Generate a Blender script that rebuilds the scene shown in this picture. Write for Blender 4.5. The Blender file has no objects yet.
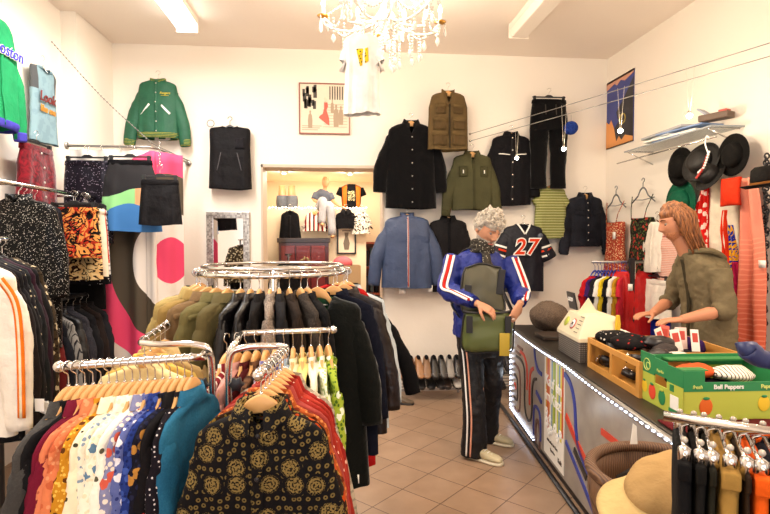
import bpy, math, random
from mathutils import Vector, Matrix, noise
R = math.radians
PI = math.pi
SC = bpy.context.scene
COL = SC.collection
# ------------------------------------------------------------------ camera
TH = R(5.2)                 # the lens looks 5.2 degrees to the right of the room's long axis
FPX, CH = 525.0, 1.63
PITCH = R(1.85)
cam_d = bpy.data.cameras.new('camera')
cam = bpy.data.objects.new('camera', cam_d); COL.objects.link(cam)
cam_d.lens = FPX / 770 * 36; cam_d.sensor_width = 36
cam.location = (0, 0, CH)
cam.rotation_euler = (PI/2 - PITCH, 0, -TH)
cam_d.dof.use_dof = False
SC.camera = cam
VS = SC.view_settings
VS.view_transform = 'Standard'; VS.look = 'None'; VS.gamma = 1; VS.use_curve_mapping = False
VS.exposure = 0.16
try:
    SC.cycles.max_bounces = 7; SC.cycles.diffuse_bounces = 4; SC.cycles.glossy_bounces = 3
    SC.cycles.transmission_bounces = 5; SC.cycles.sample_clamp_indirect = 4
    SC.cycles.use_denoising = True
except Exception: pass
# ------------------------------------------------------------------ world and large lights
W = bpy.data.worlds.new('world'); SC.world = W; W.use_nodes = True
W.node_tree.nodes['Background'].inputs[0].default_value = (0.75, 0.85, 1.0, 1)
W.node_tree.nodes['Background'].inputs[1].default_value = 1.0
def area(name, loc, rot, sx, sy, power, col):
    l = bpy.data.lights.new(name, 'AREA'); l.shape = 'RECTANGLE'; l.size = sx; l.size_y = sy
    l.energy = power; l.color = col
    o = bpy.data.objects.new(name, l); COL.objects.link(o); o.location = loc; o.rotation_euler = rot
    return o
def point(name, loc, power, col, r=.03):
    l = bpy.data.lights.new(name, 'POINT'); l.energy = power; l.color = col; l.shadow_soft_size = r
    o = bpy.data.objects.new(name, l); COL.objects.link(o); o.location = loc
    return o
WARM = (1.0, .80, .60); NEUT = (1.0, .95, .88)
area('shop_window_daylight', (-.4, -2.9, 1.7), (R(90), 0, 0), 4.4, 2.4, 58, (.92, .96, 1.0))
area('ceiling_lamp_light', (-1.37, 3.0, 3.46), (0, 0, 0), .16, 3.4, 95, (1, .97, .93))
area('front_fill_light', (.3, -.6, 3.5), (0, 0, 0), .5, .5, 48, WARM)  # warm fill added behind the camera, stands for no known lamp
area('counter_fill_light', (2.0, 1.4, 3.3), (0, R(12), 0), .4, .4, 50, WARM)  # warm fill added out of view above the counter, no fixture there
area('back_room_light', (.1, 6.5, 2.5), (0, 0, 0), 1.6, .5, 38, (1, .85, .68))
area('back_room_ledge_fill', (0, 7.85, 2.52), (0, 0, 0), 1.8, .4, 13, (1, .88, .72))  # extra light without a fixture, added to brighten the far wall above the ledge
# ------------------------------------------------------------------ frame helpers
FW = Vector((math.sin(TH), math.cos(TH), 0)); RT = Vector((math.cos(TH), -math.sin(TH), 0))
CO = Vector((0, 0, CH))
FWP = FW*math.cos(PITCH) + Vector((0, 0, -math.sin(PITCH))); UPP = Vector((0, 0, math.cos(PITCH))) + FW*math.sin(PITCH)
def ray(px, py): return FWP + RT*((px-385)/FPX) + UPP*((257-py)/FPX)
def onY(px, py, Y): d = ray(px, py); return CO + d*(Y/d.y)
def onX(px, py, X): d = ray(px, py); return CO + d*(X/d.x)
def onZ(px, py, Z): d = ray(px, py); return CO + d*((Z-CH)/d.z)
def atD(px, py, D): d = ray(px, py); return CO + d*(D/d.dot(FW))
def cw(x, D, z): return Vector((x*RT.x + D*FW.x, x*RT.y + D*FW.y, z))
def depth(p): return (p-CO).dot(FW)
# ------------------------------------------------------------------ materials
def hexc(h):
    h = h.lstrip('#'); c = [int(h[i:i+2], 16)/255 for i in (0, 2, 4)]
    return tuple((x/12.92 if x <= .04045 else ((x+.055)/1.055)**2.4) for x in c) + (1,)
_M = {}
def dye(h): c = hexc(h); return tuple(x**1.22 for x in c[:3]) + (1,)
class NT:
    def __init__(s, name):
        s.m = bpy.data.materials.new(name); s.m.use_nodes = True; s.t = s.m.node_tree; s.b = s.t.nodes['Principled BSDF']
    def n(s, typ, **k):
        x = s.t.nodes.new(typ)
        for a, v in k.items(): setattr(x, a, v)
        return x
    def l(s, a, b): s.t.links.new(a, b)
    def coord(s, flat=False, scale=(1, 1, 1), rot=(0, 0, 0), out='Object'):
        tc = s.n('ShaderNodeTexCoord'); o = tc.outputs[out]
        if flat:
            sp = s.n('ShaderNodeSeparateXYZ'); cb = s.n('ShaderNodeCombineXYZ'); s.l(o, sp.inputs[0])
            s.l(sp.outputs[0], cb.inputs[0]); s.l(sp.outputs[2], cb.inputs[1]); o = cb.outputs[0]
        mp = s.n('ShaderNodeMapping'); mp.inputs['Scale'].default_value = scale; mp.inputs['Rotation'].default_value = rot
        s.l(o, mp.inputs[0]); return mp.outputs[0]
    def math(s, op, a, b=None, c=None):
        x = s.n('ShaderNodeMath', operation=op)
        for i, v in enumerate((a, b, c)):
            if v is None: continue
            if isinstance(v, (int, float)): x.inputs[i].default_value = v
            else: s.l(v, x.inputs[i])
        return x.outputs[0]
    def ramp(s, fac, stops, const=True):
        r = s.n('ShaderNodeValToRGB'); r.color_ramp.interpolation = 'CONSTANT' if const else 'LINEAR'
        e = r.color_ramp.elements
        e[0].position = stops[0][0]; e[0].color = stops[0][1]; e[1].position = stops[1][0]; e[1].color = stops[1][1]
        for p, c in stops[2:]: q = e.new(p); q.color = c
        s.l(fac, r.inputs[0]); return r.outputs[0]
    def mix(s, fac, a, b, mode='MIX'):
        x = s.n('ShaderNodeMix', data_type='RGBA', blend_type=mode)
        for i, v in ((0, fac), (6, a), (7, b)):
            if isinstance(v, (int, float)): x.inputs[i].default_value = v
            elif isinstance(v, tuple): x.inputs[i].default_value = v
            else: s.l(v, x.inputs[i])
        return x.outputs[2]
    def noise(s, v, scale, detail=3, dist=0, out=0):
        x = s.n('ShaderNodeTexNoise'); x.inputs['Scale'].default_value = scale; x.inputs['Detail'].default_value = detail
        x.inputs['Distortion'].default_value = dist; s.l(v, x.inputs['Vector']); return x.outputs[out]
    def vor(s, v, scale, out=0, feat='F1', rnd=1.0, dim='3D'):
        x = s.n('ShaderNodeTexVoronoi', feature=feat, voronoi_dimensions=dim); x.inputs['Scale'].default_value = scale
        x.inputs['Randomness'].default_value = rnd; s.l(v, x.inputs['Vector']); return x.outputs[out]
    def bump(s, h, strength=.3, dist=.004):
        x = s.n('ShaderNodeBump'); x.inputs['Strength'].default_value = strength; x.inputs['Distance'].default_value = dist
        s.l(h, x.inputs['Height']); s.l(x.outputs[0], s.b.inputs['Normal'])
    def base(s, c):
        if isinstance(c, tuple): s.b.inputs['Base Color'].default_value = c
        else: s.l(c, s.b.inputs['Base Color'])
def cloth(c, kind='plain', c2='#ffffff', c3=None, sc=1.0, rough=.85, sheen=0.0):
    key = (c, kind, c2, c3, sc, rough, sheen)
    if key in _M: return _M[key]
    t = NT('cloth_' + kind); a = dye(c); b = dye(c2); d = dye(c3 or c2)
    t.b.inputs['Specular IOR Level'].default_value = .18 if rough > .6 else .4
    v3 = t.coord(); v2 = t.coord(flat=True)
    t.b.inputs['Roughness'].default_value = rough
    if sheen: t.b.inputs['Sheen Weight'].default_value = sheen; t.b.inputs['Sheen Roughness'].default_value = .4
    col = a
    if kind == 'plain':
        n = t.noise(v3, 9, 4); col = t.ramp(n, [(.3, tuple(x*.86 for x in a[:3])+(1,)), (.7, tuple(min(1, x*1.08) for x in a[:3])+(1,))], False)
    elif kind == 'dots':
        f = t.vor(v3, 45*sc, rnd=.15); col = t.mix(t.math('LESS_THAN', f, .22), a, b)
    elif kind == 'sparse':
        f = t.vor(v3, 26*sc, rnd=.8); col = t.mix(t.math('LESS_THAN', f, .2), a, b)
    elif kind == 'floral':
        nn = t.noise(v3, 80*sc, 2); f = t.vor(v3, 27*sc, rnd=.9); f2 = t.math('ADD', f, t.math('MULTIPLY', nn, .35))
        g = t.vor(v3, 60*sc, rnd=.9); col = t.mix(t.math('LESS_THAN', g, .36), a, d)
        col = t.mix(t.math('LESS_THAN', f2, .52), col, b)
    elif kind == 'dahlia':
        f = t.vor(v2, 12*sc, rnd=.6, dim='2D'); nn = t.noise(v2, 150, 3)
        pet = t.math('SINE', t.math('MULTIPLY', f, 60)); k = t.math('ADD', t.math('MULTIPLY', pet, .07), nn)
        blossom = t.math('MULTIPLY', t.math('LESS_THAN', t.math('ADD', f, t.math('MULTIPLY', nn, .3)), .47), t.math('GREATER_THAN', k, .47))
        g = t.vor(v2, 42*sc, rnd=.5, dim='2D'); ringd = t.math('LESS_THAN', t.math('ABSOLUTE', t.math('SUBTRACT', g, .2)), .09)
        far = t.math('GREATER_THAN', f, .44)
        col = t.mix(t.math('MULTIPLY', ringd, far), a, d); col = t.mix(blossom, col, b)
    elif kind == 'swirl':
        w = t.noise(v2, 7*sc, 1, 2.5); w2 = t.noise(v2, 11*sc, 1, 3.5)
        col = t.ramp(w, [(0, a), (.42, b), (.5, d), (.6, a)]); col = t.mix(t.math('GREATER_THAN', w2, .62), col, d)
    elif kind in ('hstripe', 'vstripe'):
        sp = t.n('ShaderNodeSeparateXYZ'); t.l(v3, sp.inputs[0]); ch = sp.outputs[2 if kind == 'hstripe' else 0]
        f = t.math('FRACT', t.math('MULTIPLY', ch, 22*sc)); col = t.ramp(f, [(0, a), (.55, b), (.8, d)])
    elif kind == 'plaid':
        sp = t.n('ShaderNodeSeparateXYZ'); t.l(v3, sp.inputs[0])
        fx = t.math('LESS_THAN', t.math('FRACT', t.math('MULTIPLY', sp.outputs[0], 16*sc)), .3)
        fz = t.math('LESS_THAN', t.math('FRACT', t.math('MULTIPLY', sp.outputs[2], 16*sc)), .3)
        col = t.mix(t.math('MULTIPLY', t.math('ADD', fx, fz), .5), a, b)
    elif kind == 'tweed':
        n = t.noise(v3, 220, 2); col = t.ramp(n, [(.42, a), (.58, b)], False)
    elif kind == 'sequin':
        cl = t.vor(v3, 330*sc, out=1); sp = t.n('ShaderNodeSeparateColor'); t.l(cl, sp.inputs[0])
        col = t.mix(t.math('GREATER_THAN', sp.outputs[0], .955), a, b)
        t.b.inputs['Metallic'].default_value = .3; t.b.inputs['Roughness'].default_value = .35
    elif kind == 'crushed':
        n = t.noise(v3, 16, 4, 2); col = t.ramp(n, [(.38, a), (.66, b)], False)
    elif kind == 'washed':
        n = t.noise(v3, 6, 5); m = t.noise(v3, 180, 1); col = t.ramp(t.math('ADD', t.math('MULTIPLY', n, .7), t.math('MULTIPLY', m, .3)), [(.38, a), (.66, b)], False)
    t.base(col)
    if kind != 'sequin':
        h = t.noise(v3, 26, 4); t.bump(h, .5, .014)
    _M[key] = t.m; return t.m
def plain(name, c, rough=.5, metal=0.0, emit=0, ecol=None, coat=0, trans=0, bump=0, bscale=60, var=0):
    key = ('p', name, c, rough, metal, emit, coat, trans)
    if key in _M: return _M[key]
    t = NT(name); b = t.b; b.inputs['Roughness'].default_value = rough; b.inputs['Metallic'].default_value = metal
    a = hexc(c); t.base(a)
    if var: t.base(t.ramp(t.noise(t.coord(), bscale/4, 4), [(.3, tuple(x*(1-var) for x in a[:3])+(1,)), (.7, tuple(min(1, x*(1+var*.5)) for x in a[:3])+(1,))], False))
    b.inputs['Coat Weight'].default_value = coat; b.inputs['Transmission Weight'].default_value = trans
    if emit: b.inputs['Emission Color'].default_value = hexc(ecol or c); b.inputs['Emission Strength'].default_value = emit
    if bump: t.bump(t.noise(t.coord(), bscale, 4), bump, .006)
    _M[key] = t.m; return t.m
CHROME = plain('chrome', '#d9d6d2', .16, 1.0)
STEEL = plain('steel', '#a8a4a0', .35, .9)
WOODH = plain('hanger_wood', '#d6a364', .45, var=.15, bscale=40)
BLKP = plain('black_plastic', '#17161a', .4)
GREYP = plain('grey_plastic', '#5a5c60', .45)
BLUEP = plain('blue_plastic', '#2f3a96', .4)
WHITE = plain('white_paper', '#f4f1ea', .7)
BUTTON = plain('button_metal', '#cfcac0', .3, .6)
# ------------------------------------------------------------------ mesh builder
def frame_of(d):
    d = d.normalized(); u = Vector((0, 0, 1)) if abs(d.z) < .9 else Vector((0, 1, 0))
    x = d.cross(u).normalized(); return x, x.cross(d).normalized()
def smooth_path(pts, k=4):
    pts = [Vector(p) for p in pts]
    if len(pts) < 3: return pts
    out = []
    for i in range(len(pts)-1):
        p0 = pts[max(i-1, 0)]; p1 = pts[i]; p2 = pts[i+1]; p3 = pts[min(i+2, len(pts)-1)]
        for j in range(k):
            t = j/k; out.append(.5*((2*p1)+(p2-p0)*t+(2*p0-5*p1+4*p2-p3)*t*t+(3*p1-p0-3*p2+p3)*t**3))
    return out+[pts[-1]]
def resample(vals, n):
    m = len(vals)-1; out = []
    for i in range(n):
        f = i/(n-1)*m; k = min(int(f), m-1); out.append(vals[k]+(vals[k+1]-vals[k])*(f-k))
    return out
class MB:
    def __init__(s): s.v = []; s.f = []; s.uv = None
    def add(s, vs, fs):
        o = len(s.v); s.v += [tuple(v) for v in vs]; s.f += [tuple(i+o for i in f) for f in fs]; return s
    def box(s, x0, x1, y0, y1, z0, z1):
        return s.add([(x, y, z) for z in (z0, z1) for y in (y0, y1) for x in (x0, x1)],
                     [(0, 2, 3, 1), (4, 5, 7, 6), (0, 1, 5, 4), (2, 6, 7, 3), (0, 4, 6, 2), (1, 3, 7, 5)])
    def cbox(s, c, sz, rot=None):
        M = rot.to_matrix() if rot is not None and hasattr(rot, 'to_matrix') else rot
        vs = []
        for z in (-.5, .5):
            for y in (-.5, .5):
                for x in (-.5, .5):
                    p = Vector((x*sz[0], y*sz[1], z*sz[2])); vs.append(Vector(c)+((M @ p) if M else p))
        return s.add(vs, [(0, 2, 3, 1), (4, 5, 7, 6), (0, 1, 5, 4), (2, 6, 7, 3), (0, 4, 6, 2), (1, 3, 7, 5)])
    def loft(s, rings, cap0=False, cap1=False, closed=True):
        n = len(rings[0]); vs = [p for r in rings for p in r]; fs = []
        for i in range(len(rings)-1):
            for j in range(n if closed else n-1):
                a = i*n+j; b = i*n+(j+1) % n; fs.append((a, b, b+n, a+n))
        if cap0: fs.append(tuple(range(n))[::-1])
        if cap1: fs.append(tuple((len(rings)-1)*n+j for j in range(n)))
        return s.add(vs, fs)
    def tube(s, pts, r, n=8, cap=True, flat=1.0, k=0, ref=None):
        pts = [Vector(p) for p in pts]
        if k: pts = smooth_path(pts, k)
        rs = resample(list(r), len(pts)) if isinstance(r, (list, tuple)) else [r]*len(pts)
        x = None; rings = []
        for i, p in enumerate(pts):
            d = (pts[min(i+1, len(pts)-1)]-pts[max(i-1, 0)])
            if d.length < 1e-9: d = Vector((0, 0, 1))
            d.normalize()
            if x is None:
                x = (Vector(ref)-d*Vector(ref).dot(d)).normalized() if ref else frame_of(d)[0]
            else: x = (x-d*x.dot(d)).normalized()
            y = d.cross(x)
            rings.append([p+x*(rs[i]*math.cos(2*PI*j/n))+y*(rs[i]*flat*math.sin(2*PI*j/n)) for j in range(n)])
        return s.loft(rings, cap, cap)
    def lathe(s, prof, n=16, c=(0, 0, 0), M=None):
        c = Vector(c); rings = []
        for r, z in prof:
            ring = [Vector((r*math.cos(2*PI*j/n), r*math.sin(2*PI*j/n), z)) for j in range(n)]
            rings.append([c+((M @ p) if M else p) for p in ring])
        return s.loft(rings, prof[0][0] > 1e-6, prof[-1][0] > 1e-6)
    def sphere(s, c, r, nu=14, nv=9, M=None):
        if not isinstance(r, (tuple, list)): r = (r, r, r)
        c = Vector(c); rings = []
        for i in range(nv+1):
            a = -PI/2+PI*i/nv
            ring = [Vector((r[0]*max(math.cos(a), .001)*math.cos(2*PI*j/nu), r[1]*max(math.cos(a), .001)*math.sin(2*PI*j/nu), r[2]*math.sin(a))) for j in range(nu)]
            rings.append([c+((M @ p) if M else p) for p in ring])
        return s.loft(rings, True, True)
    def prism(s, poly, y0, y1, M=None, c=(0, 0, 0)):
        n = len(poly); c = Vector(c)
        vs = [Vector((x, y, z)) for y in (y0, y1) for x, z in poly]; vs = [c+((M @ p) if M else p) for p in vs]
        return s.add(vs, [tuple(range(n)), tuple(range(2*n-1, n-1, -1))]+[(i, i+n, (i+1) % n+n, (i+1) % n) for i in range(n)])
    def torus(s, c, R0, r, n=32, m=8, M=None, a0=0, a1=2*PI):
        c = Vector(c); full = abs(a1-a0-2*PI) < 1e-6; rings = []
        for i in range(n if full else n+1):
            a = a0+(a1-a0)*i/n
            ring = [Vector(((R0+r*math.cos(b))*math.cos(a), (R0+r*math.cos(b))*math.sin(a), r*math.sin(b))) for b in [2*PI*j/m for j in range(m)]]
            rings.append([c+((M @ p) if M else p) for p in ring])
        if full: rings.append(rings[0])
        return s.loft(rings)
    def grid(s, fn, nu, nv):
        vs = [fn(i/nu, j/nv) for j in range(nv+1) for i in range(nu+1)]
        return s.add(vs, [(j*(nu+1)+i, j*(nu+1)+i+1, (j+1)*(nu+1)+i+1, (j+1)*(nu+1)+i) for j in range(nv) for i in range(nu)])
    def build(s, name, m, parent=None, smooth=True, solid=0, bevel=0, sub=0, remesh=0, uvs=None, loc=None, rotz=None, offs=0, lap=0):
        me = bpy.data.meshes.new(name); me.from_pydata(s.v, [], s.f); me.update()
        if smooth: me.polygons.foreach_set('use_smooth', [True]*len(me.polygons))
        if uvs:
            ul = me.uv_layers.new(name='uv')
            for lp in me.loops: ul.data[lp.index].uv = uvs[lp.vertex_index]
        me.materials.append(m)
        o = bpy.data.objects.new(name, me); COL.objects.link(o)
        if parent: o.parent = parent
        if loc is not None: o.location = loc
        if rotz is not None: o.rotation_euler = (0, 0, rotz)
        if remesh:
            q = o.modifiers.new('r', 'REMESH'); q.mode = 'VOXEL'; q.voxel_size = remesh; q.use_smooth_shade = True
            if lap: q = o.modifiers.new('s', 'SMOOTH'); q.iterations = lap; q.factor = .5
        if solid: q = o.modifiers.new('t', 'SOLIDIFY'); q.thickness = solid; q.offset = offs
        if bevel: q = o.modifiers.new('b', 'BEVEL'); q.width = bevel; q.segments = 2; q.limit_method = 'ANGLE'
        if sub: q = o.modifiers.new('u', 'SUBSURF'); q.levels = sub; q.render_levels = sub
        return o
def empty(name, loc=(0, 0, 0), rotz=0, label=None, cat=None, group=None):
    o = bpy.data.objects.new(name, None); COL.objects.link(o); o.location = loc; o.rotation_euler = (0, 0, rotz)
    o.empty_display_size = .1
    if label: tag(o, label, cat, group)
    return o
def tag(o, label, cat, group=None):
    o['label'] = label; o['category'] = cat
    if group: o['group'] = group
    return o
def struct(o): o['kind'] = 'structure'; return o
def kids(o): return [c for c in bpy.data.objects if c.parent == o]
def copy_tree(o, parent=None):
    c = o.copy(); COL.objects.link(c)
    if parent: c.parent = parent
    for k in kids(o): copy_tree(k, c)
    return c
# ------------------------------------------------------------------ the room
XL, XL2, XR, YB, YF, ZC = -2.39, -2.26, 2.97, 5.6, -3.0, 3.62
def wallmat(name, c, rough=.85):
    t = NT(name); a = hexc(c); v = t.coord(out='Object')
    t.base(t.ramp(t.noise(v, 1.3, 5), [(.3, tuple(x*.97 for x in a[:3])+(1,)), (.7, a)], False)); t.b.inputs['Roughness'].default_value = rough
    t.bump(t.noise(v, 30, 5), .12, .01); return t.m
M_WALL = wallmat('wall_paint', '#f3e9dc'); M_CEIL = wallmat('ceiling_paint', '#f6e9dc')
M_BACK = wallmat('back_room_paint', '#f0ddc0')
def floormat():
    t = NT('floor_tiles'); v = t.coord(rot=(0, 0, R(45)), out='Object')
    b = t.n('ShaderNodeTexBrick'); b.offset = 0; b.squash = 1; t.l(v, b.inputs['Vector'])
    b.inputs['Scale'].default_value = 1; b.inputs['Brick Width'].default_value = .297; b.inputs['Row Height'].default_value = .297
    b.inputs['Mortar Size'].default_value = .0035; b.inputs['Mortar Smooth'].default_value = .1; b.inputs['Bias'].default_value = 0
    b.inputs['Color1'].default_value = hexc('#a18369'); b.inputs['Color2'].default_value = hexc('#957860'); b.inputs['Mortar'].default_value = hexc('#5c4433')
    n = t.noise(t.coord(), 5, 5); c = t.mix(.35, b.outputs[0], t.ramp(n, [(.3, hexc('#7d634d')), (.7, hexc('#a98d74'))], False))
    c = t.mix(b.outputs[1], c, hexc('#5c4433'))
    t.base(c); t.b.inputs['Roughness'].default_value = .32; t.b.inputs['Specular IOR Level'].default_value = .4
    bm = t.n('ShaderNodeBump'); bm.invert = True; bm.inputs['Strength'].default_value = .4; bm.inputs['Distance'].default_value = .002
    t.l(b.outputs[1], bm.inputs['Height']); t.l(bm.outputs[0], t.b.inputs['Normal']); return t.m
struct(MB().box(XL-.3, XR+.3, YF-.1, 9.2, -.1, 0).build('floor', floormat(), smooth=False))
struct(MB().box(XL-.3, XR+.3, YF-.1, YB+.3, ZC, ZC+.15).build('ceiling', M_CEIL, smooth=False))
struct(MB().box(XL-.3, XL, YF-.1, YB+.3, 0, ZC).box(XL, XL2, 4.86, YB+.3, 0, ZC).build('wall_left', M_WALL, smooth=False))
struct(MB().box(XR, XR+.3, YF-.1, YB+.3, 0, ZC).build('wall_right', M_WALL, smooth=False))
DX0, DX1, DZ = -.79, .50, 2.42
struct(MB().box(XL2, DX0, YB, YB+.3, 0, ZC).box(DX1, XR, YB, YB+.3, 0, ZC).box(DX0, DX1, YB, YB+.3, DZ, ZC).build('wall_back', M_WALL, smooth=False))
struct(MB().box(XL, -2.2, YF-.1, YF, 0, ZC).box(2.2, XR, YF-.1, YF, 0, ZC).box(-2.2, 2.2, YF-.1, YF, 0, .5).box(-2.2, 2.2, YF-.1, YF, 2.9, ZC).build('wall_front', M_WALL, smooth=False))
w = MB()
for x in (-2.2, -.75, .7, 2.14): w.box(x, x+.06, YF-.08, YF-.02, .5, 2.9)
w.box(-2.2, 2.2, YF-.08, YF-.02, .5, .56).box(-2.2, 2.2, YF-.08, YF-.02, 2.84, 2.9)
struct(w.build('window_1', plain('window_frame_paint', '#e8e4dc', .4), smooth=False))
# door casing of the opening to the back room
cs = MB(); cs.box(DX0-.0, DX0+.02, YB-.012, YB+.31, 0, DZ).box(DX1-.02, DX1, YB-.012, YB+.31, 0, DZ).box(DX0, DX1, YB-.012, YB+.31, DZ-.03, DZ)
struct(cs.build('trim_1', plain('door_casing_paint', '#c9b5a0', .5), smooth=False))
# ---------------- back room
BRY, BZ = 7.3, 2.55
struct(MB().box(-1.6, -1.5, YB+.3, 9.1, 0, BZ).build('wall_1', M_BACK, smooth=False))
struct(MB().box(1.5, 1.6, YB+.3, 9.1, 0, BZ).build('wall_2', M_BACK, smooth=False))
struct(MB().box(-1.6, 1.6, 8.4, 8.5, 0, BZ).build('wall_3', M_BACK, smooth=False))
struct(MB().box(-1.6, 1.6, YB+.3, 9.1, BZ, BZ+.1).build('ceiling_back_room', M_BACK, smooth=False))
lx1 = onY(366, 210, BRY).x; lz = onY(320, 209, BRY).z
struct(MB().box(-1.5, lx1, BRY, 8.4, 0, lz).build('partition_wall', M_BACK, smooth=False))
for i, (px, py) in enumerate(((284, 172), (350, 173))):
    p = onZ(px, py, BZ-.012)
    if p.y > 8.3 or p.y < 6: p = Vector((onY(px, py, 7.0).x, 7.0, BZ-.012))
    r = empty('ceiling_spotlight', p, 0, ['round ceiling spotlight in the back room above the grey shorts', 'round ceiling spotlight in the back room above the orange waistcoat'][i], 'spotlight', 'spotlights in the back room ceiling')
    MB().lathe([(.0, .012), (.05, .012), (.05, -.01), (.035, -.02)], 16).build('ring', STEEL, r)
    point('spot_light', p+Vector((0, -.05, -.08)), 7, (1, .86, .68), .03)
    MB().lathe([(.0, -.018), (.03, -.022), (0, -.026)], 12).build('bulb', plain('spot_bulb', '#ffe9c8', .5, emit=25), r)
# LED garland on the ledge
g = empty('light_garland', (-1.4, BRY-.02, lz+.012), 0, 'string of tiny white lights running along the ledge behind the doorway', 'string lights')
gl = MB(); gb = MB(); n = 42
for i in range(n):
    x = i/(n-1)*(lx1+1.4); z = .006*math.sin(i*1.7); gb.sphere((x, -.004, z+.003), .011, 6, 4)
gl.tube([(i/40*(lx1+1.4), 0, .006*math.sin(i*1.7)) for i in range(41)], .003, 5)
gl.build('cable', WHITE, g); gb.build('bulbs', plain('garland_bulb', '#fff2dc', .5, emit=7), g)
# ------------------------------------------------------------------ hangers
def hook(mb, h=.075, r=.0018, y=0):
    mb.tube([(0, y, 0), (0, y, h*.4), (.004, y, h*.55), (.02, y, h*.72), (.018, y, h*.98), (0, y, h*1.08), (-.018, y, h*.95), (-.02, y, h*.8)], r, 6, k=3)
    return mb
_H = {}
def hanger(kind, at, rotz, label, group, hw=.2, tilt=0):
    """the origin is the top of the hanger's middle; the hook rises above it"""
    key = (kind, round(hw, 2))
    if key not in _H:
        r = empty('clothes_hanger'); W_ = {'wood': WOODH, 'black': BLKP, 'grey': GREYP, 'blue': BLUEP, 'wire': CHROME, 'clip': BLKP}[kind]
        hook(MB(), .075, .002 if kind != 'grey' else .004).build('hook', CHROME if kind not in ('grey', 'blue') else W_, r)
        m = MB()
        if kind in ('wood', 'black', 'grey', 'blue'):
            th = .0095 if kind == 'wood' else .006; tk = .031 if kind == 'wood' else .013
            up = []; lo = []
            for i in range(33):
                x = -hw+2*hw*i/32; a = abs(x)/hw
                zt = -.055*min(1, abs(x)/.08)**1.5-.095*max(0, abs(x)-.045)/.155; w = tk*(1.25-.5*a)*(1 if kind != 'wood' else 1+.45*math.exp(-(x/.05)**2))
                up.append((x, zt)); lo.append((x, zt-w))
            rg = []
            for (x, zt), (_, zl) in zip(up, lo):
                tt = th*(.5+.5*math.exp(-(x/.06)**4)) if kind == 'wood' else th; rg.append([(x, -tt*.7, zt), (x, tt*.7, zt), (x, tt, zt-.006), (x, tt, zl+.006), (x, tt*.7, zl), (x, -tt*.7, zl), (x, -tt, zl+.006), (x, -tt, zt-.006)])
            m.loft(rg, True, True)
            if kind in ('grey', 'blue'): m.tube([(-hw*.97, 0, -.112), (0, 0, -.125), (hw*.97, 0, -.112)], .004, 6)
            m.build('shoulder_bar', W_, r)
            if kind == 'wood': MB().lathe([(0, -.004), (.005, -.004), (.005, .006), (0, .006)], 10).build('collar_ferrule', CHROME, r)
        elif kind == 'wire':
            m.tube([(0, 0, 0), (-hw, 0, -.1), (-hw*.9, 0, -.115), (hw*.9, 0, -.115), (hw, 0, -.1), (0, 0, 0)], .002, 6).build('shoulder_bar', CHROME, r)
        elif kind == 'clip':
            m.box(-hw, hw, -.005, .005, -.022, -.008); m.prism([(-.05, -.01), (-.02, .008), (.02, .008), (.05, -.01)], -.005, .005)
            m.build('bar', BLKP, r, smooth=False, bevel=.002)
            for sx in (-1, 1): MB().box(sx*hw*.88-.013, sx*hw*.88+.013, -.014, .014, -.06, -.004).build('clip', BLKP, r, smooth=False, bevel=.003)
        _H[key] = r; o = r
    else: o = copy_tree(_H[key])
    o.location = at; o.rotation_euler = (0, tilt, rotz); o['label'] = label; o['category'] = 'hanger'; o['group'] = group
    return o
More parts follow.
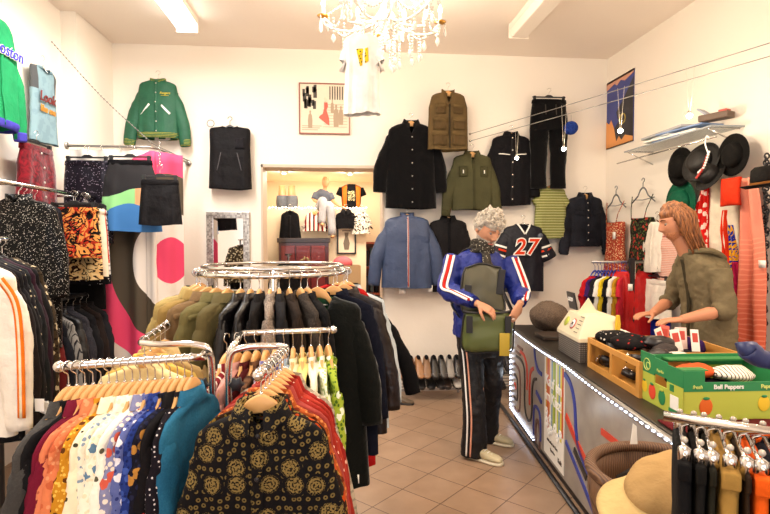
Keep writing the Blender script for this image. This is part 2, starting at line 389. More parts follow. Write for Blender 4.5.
# ------------------------------------------------------------------ garments
def sgnp(x, p): return math.copysign(abs(x)**p, x)
class Body:
    """a hanging garment body: closed tube of flattened rings, folds growing towards the hem"""
    def __init__(s, prof, seed=0, fold=.012, neck=None, nr=26, n=36, waves=3.0):
        s.rnd = random.Random(seed); s.prof = prof; s.fold = fold; s.neck = neck; s.nr = nr; s.n = n
        s.z0 = prof[0][0]; s.z1 = prof[-1][0]
        s.ph = [s.rnd.uniform(0, 6.28) for _ in range(8)]; s.wv = waves*s.rnd.uniform(.85, 1.2); s.seed = seed
    def at(s, z):
        p = s.prof
        if z >= p[0][0]: return p[0][1], p[0][2]
        for a, b in zip(p, p[1:]):
            if a[0] >= z >= b[0]:
                t = (a[0]-z)/max(1e-9, a[0]-b[0]); return a[1]+(b[1]-a[1])*t, a[2]+(b[2]-a[2])*t
        return p[-1][1], p[-1][2]
    def disp(s, x, z, front):
        t = (s.z0-z)/(s.z0-s.z1); hw, hd = s.at(z); u = x/max(hw, 1e-4); k = 0 if front else 4
        f = s.fold*(.15+t)*(math.sin(s.wv*PI*u+s.ph[k]+t)+.5*math.sin(2.3*s.wv*u*PI+s.ph[k+1]-t*2))*max(0, 1-u**4)
        f += .009*noise.noise(Vector((x*14, z*11, s.seed*3.1+k)))+.004*noise.noise(Vector((x*30, z*22, s.seed+k)))
        return f
    def y(s, x, z, front=True):
        hw, hd = s.at(z); u = min(1, abs(x)/max(hw, 1e-4)); b = hd*(1-u**(2/.7))**.4 if u < 1 else 0
        return (-b if front else b)-s.disp(x, z, front)*(1 if front else -1)
    def mesh(s):
        mb = MB(); rings = []; L = s.z0-s.z1
        zs = [s.z0-L*((i/s.nr)**1.25) for i in range(s.nr+1)]
        for z in zs:
            hw, hd = s.at(z); ring = []
            for j in range(s.n):
                a = 2*PI*j/s.n; x = hw*sgnp(math.cos(a), .7); sy = math.sin(a); y = hd*sgnp(sy, .8)
                fr = sy < 0; d = s.disp(x, z, fr)*min(1, abs(sy)*2)
                y += -d if fr else d
                zz = z
                if s.neck and fr and abs(x) < s.neck[0]:
                    lim = s.z0-s.neck[1]*((1-abs(x)/s.neck[0]) if s.neck[2] == 'v' else math.sqrt(max(0, 1-(x/s.neck[0])**2)))
                    zz = min(z, lim)
                if z == s.z1: zz += .006*math.sin(3*x/hw+s.ph[6])
                ring.append((x, y, zz))
            rings.append(ring)
        mb.loft(rings); return mb
    def patch(s, quad, off=.004, nu=6, nv=6, front=True):
        """quad: four (x,z) corners tl,tr,br,bl lying on the cloth"""
        mb = MB(); tl, tr, br, bl = quad; sg = -1 if front else 1
        def fn(u, v):
            x = (tl[0]*(1-u)+tr[0]*u)*(1-v)+(bl[0]*(1-u)+br[0]*u)*v; z = (tl[1]*(1-u)+tr[1]*u)*(1-v)+(bl[1]*(1-u)+br[1]*u)*v
            return (x, s.y(x, z, front)+sg*off, z)
        return mb.grid(fn, nu, nv)
def sleeve_mb(path, rad, seed, flat=.62, n=18, wr=.006):
    mb = MB(); pts = smooth_path(path, 5); rs = resample(rad, len(pts)); rings = []; rnd = random.Random(seed); ph = rnd.uniform(0, 9)
    for i, p in enumerate(pts):
        d = (pts[min(i+1, len(pts)-1)]-pts[max(i-1, 0)]).normalized(); x = Vector((1, 0, 0)); x = (x-d*x.dot(d)).normalized(); y = d.cross(x)
        ring = []
        for j in range(n):
            a = 2*PI*j/n; q = rs[i]+wr*noise.noise(Vector((math.cos(a)*1.6, math.sin(a)*1.6+i*.55, seed*2.7+ph)))*2
            ring.append(p+x*q*math.cos(a)+y*q*flat*math.sin(a))
        rings.append(ring)
    return mb.loft(rings, False, True)
def top_profile(L, ws, chest, hem, depth, nw=.07, slope=.055, drop=.0, arm=.2):
    return [(.0, nw, .035), (-.012, nw+.012, .04), (-slope*.6, (nw+ws)*.62, depth*.7), (-slope, ws*.97, depth*.75), (-slope-.02, ws, depth*.8), (-arm, chest, depth), (-(arm+L)/2, (chest+hem)/2, depth), (-L, hem, depth*1.05)]
def collar_mb(nw, kind, drop=.03, yoff=0, ry=.042):
    mb = MB(); rings = []
    prof = {'shirt': [(0, -.012), (.002, .026), (.012, .03), (.03, -.012), (.033, -.016)], 'band': [(0, -.012), (.003, .026), (.008, .028), (.01, -.012)],
            'rib': [(0, -.014), (.004, .012), (.014, .014), (.018, -.016)]}[kind]
    rings = []
    for i in range(25):
        a = -PI/2+R(14)+(2*PI-R(28))*i/24; fr = max(0, -math.sin(a)); ring = []
        for r, z in prof:
            zz = z-drop*fr**3-(.025*fr**4 if kind == 'shirt' and r > .02 else 0)
            ring.append(((nw+r)*math.cos(a), (ry+r*(1 if ry > .03 else .45))*math.sin(a)+yoff, zz))
        rings.append(ring)
    return mb.loft(rings, closed=False)
_seed = [100]
def top(name, cat, label, at, rotz, m, group=None, L=.66, ws=.21, chest=.235, hem=.24, depth=.07, nw=.068, neck=None, sleeves='long', sm=None, cuff=None, collar=None, cm=None,
        front=None, fm=None, pockets=(), pm=None, hk='wood', sl=.58, out=.05, fold=.011, short=None, hgroup=None, slope=.055, hemband=None, sr=(.075, .062, .05), lining=None, shang=True, tag_z=None, lofi=False, lean=0, seed=None, armz=.2, hwid=None, gap=0):
    at = Vector(at)-Vector((0, 0, gap)); _seed[0] += 1; sd = seed or _seed[0]
    o = empty(name, at, rotz, label, cat, group)
    if lean: o.rotation_euler = (0, lean, rotz)
    b = Body(top_profile(L, ws, chest, hem, depth, nw, slope, arm=armz), sd, fold, neck, nr=16 if lofi else 26, n=24 if lofi else 36)
    b.mesh().build('body', m, o); o_b = b
    sm = sm or m
    rr = random.Random(sd)
    if sleeves:
        for s in (-1, 1):
            j = rr.uniform(-.012, .012)
            if sleeves == 'long':
                r0 = sr[0]; path = [(s*(ws-r0*.85), 0, -slope-.03), (s*(ws-r0*.72), 0, -slope-.10), (s*(ws-.02+out*.35-r0*.2), .0, -slope-.22), (s*(ws+out*.8+j-.02), -.012, -slope-.4), (s*(ws+out-.015+j), -.02, -slope-sl)]
                rad = [r0*.6, r0*.95, r0, sr[1], sr[2]]
            else:
                r0 = sr[0]; path = [(s*(ws-r0*.9), 0, -slope-.03), (s*(ws-r0*.6), 0, -slope-.08), (s*(ws-r0*.25), 0, -slope-.14), (s*(ws+max(0, out-.05)), 0, -slope-sl)]
                rad = [r0*.6, r0*.95, r0*1.05, r0*1.1]
            sleeve_mb(path, rad, sd*7+s, n=12 if lofi else 18).build('sleeve', sm, o)
            if cuff:
                e = Vector(path[-1]); d = (e-Vector(path[-2])).normalized()
                mb = MB(); mb.tube([e-d*.05, e-d*.04, e, e+d*.012], [rad[-1]*1.02, rad[-1]*1.04, rad[-1]*.96, rad[-1]*.9], 14, flat=.68, ref=(1, 0, 0)); mb.build('cuff', cuff, o)
    if collar: collar_mb(nw, collar, .02 if not neck else min(.06, neck[1]*.6), ry=.042 if depth > .045 else .016).build('collar', cm or m, o)
    z0 = -.02 if not neck else -neck[1]
    if front:
        if 'zip' in front or 'placket' in front: 
            b.patch([(-.009, z0), (.009, z0), (.009, -L+.01), (-.009, -L+.01)] if 'zip' in front else [(-.016, z0), (.016, z0), (.016, -L+.006), (-.016, -L+.006)], .004, 2, 18).build('zip' if 'zip' in front else 'button_placket', fm or m, o, solid=.003)
        if 'button' in front:
            n = 6
            for i in range(n):
                z = z0-.03-(L+z0-.09)*i/(n-1); mb = MB(); mb.sphere((0, b.y(0, z)-.008, z), (.007, .004, .007), 8, 5); mb.build('button', fm if 'zip' not in front and fm else BUTTON, o)
    for q in pockets:
        b.patch(q, .006, 5, 5).build('pocket', pm or m, o, solid=.005)
    if hemband:
        mb = MB(); hw, hd = b.at(-L); rings = []
        for z, k in ((-L+.045, 1.0), (-L+.03, 1.02), (-L-.005, .95), (-L-.01, .9)):
            rings.append([(hw*k*sgnp(math.cos(a), .7), (hd*1.15*k)*sgnp(math.sin(a), .8), z) for a in [2*PI*j/32 for j in range(32)]])
        mb.loft(rings).build('hem_band', hemband, o)
    if hk: hanger(hk, Vector(at)+Vector((0, 0, .012+gap)), rotz, '%s hanger holding the %s' % ({'wood': 'pale wooden', 'black': 'black plastic', 'grey': 'grey plastic', 'blue': 'blue plastic', 'wire': 'thin wire', 'clip': 'black clip'}[hk], short or label), hgroup or 'hangers', hw=hwid or round(min(.21, ws*.92), 2))
    return o, b
def bottom(name, cat, label, at, rotz, m, group=None, L=.5, waist=.18, hem=.24, depth=.04, kind='skirt', hk='clip', short=None, hgroup=None, band=None, fold=.014, split=.25, legw=None, lofi=False, inner=.02, seed=None, gap=0):
    """skirt, shorts or trousers; the origin is the clip hanger's bar"""
    _seed[0] += 1; sd = seed or _seed[0]; o = empty(name, at, rotz, label, cat, group); z = -.035
    if kind == 'skirt':
        b = Body([(z, waist, depth*.6), (z-.04, waist*1.03, depth*.7), (z-.15, waist+(hem-waist)*.5, depth), (z-L, hem, depth*1.2)], sd, fold, None, nr=16, n=24 if lofi else 36, waves=4)
        b.mesh().build('body', m, o)
    else:
        b = Body([(z, waist, depth*.7), (z-.04, waist*1.02, depth*.8), (z-.18, waist*1.12, depth*1.2), (z-split, waist*1.15, depth*1.1)], sd, .006, None, nr=8)
        b.mesh().build('body', m, o); lw = legw or (waist*.52, hem)
        for s in (-1, 1):
            x0 = s*waist*.6; x1 = s*(lw[1]+inner)
            sleeve_mb([(x0, 0, z-split+.07), (x0*.98+0*s, 0, z-split-.03), ((x0+x1)/2, 0, z-(split+L)/2), (x1, 0, z-L)], [waist*.5, waist*.56, (waist*.5+lw[1])/2, lw[1]], sd+s, flat=.5, n=20).build('leg', m, o)
    wb = MB(); rings = []
    for zz, k in ((z+.004, 1.0), (z-.002, 1.04), (z-.035, 1.06), (z-.038, 1.02)):
        rings.append([(waist*k*sgnp(math.cos(a), .7), (depth*.75*k)*sgnp(math.sin(a), .8), zz) for a in [2*PI*j/28 for j in range(28)]])
    wb.loft(rings).build('waistband', band or m, o)
    if hk: hanger(hk, Vector(at)+Vector((0, 0, .012+gap)), rotz, '%s hanger holding the %s' % ({'clip': 'black clip'}.get(hk, hk), short or label), hgroup or 'clip hangers', hw=round(waist, 2))
    return o, b
# ------------------------------------------------------------------ lettering
def text(name, s, parent, size, loc, rot, m, ext=.001, off=0, align='CENTER', shear=0, sx=1.0):
    c = bpy.data.curves.new(name, 'FONT'); c.body = s; c.size = size; c.extrude = ext; c.offset = off; c.align_x = align; c.align_y = 'CENTER'; c.shear = shear
    c.materials.append(m); o = bpy.data.objects.new(name, c); me = bpy.data.meshes.new_from_object(o); bpy.data.objects.remove(o)
    if not me.materials: me.materials.append(m)
    o = bpy.data.objects.new(name, me); COL.objects.link(o); o.parent = parent; o.location = loc; o.rotation_euler = rot; o.scale = (sx, 1, 1)
    return o
UP = (PI/2, 0, 0)      # text standing up, read from local -y
def atw(px, py, Y=5.51): return onY(px, py, Y)
BLK = cloth('#16141a', 'plain'); BLK2 = cloth('#1d1a1e', 'plain', rough=.7); VELV = cloth('#0d0b0f', 'plain', rough=1, sheen=.25)
GB = 'garments hung on the back wall'
S_W = 95.0
# 1 green varsity jacket
GRN = cloth('#2c6a50', 'plain', rough=.6); RIB = cloth('#2c6a50', 'hstripe', '#2c6a50', '#d9c35a', sc=3.2)
at = atw(158, 80)
o, b = top('jacket', 'jacket', 'green varsity jacket with striped ribbed hem and pale pocket trims, high on the wall', at, 0, GRN, GB, L=.58, ws=.18, chest=.2, hem=.2, depth=.08, nw=.062,
    cuff=RIB, collar='rib', cm=RIB, front=('placket', 'button'), pockets=([(-.15, -.36), (-.135, -.345), (-.05, -.27), (-.065, -.255)][::1],), pm=WHITE, hemband=RIB, out=.11, sl=.6, hk='wire', short='green varsity jacket', sr=(.075, .065, .055), slope=.05)
b.patch([(.06, -.262), (.048, -.275), (.125, -.36), (.14, -.345)], .006, 3, 5).build('pocket', WHITE, o, solid=.004)
text('chest_lettering', 'Rangers', o, .032, (.09, b.y(.09, -.15)-.012, -.15), UP, cloth('#e6cf5a'), shear=.3)
MB().cbox((.09, b.y(.09, -.175)-.008, -.175), (.075, .004, .003)).build('chest_line', cloth('#e6cf5a'), o)
# 2 black sleeveless vest
at = atw(230, 126)
o, b = top('vest', 'vest', 'black sleeveless sweat vest with chest pocket on a grey hanger above the mirror', at, 0, BLK2, GB, L=.64, ws=.205, chest=.2, hem=.215, depth=.07, nw=.075, neck=(.07, .035, 'r'), sleeves=None, hk='grey', short='black sleeveless vest', slope=.03, armz=.22)
b.patch([(.06, -.13), (.15, -.13), (.15, -.24), (.06, -.24)], .006).build('pocket', cloth('#2b292e'), o, solid=.004)
for s in (-1, 1): b.patch([(s*.075, -.28), (s*.083, -.28), (s*.125, -.46), (s*.117, -.46)], .005, 1, 6).build('pocket_zip', cloth('#6c6a6c'), o, solid=.003)
MB().torus((-.19, -.01, .02), .035, .004, 20, 6, M=Matrix.Rotation(PI/2, 3, 'X')).build('shoulder_loop', GREYP, o)
# 4 long black coat
o, b = top('coat', 'coat', 'long black velvet coat with four buttons left of the khaki vest', atw(411, 122, 5.47), 0, VELV, GB, L=.9, ws=.235, chest=.25, hem=.27, depth=.085, nw=.065, neck=(.05, .14, 'v'), front=('button',), fm=BUTTON, collar='shirt', out=.1, sl=.66, short='long black velvet coat', fold=.016, slope=.075, sr=(.08, .075, .068))
# 5 khaki fishing vest
KH = cloth('#6d5b3d', 'plain'); KH2 = cloth('#5f4e34', 'plain')
o, b = top('vest', 'vest', 'khaki many-pocketed fishing vest hung highest in the middle of the wall', atw(448, 92, 5.38), 0, KH, GB, L=.6, ws=.175, chest=.2, hem=.21, depth=.08, nw=.06, neck=(.045, .14, 'v'), sleeves=None, collar='band', front=('zip',), fm=cloth('#40382a'), short='khaki fishing vest', slope=.045, armz=.16)
for s in (-1, 1):
    for (x0, x1, z0, z1) in ((.04, .14, -.15, -.24), (.035, .165, -.29, -.40), (.03, .17, -.43, -.56)):
        b.patch([(s*x0, z0), (s*x1, z0), (s*x1, z1), (s*x0, z1)], .01).build('pocket', KH2, o, solid=.01)
        b.patch([(s*x0*.8, z0+.01), (s*x1*1.03, z0+.01), (s*x1*1.03, z0-.03), (s*x0*.8, z0-.03)], .018, 4, 2).build('pocket_flap', KH, o, solid=.006)
# 6 olive field jacket
OL = cloth('#54523a', 'plain')
o, b = top('jacket', 'jacket', 'olive green field jacket with an open collar below the khaki vest', atw(472, 153, 5.47), 0, OL, GB, L=.6, ws=.2, chest=.225, hem=.215, depth=.075, nw=.062, neck=(.045, .09, 'v'), collar='shirt', front=('placket',), fm=cloth('#48462f'), out=.09, sl=.6, short='olive green field jacket', cuff=cloth('#4c4a33'))
for s in (-1, 1):
    b.patch([(s*.07, -.15), (s*.155, -.15), (s*.155, -.26), (s*.07, -.26)], .007).build('pocket', cloth('#4c4a33'), o, solid=.005)
    b.patch([(s*.108, -.19), (s*.118, -.19), (s*.118, -.225), (s*.108, -.225)], .012, 1, 2).build('pocket_pull', WHITE, o, solid=.003)
# 7 black western shirt
o, b = top('shirt', 'shirt', 'black western shirt with white piping and pearl snaps below the cable lamp', atw(511, 134), 0, BLK, GB, L=.76, ws=.205, chest=.225, hem=.22, depth=.065, nw=.06, collar='shirt', front=('placket', 'button'), fm=plain('pearl_snap', '#efe9de', .3), out=.06, sl=.62, short='black western shirt')
for k in kids(o):
    if k.name.startswith('button_placket'): k.data.materials[0] = BLK2
for s in (-1, 1): b.patch([(s*.03, -.235), (s*.15, -.225), (s*.15, -.217), (s*.03, -.227)], .005, 6, 1).build('chest_piping', WHITE, o, solid=.003)
# 8 black velvet trousers
o, b = bottom('trousers', 'trousers', 'black velvet trousers on a clip hanger, topmost at the right of the wall', atw(549, 97, 5.44), 0, VELV, GB, L=.93, waist=.18, hem=.1, depth=.055, kind='trousers', split=.33, inner=.022, short='black velvet trousers', legw=(.09, .085))
for s in (-1, 1): b.patch([(s*.05, -.09), (s*.062, -.09), (s*.062, -.2), (s*.05, -.2)], .004, 1, 4).build('front_trim', cloth('#4a4640'), o, solid=.003)
# 9 green striped tee
top('t_shirt', 't-shirt', 'lime green striped short-sleeved top hanging beneath the velvet trousers', atw(551, 186, 5.52), 0, cloth('#8e9058', 'hstripe', '#c0be94', '#787a48', sc=1.6), GB, L=.57, ws=.16, chest=.17, hem=.19, depth=.06, nw=.07, neck=(.065, .03, 'r'), sleeves='short', sl=.16, short='lime striped top')
# 10 black denim jacket
DN = cloth('#1b1c24', 'washed', '#33353f')
o, b = top('jacket', 'jacket', 'black denim jacket with metal buttons beside the red floral dress', atw(585, 195, 5.5), 0, DN, GB, L=.55, ws=.19, chest=.205, hem=.18, depth=.07, nw=.058, neck=(.035, .06, 'v'), collar='shirt', front=('placket', 'button'), fm=BUTTON, out=.07, sl=.58, short='black denim jacket', cuff=DN, hemband=DN)
for k in kids(o):
    if k.name.startswith('button_placket'): k.data.materials[0] = DN
for s in (-1, 1): b.patch([(s*.045, -.17), (s*.15, -.17), (s*.15, -.215), (s*.045, -.225)], .008).build('pocket_flap', DN, o, solid=.005)
# 11 blue windbreaker
NB = cloth('#4c5a78', 'plain', rough=.5)
o, b = top('jacket', 'jacket', 'slate blue windbreaker with red and white zip tape left of the man', atw(407, 215, 5.46), 0, NB, GB, L=.76, ws=.23, chest=.25, hem=.27, depth=.09, nw=.065, collar='band', front=('zip',), fm=cloth('#e2dcd8'), out=.12, sl=.68, short='slate blue windbreaker', sr=(.085, .075, .06), fold=.018)
b.patch([(-.004, -.03), (.004, -.03), (.004, -.74), (-.004, -.74)], .009, 1, 18).build('zip_teeth', cloth('#b03a32'), o, solid=.003)
MB().cbox((.24, -.04, -.77), (.05, .003, .07)).build('price_tag', WHITE, o); MB().cbox((-.05, -.03, -.79), (.07, .003, .06)).build('price_tag', WHITE, o)
# 12 black shirt
top('shirt', 'shirt', 'plain black shirt hung between the blue windbreaker and the man', atw(448, 218, 5.52), 0, BLK2, GB, L=.78, ws=.2, chest=.215, hem=.21, depth=.06, nw=.06, collar='shirt', front=('placket', 'button'), fm=BLK, out=.04, sl=.6, short='plain black shirt')
# 13 jersey
JN = cloth('#191b2c', 'plain', rough=.6)
o, b = top('jersey', 'jersey', 'navy sports jersey with orange number 27 behind the man', atw(523, 224, 5.48), 0, JN, GB, L=.72, ws=.215, chest=.225, hem=.23, depth=.07, nw=.085, neck=(.07, .085, 'v'), sleeves='short', sl=.32, hk='wire', short='navy number 27 jersey', collar=None, out=.13, sr=(.08, .07, .06))
OR = cloth('#e0512c')
for ch, x in (('2', -.075), ('7', .055)):
    text('number_outline', ch, o, .23, (x, -.108, -.25), UP, WHITE, ext=.002, off=.014, shear=.2); text('number', ch, o, .23, (x, -.113, -.25), UP, OR, ext=.002, off=.003, shear=.2)
b.patch([(-.08, -.0), (-.06, -.0), (.0, -.1), (-.01, -.115)], .005, 2, 4).build('neck_trim', WHITE, o, solid=.004)
b.patch([(.08, -.0), (.06, -.0), (.0, -.1), (.01, -.115)], .005, 2, 4).build('neck_trim', WHITE, o, solid=.004)
MB().lathe([(0, 0), (.03, 0), (.03, .004), (0, .005)], 16, (.16, -.085, -.13), Matrix.Rotation(PI/2, 3, 'X')).build('round_patch', cloth('#6f7480'), o)
for s in (-1, 1):
    for zz, mm in ((-.235, WHITE), (-.27, OR), (-.325, WHITE)):
        MB().tube([(s*(.21+(-.195-zz)*.32), 0, zz), (s*(.216+(-.195-zz)*.32), 0, zz-.02)], .0885, 18, flat=.62, cap=False).build('sleeve_stripe', mm, o)
# ---------------- dresses on the right wall
GR = 'garments hung on the right wall'
XW = XR-.09
def strapdress(px, py, label, m, short, L, ws=.15, hem=.22, hk='grey', X=XW):
    at = onX(px, py, X); o = empty('dress', at, -PI/2, label, 'dress', GR)
    b = Body([(-.28, ws*.9, .05), (-.33, ws, .06), (-.5, ws*.9, .055), (-.28-L, hem, .075)], int(px), .014, (ws*.55, .05, 'v'), nr=22, waves=4)
    b.mesh().build('body', m, o)
    for s in (-1, 1): MB().tube([(s*.17, -.005, -.07), (s*ws*.75, -.04, -.2), (s*ws*.62, -.05, -.3)], .004, 6).build('shoulder_strap', m, o)
    hanger(hk, at+Vector((0, 0, .012)), -PI/2, '%s plastic hanger holding the %s' % (hk, short), 'hangers', hw=.19)
    return o, b
o, b = strapdress(616, 195, 'red and cream tiny-floral slip dress hung in the corner of the right wall', cloth('#b5543f', 'floral', '#e3c39a', '#7c2a24', sc=2.2), 'red floral slip dress', .72)
MB().cbox((.1, -.07, -.42), (.05, .003, .07)).build('price_tag', WHITE, o)
o, b = strapdress(643, 188, 'black slip dress printed with red roses, next to the red floral dress', cloth('#2b2622', 'floral', '#a8463a', '#5a6a3c', sc=.9), 'black rose-print slip dress', .8, ws=.17)
# ---------------- left wall
GL = 'garments hung on the left wall'
XLW = XL+.13
p = onX(20, 80, XLW)
KG = cloth('#2f9a68', 'plain'); PU = cloth('#5a55b8')
y0 = p.y-.36; zt = onX(4, 40, XLW).z
o, b = top('jacket', 'jacket', 'bright green sweat jacket with violet cuffs and hem at the top left', (XLW, y0, zt+.12), PI/2, KG, GL, L=.74, ws=.22, chest=.25, hem=.25, depth=.09, nw=.07, cuff=PU, collar='band', cm=PU, front=('zip',), hemband=PU, out=.1, sl=.72, short='bright green sweat jacket', sr=(.08, .07, .055))
text('chest_lettering', 'Boston', o, .11, (.05, b.y(.05, -.24)-.008, -.24), UP, WHITE, ext=.003, off=.005, shear=.2); text('chest_lettering', 'Boston', o, .11, (.05, b.y(.05, -.24)-.012, -.24), UP, PU, ext=.003, off=.001, shear=.2)
p0 = onX(38, 55, XLW); p1 = onX(65, 62, XLW); yc = (p0.y+p1.y)/2; hw = (p1.y-p0.y)/2
def teemat():
    t = NT('tank_print'); v = t.coord(); sp = t.n('ShaderNodeSeparateXYZ'); t.l(v, sp.inputs[0])
    c = t.mix(t.math('GREATER_THAN', t.noise(v, 14, 3), .5), hexc('#7f9ba4'), hexc('#76929c'))
    sh = t.math('MULTIPLY', t.math('GREATER_THAN', t.math('ABSOLUTE', sp.outputs[0]), .12), t.math('GREATER_THAN', sp.outputs[2], -.2)); c = t.mix(sh, c, hexc('#4a4c4e'))
    t.base(c); t.b.inputs['Roughness'].default_value = .9; return t.m
o, b = top('t_shirt', 't-shirt', 'pale blue sleeveless top with grey shoulders and printed lettering on the left wall', (XLW-.07, yc, p0.z-.03), PI/2, teemat(), GL, L=.6, ws=.185, chest=.17, hem=.2, depth=.028, nw=.07, neck=(.065, .05, 'r'), sleeves=None, hk='wire', fold=.007, short='pale blue sleeveless top', slope=.03)
text('print_lettering', 'Look', o, .11, (-.01, b.y(-.01, -.25)-.004, -.25), UP, cloth('#8a4a46'), ext=.002, off=.002, shear=.15)
text('print_lettering', 'like me', o, .075, (.0, b.y(0, -.34)-.004, -.34), UP, cloth('#c8964e'), ext=.002, off=.002, shear=.15)
p0 = onX(22, 141, XLW); p1 = onX(50, 152, XLW)
o, b = bottom('skirt', 'skirt', 'wine red crushed velvet skirt with a row of buttons on the left wall', (XLW, (p0.y+p1.y)/2, (p0.z+p1.z)/2+.03), PI/2, cloth('#5a0c1a', 'crushed', '#94192e', sheen=.5), GL, L=.5, waist=.2, hem=.25, depth=.05, short='wine red velvet skirt')
for i in range(4): z = -.08-.11*i; MB().sphere((0, b.y(0, z)-.004, z), (.011, .006, .011), 8, 5).build('button', BUTTON, o)
# ------------------------------------------------------------------ fitting cabin
RZ = 2.42
rail = empty('curtain_rail', (XL2, 4.65, RZ), 0, 'bent steel rail of the fitting cabin in the far left corner', 'rail')
rp = [Vector((XL2, 4.65, RZ)), Vector((-1.66, 4.65, RZ)), Vector((-1.58, 4.67, RZ)), Vector((-1.545, 4.75, RZ)), Vector((-1.52, YB, RZ))]
MB().tube([q-rp[0] for q in rp], .011, 10).build('pipe', STEEL, rail)
for q, a in ((rp[0], 'Y'), (rp[-1], 'X')): MB().lathe([(0, 0), (.03, 0), (.03, .012), (.012, .014)], 16, q-rp[0]+(Vector((0, 0, 0)) if a == 'Y' else Vector((0, -.014, 0))), Matrix.Rotation(PI/2, 3, a)).build('wall_flange', STEEL, rail)
for x in (-2.1, -1.97, -1.82, -1.7): MB().torus((x-XL2, 0, -.012), .022, .0025, 16, 6, M=Matrix.Rotation(PI/2, 3, 'Y')).build('ring', CHROME, rail)
def curtainmat():
    t = NT('curtain_print'); u = t.n('ShaderNodeUVMap'); sp = t.n('ShaderNodeSeparateXYZ'); t.l(u.outputs[0], sp.inputs[0]); U, V = sp.outputs[0], sp.outputs[1]
    def circ(cx, cy, r, k=1.0):
        a = t.math('SUBTRACT', U, cx); b_ = t.math('SUBTRACT', V, cy); d = t.math('SQRT', t.math('ADD', t.math('MULTIPLY', t.math('MULTIPLY', a, a), k), t.math('MULTIPLY', b_, b_))); return t.math('LESS_THAN', d, r)
    DK, WT, PK = hexc('#4a3f30'), hexc('#e6ddd4'), hexc('#e0406a')
    c = t.mix(circ(.86, 1.46, .97, 1.7), hexc('#cfc6bd'), PK); c = t.mix(circ(.88, 1.46, .75, 1.75), c, DK)
    c = t.mix(circ(.88, 1.45, .43, 1.28), c, WT); c = t.mix(circ(.89, 1.45, .205, 1.3), c, PK)
    t.base(c); t.b.inputs['Roughness'].default_value = .8; return t.m
mb = MB(); uvs = []
path = []
for i in range(161):
    s = i/160*1.02
    if s < .64: x, y, nx, ny = XL2+.03+s, 4.65, 0, 1
    elif s < .76: a = (s-.64)/.12*PI/2; x, y, nx, ny = -1.59+.045*math.sin(a), 4.695-.045*math.cos(a), -math.sin(a), math.cos(a)
    else: x, y, nx, ny = -1.54+.6*(s-.76), 4.69+(s-.76)*.8, -.8, .6
    path.append((s, x, y, nx, ny))
for j in range(25):
    v = j/24; z = RZ-.03-v*2.1
    for s, x, y, nx, ny in path:
        a = (.022+.012*v)*math.sin(s*34+.8*math.sin(s*9))*(1 if s < .6 else .35); mb.v.append((x+nx*a, y+ny*a, z)); uvs.append((s, z))
mb.f = [(j*161+i, j*161+i+1, (j+1)*161+i+1, (j+1)*161+i) for j in range(24) for i in range(160)]
tag(mb.build('curtain', curtainmat(), None, uvs=uvs, solid=.003), 'fitting cabin curtain printed with a pink disc, white ring and dark swirl', 'curtain')
def blockmat():
    t = NT('colour_block'); v = t.coord(); sp = t.n('ShaderNodeSeparateXYZ'); t.l(v, sp.inputs[0]); X, Z = sp.outputs[0], sp.outputs[2]
    wv = t.math('MULTIPLY', t.math('SINE', t.math('ADD', t.math('MULTIPLY', X, 11), .6)), .035)
    c = t.mix(t.math('GREATER_THAN', X, .05), hexc('#8fcf86'), hexc('#e0a070')); wb = t.math('ADD', t.math('MULTIPLY', t.math('COSINE', t.math('MULTIPLY', X, 9)), .06), -.45)
    c = t.mix(t.math('LESS_THAN', Z, wb), c, hexc('#3d79b8')); c = t.mix(t.math('GREATER_THAN', Z, t.math('ADD', wv, -.3)), c, hexc('#171418'))
    t.base(c); t.b.inputs['Roughness'].default_value = .85; return t.m
GC = 'skirts clipped to the cabin rail'
bottom('skirt', 'skirt', 'dark glittery midi skirt clipped left on the cabin rail', (-2.07, 4.6, RZ-.1), 0, cloth('#2e2a34', 'sequin', '#b6a8b8', sc=.6), GC, L=.68, waist=.17, hem=.2, short='dark glittery midi skirt')
bottom('skirt', 'skirt', 'black skirt with green, orange and blue hem blocks on the cabin rail', (-1.70, 4.53, RZ-.1), 0, blockmat(), GC, L=.585, waist=.17, hem=.25, short='colour-block skirt', band=BLK)
p = atD(160, 176, 4.25)
o, b = bottom('skirt', 'skirt', 'short black pleated skirt hanging by a chain in front of the cabin rail corner', p, 0, BLK2, GC, L=.36, waist=.14, hem=.17, depth=.045, kind='skirt', inner=.0, short='black pleated skirt')
for k in kids(o):
    if k.name.startswith('leg'): pass
ch = MB(); z0 = p.z+.09
for i in range(int((RZ-z0)/.016)+1): ch.torus((0, 0, i*.016), .007, .002, 10, 5, M=Matrix.Rotation(PI/2, 3, 'X') @ Matrix.Rotation(0, 3, 'X') if i % 2 else Matrix.Rotation(PI/2, 3, 'Y'))
tag(ch.build('chain', CHROME, None, loc=(p.x, p.y, z0)), 'short chrome chain holding up the black pleated skirt', 'chain')
# ------------------------------------------------------------------ racks on the left side
def wallrail(name, label, X, z, y0, y1, m=CHROME):
    r = empty(name, (X, y0, z), 0, label, 'clothes rail')
    MB().tube([(0, 0, 0), (0, y1-y0, 0)], .014, 12).build('rail', m, r)
    for y in (.25, y1-y0-.25):
        MB().tube([(0, y, 0), (XL-X+.0, y, 0)], .011, 8).build('bracket', m, r)
        MB().lathe([(0, 0), (.035, 0), (.035, .01), (.012, .012)], 14, (XL-X, y, 0), Matrix.Rotation(PI/2, 3, 'Y')).build('wall_plate', m, r)
    MB().lathe([(.02, -.02), (.03, -.012), (.03, .012), (.02, .02)], 14, (0, 0, 0), Matrix.Rotation(PI/2, 3, 'X')).build('end_cap', m, r)
    return r
wallrail('wall_rail', 'upper chrome rail along the left wall carrying the black sequin top', -2.0, 1.98, 3.2, 4.65)
UG = 'clothes on the upper left rail'
zz = 1.98-.085
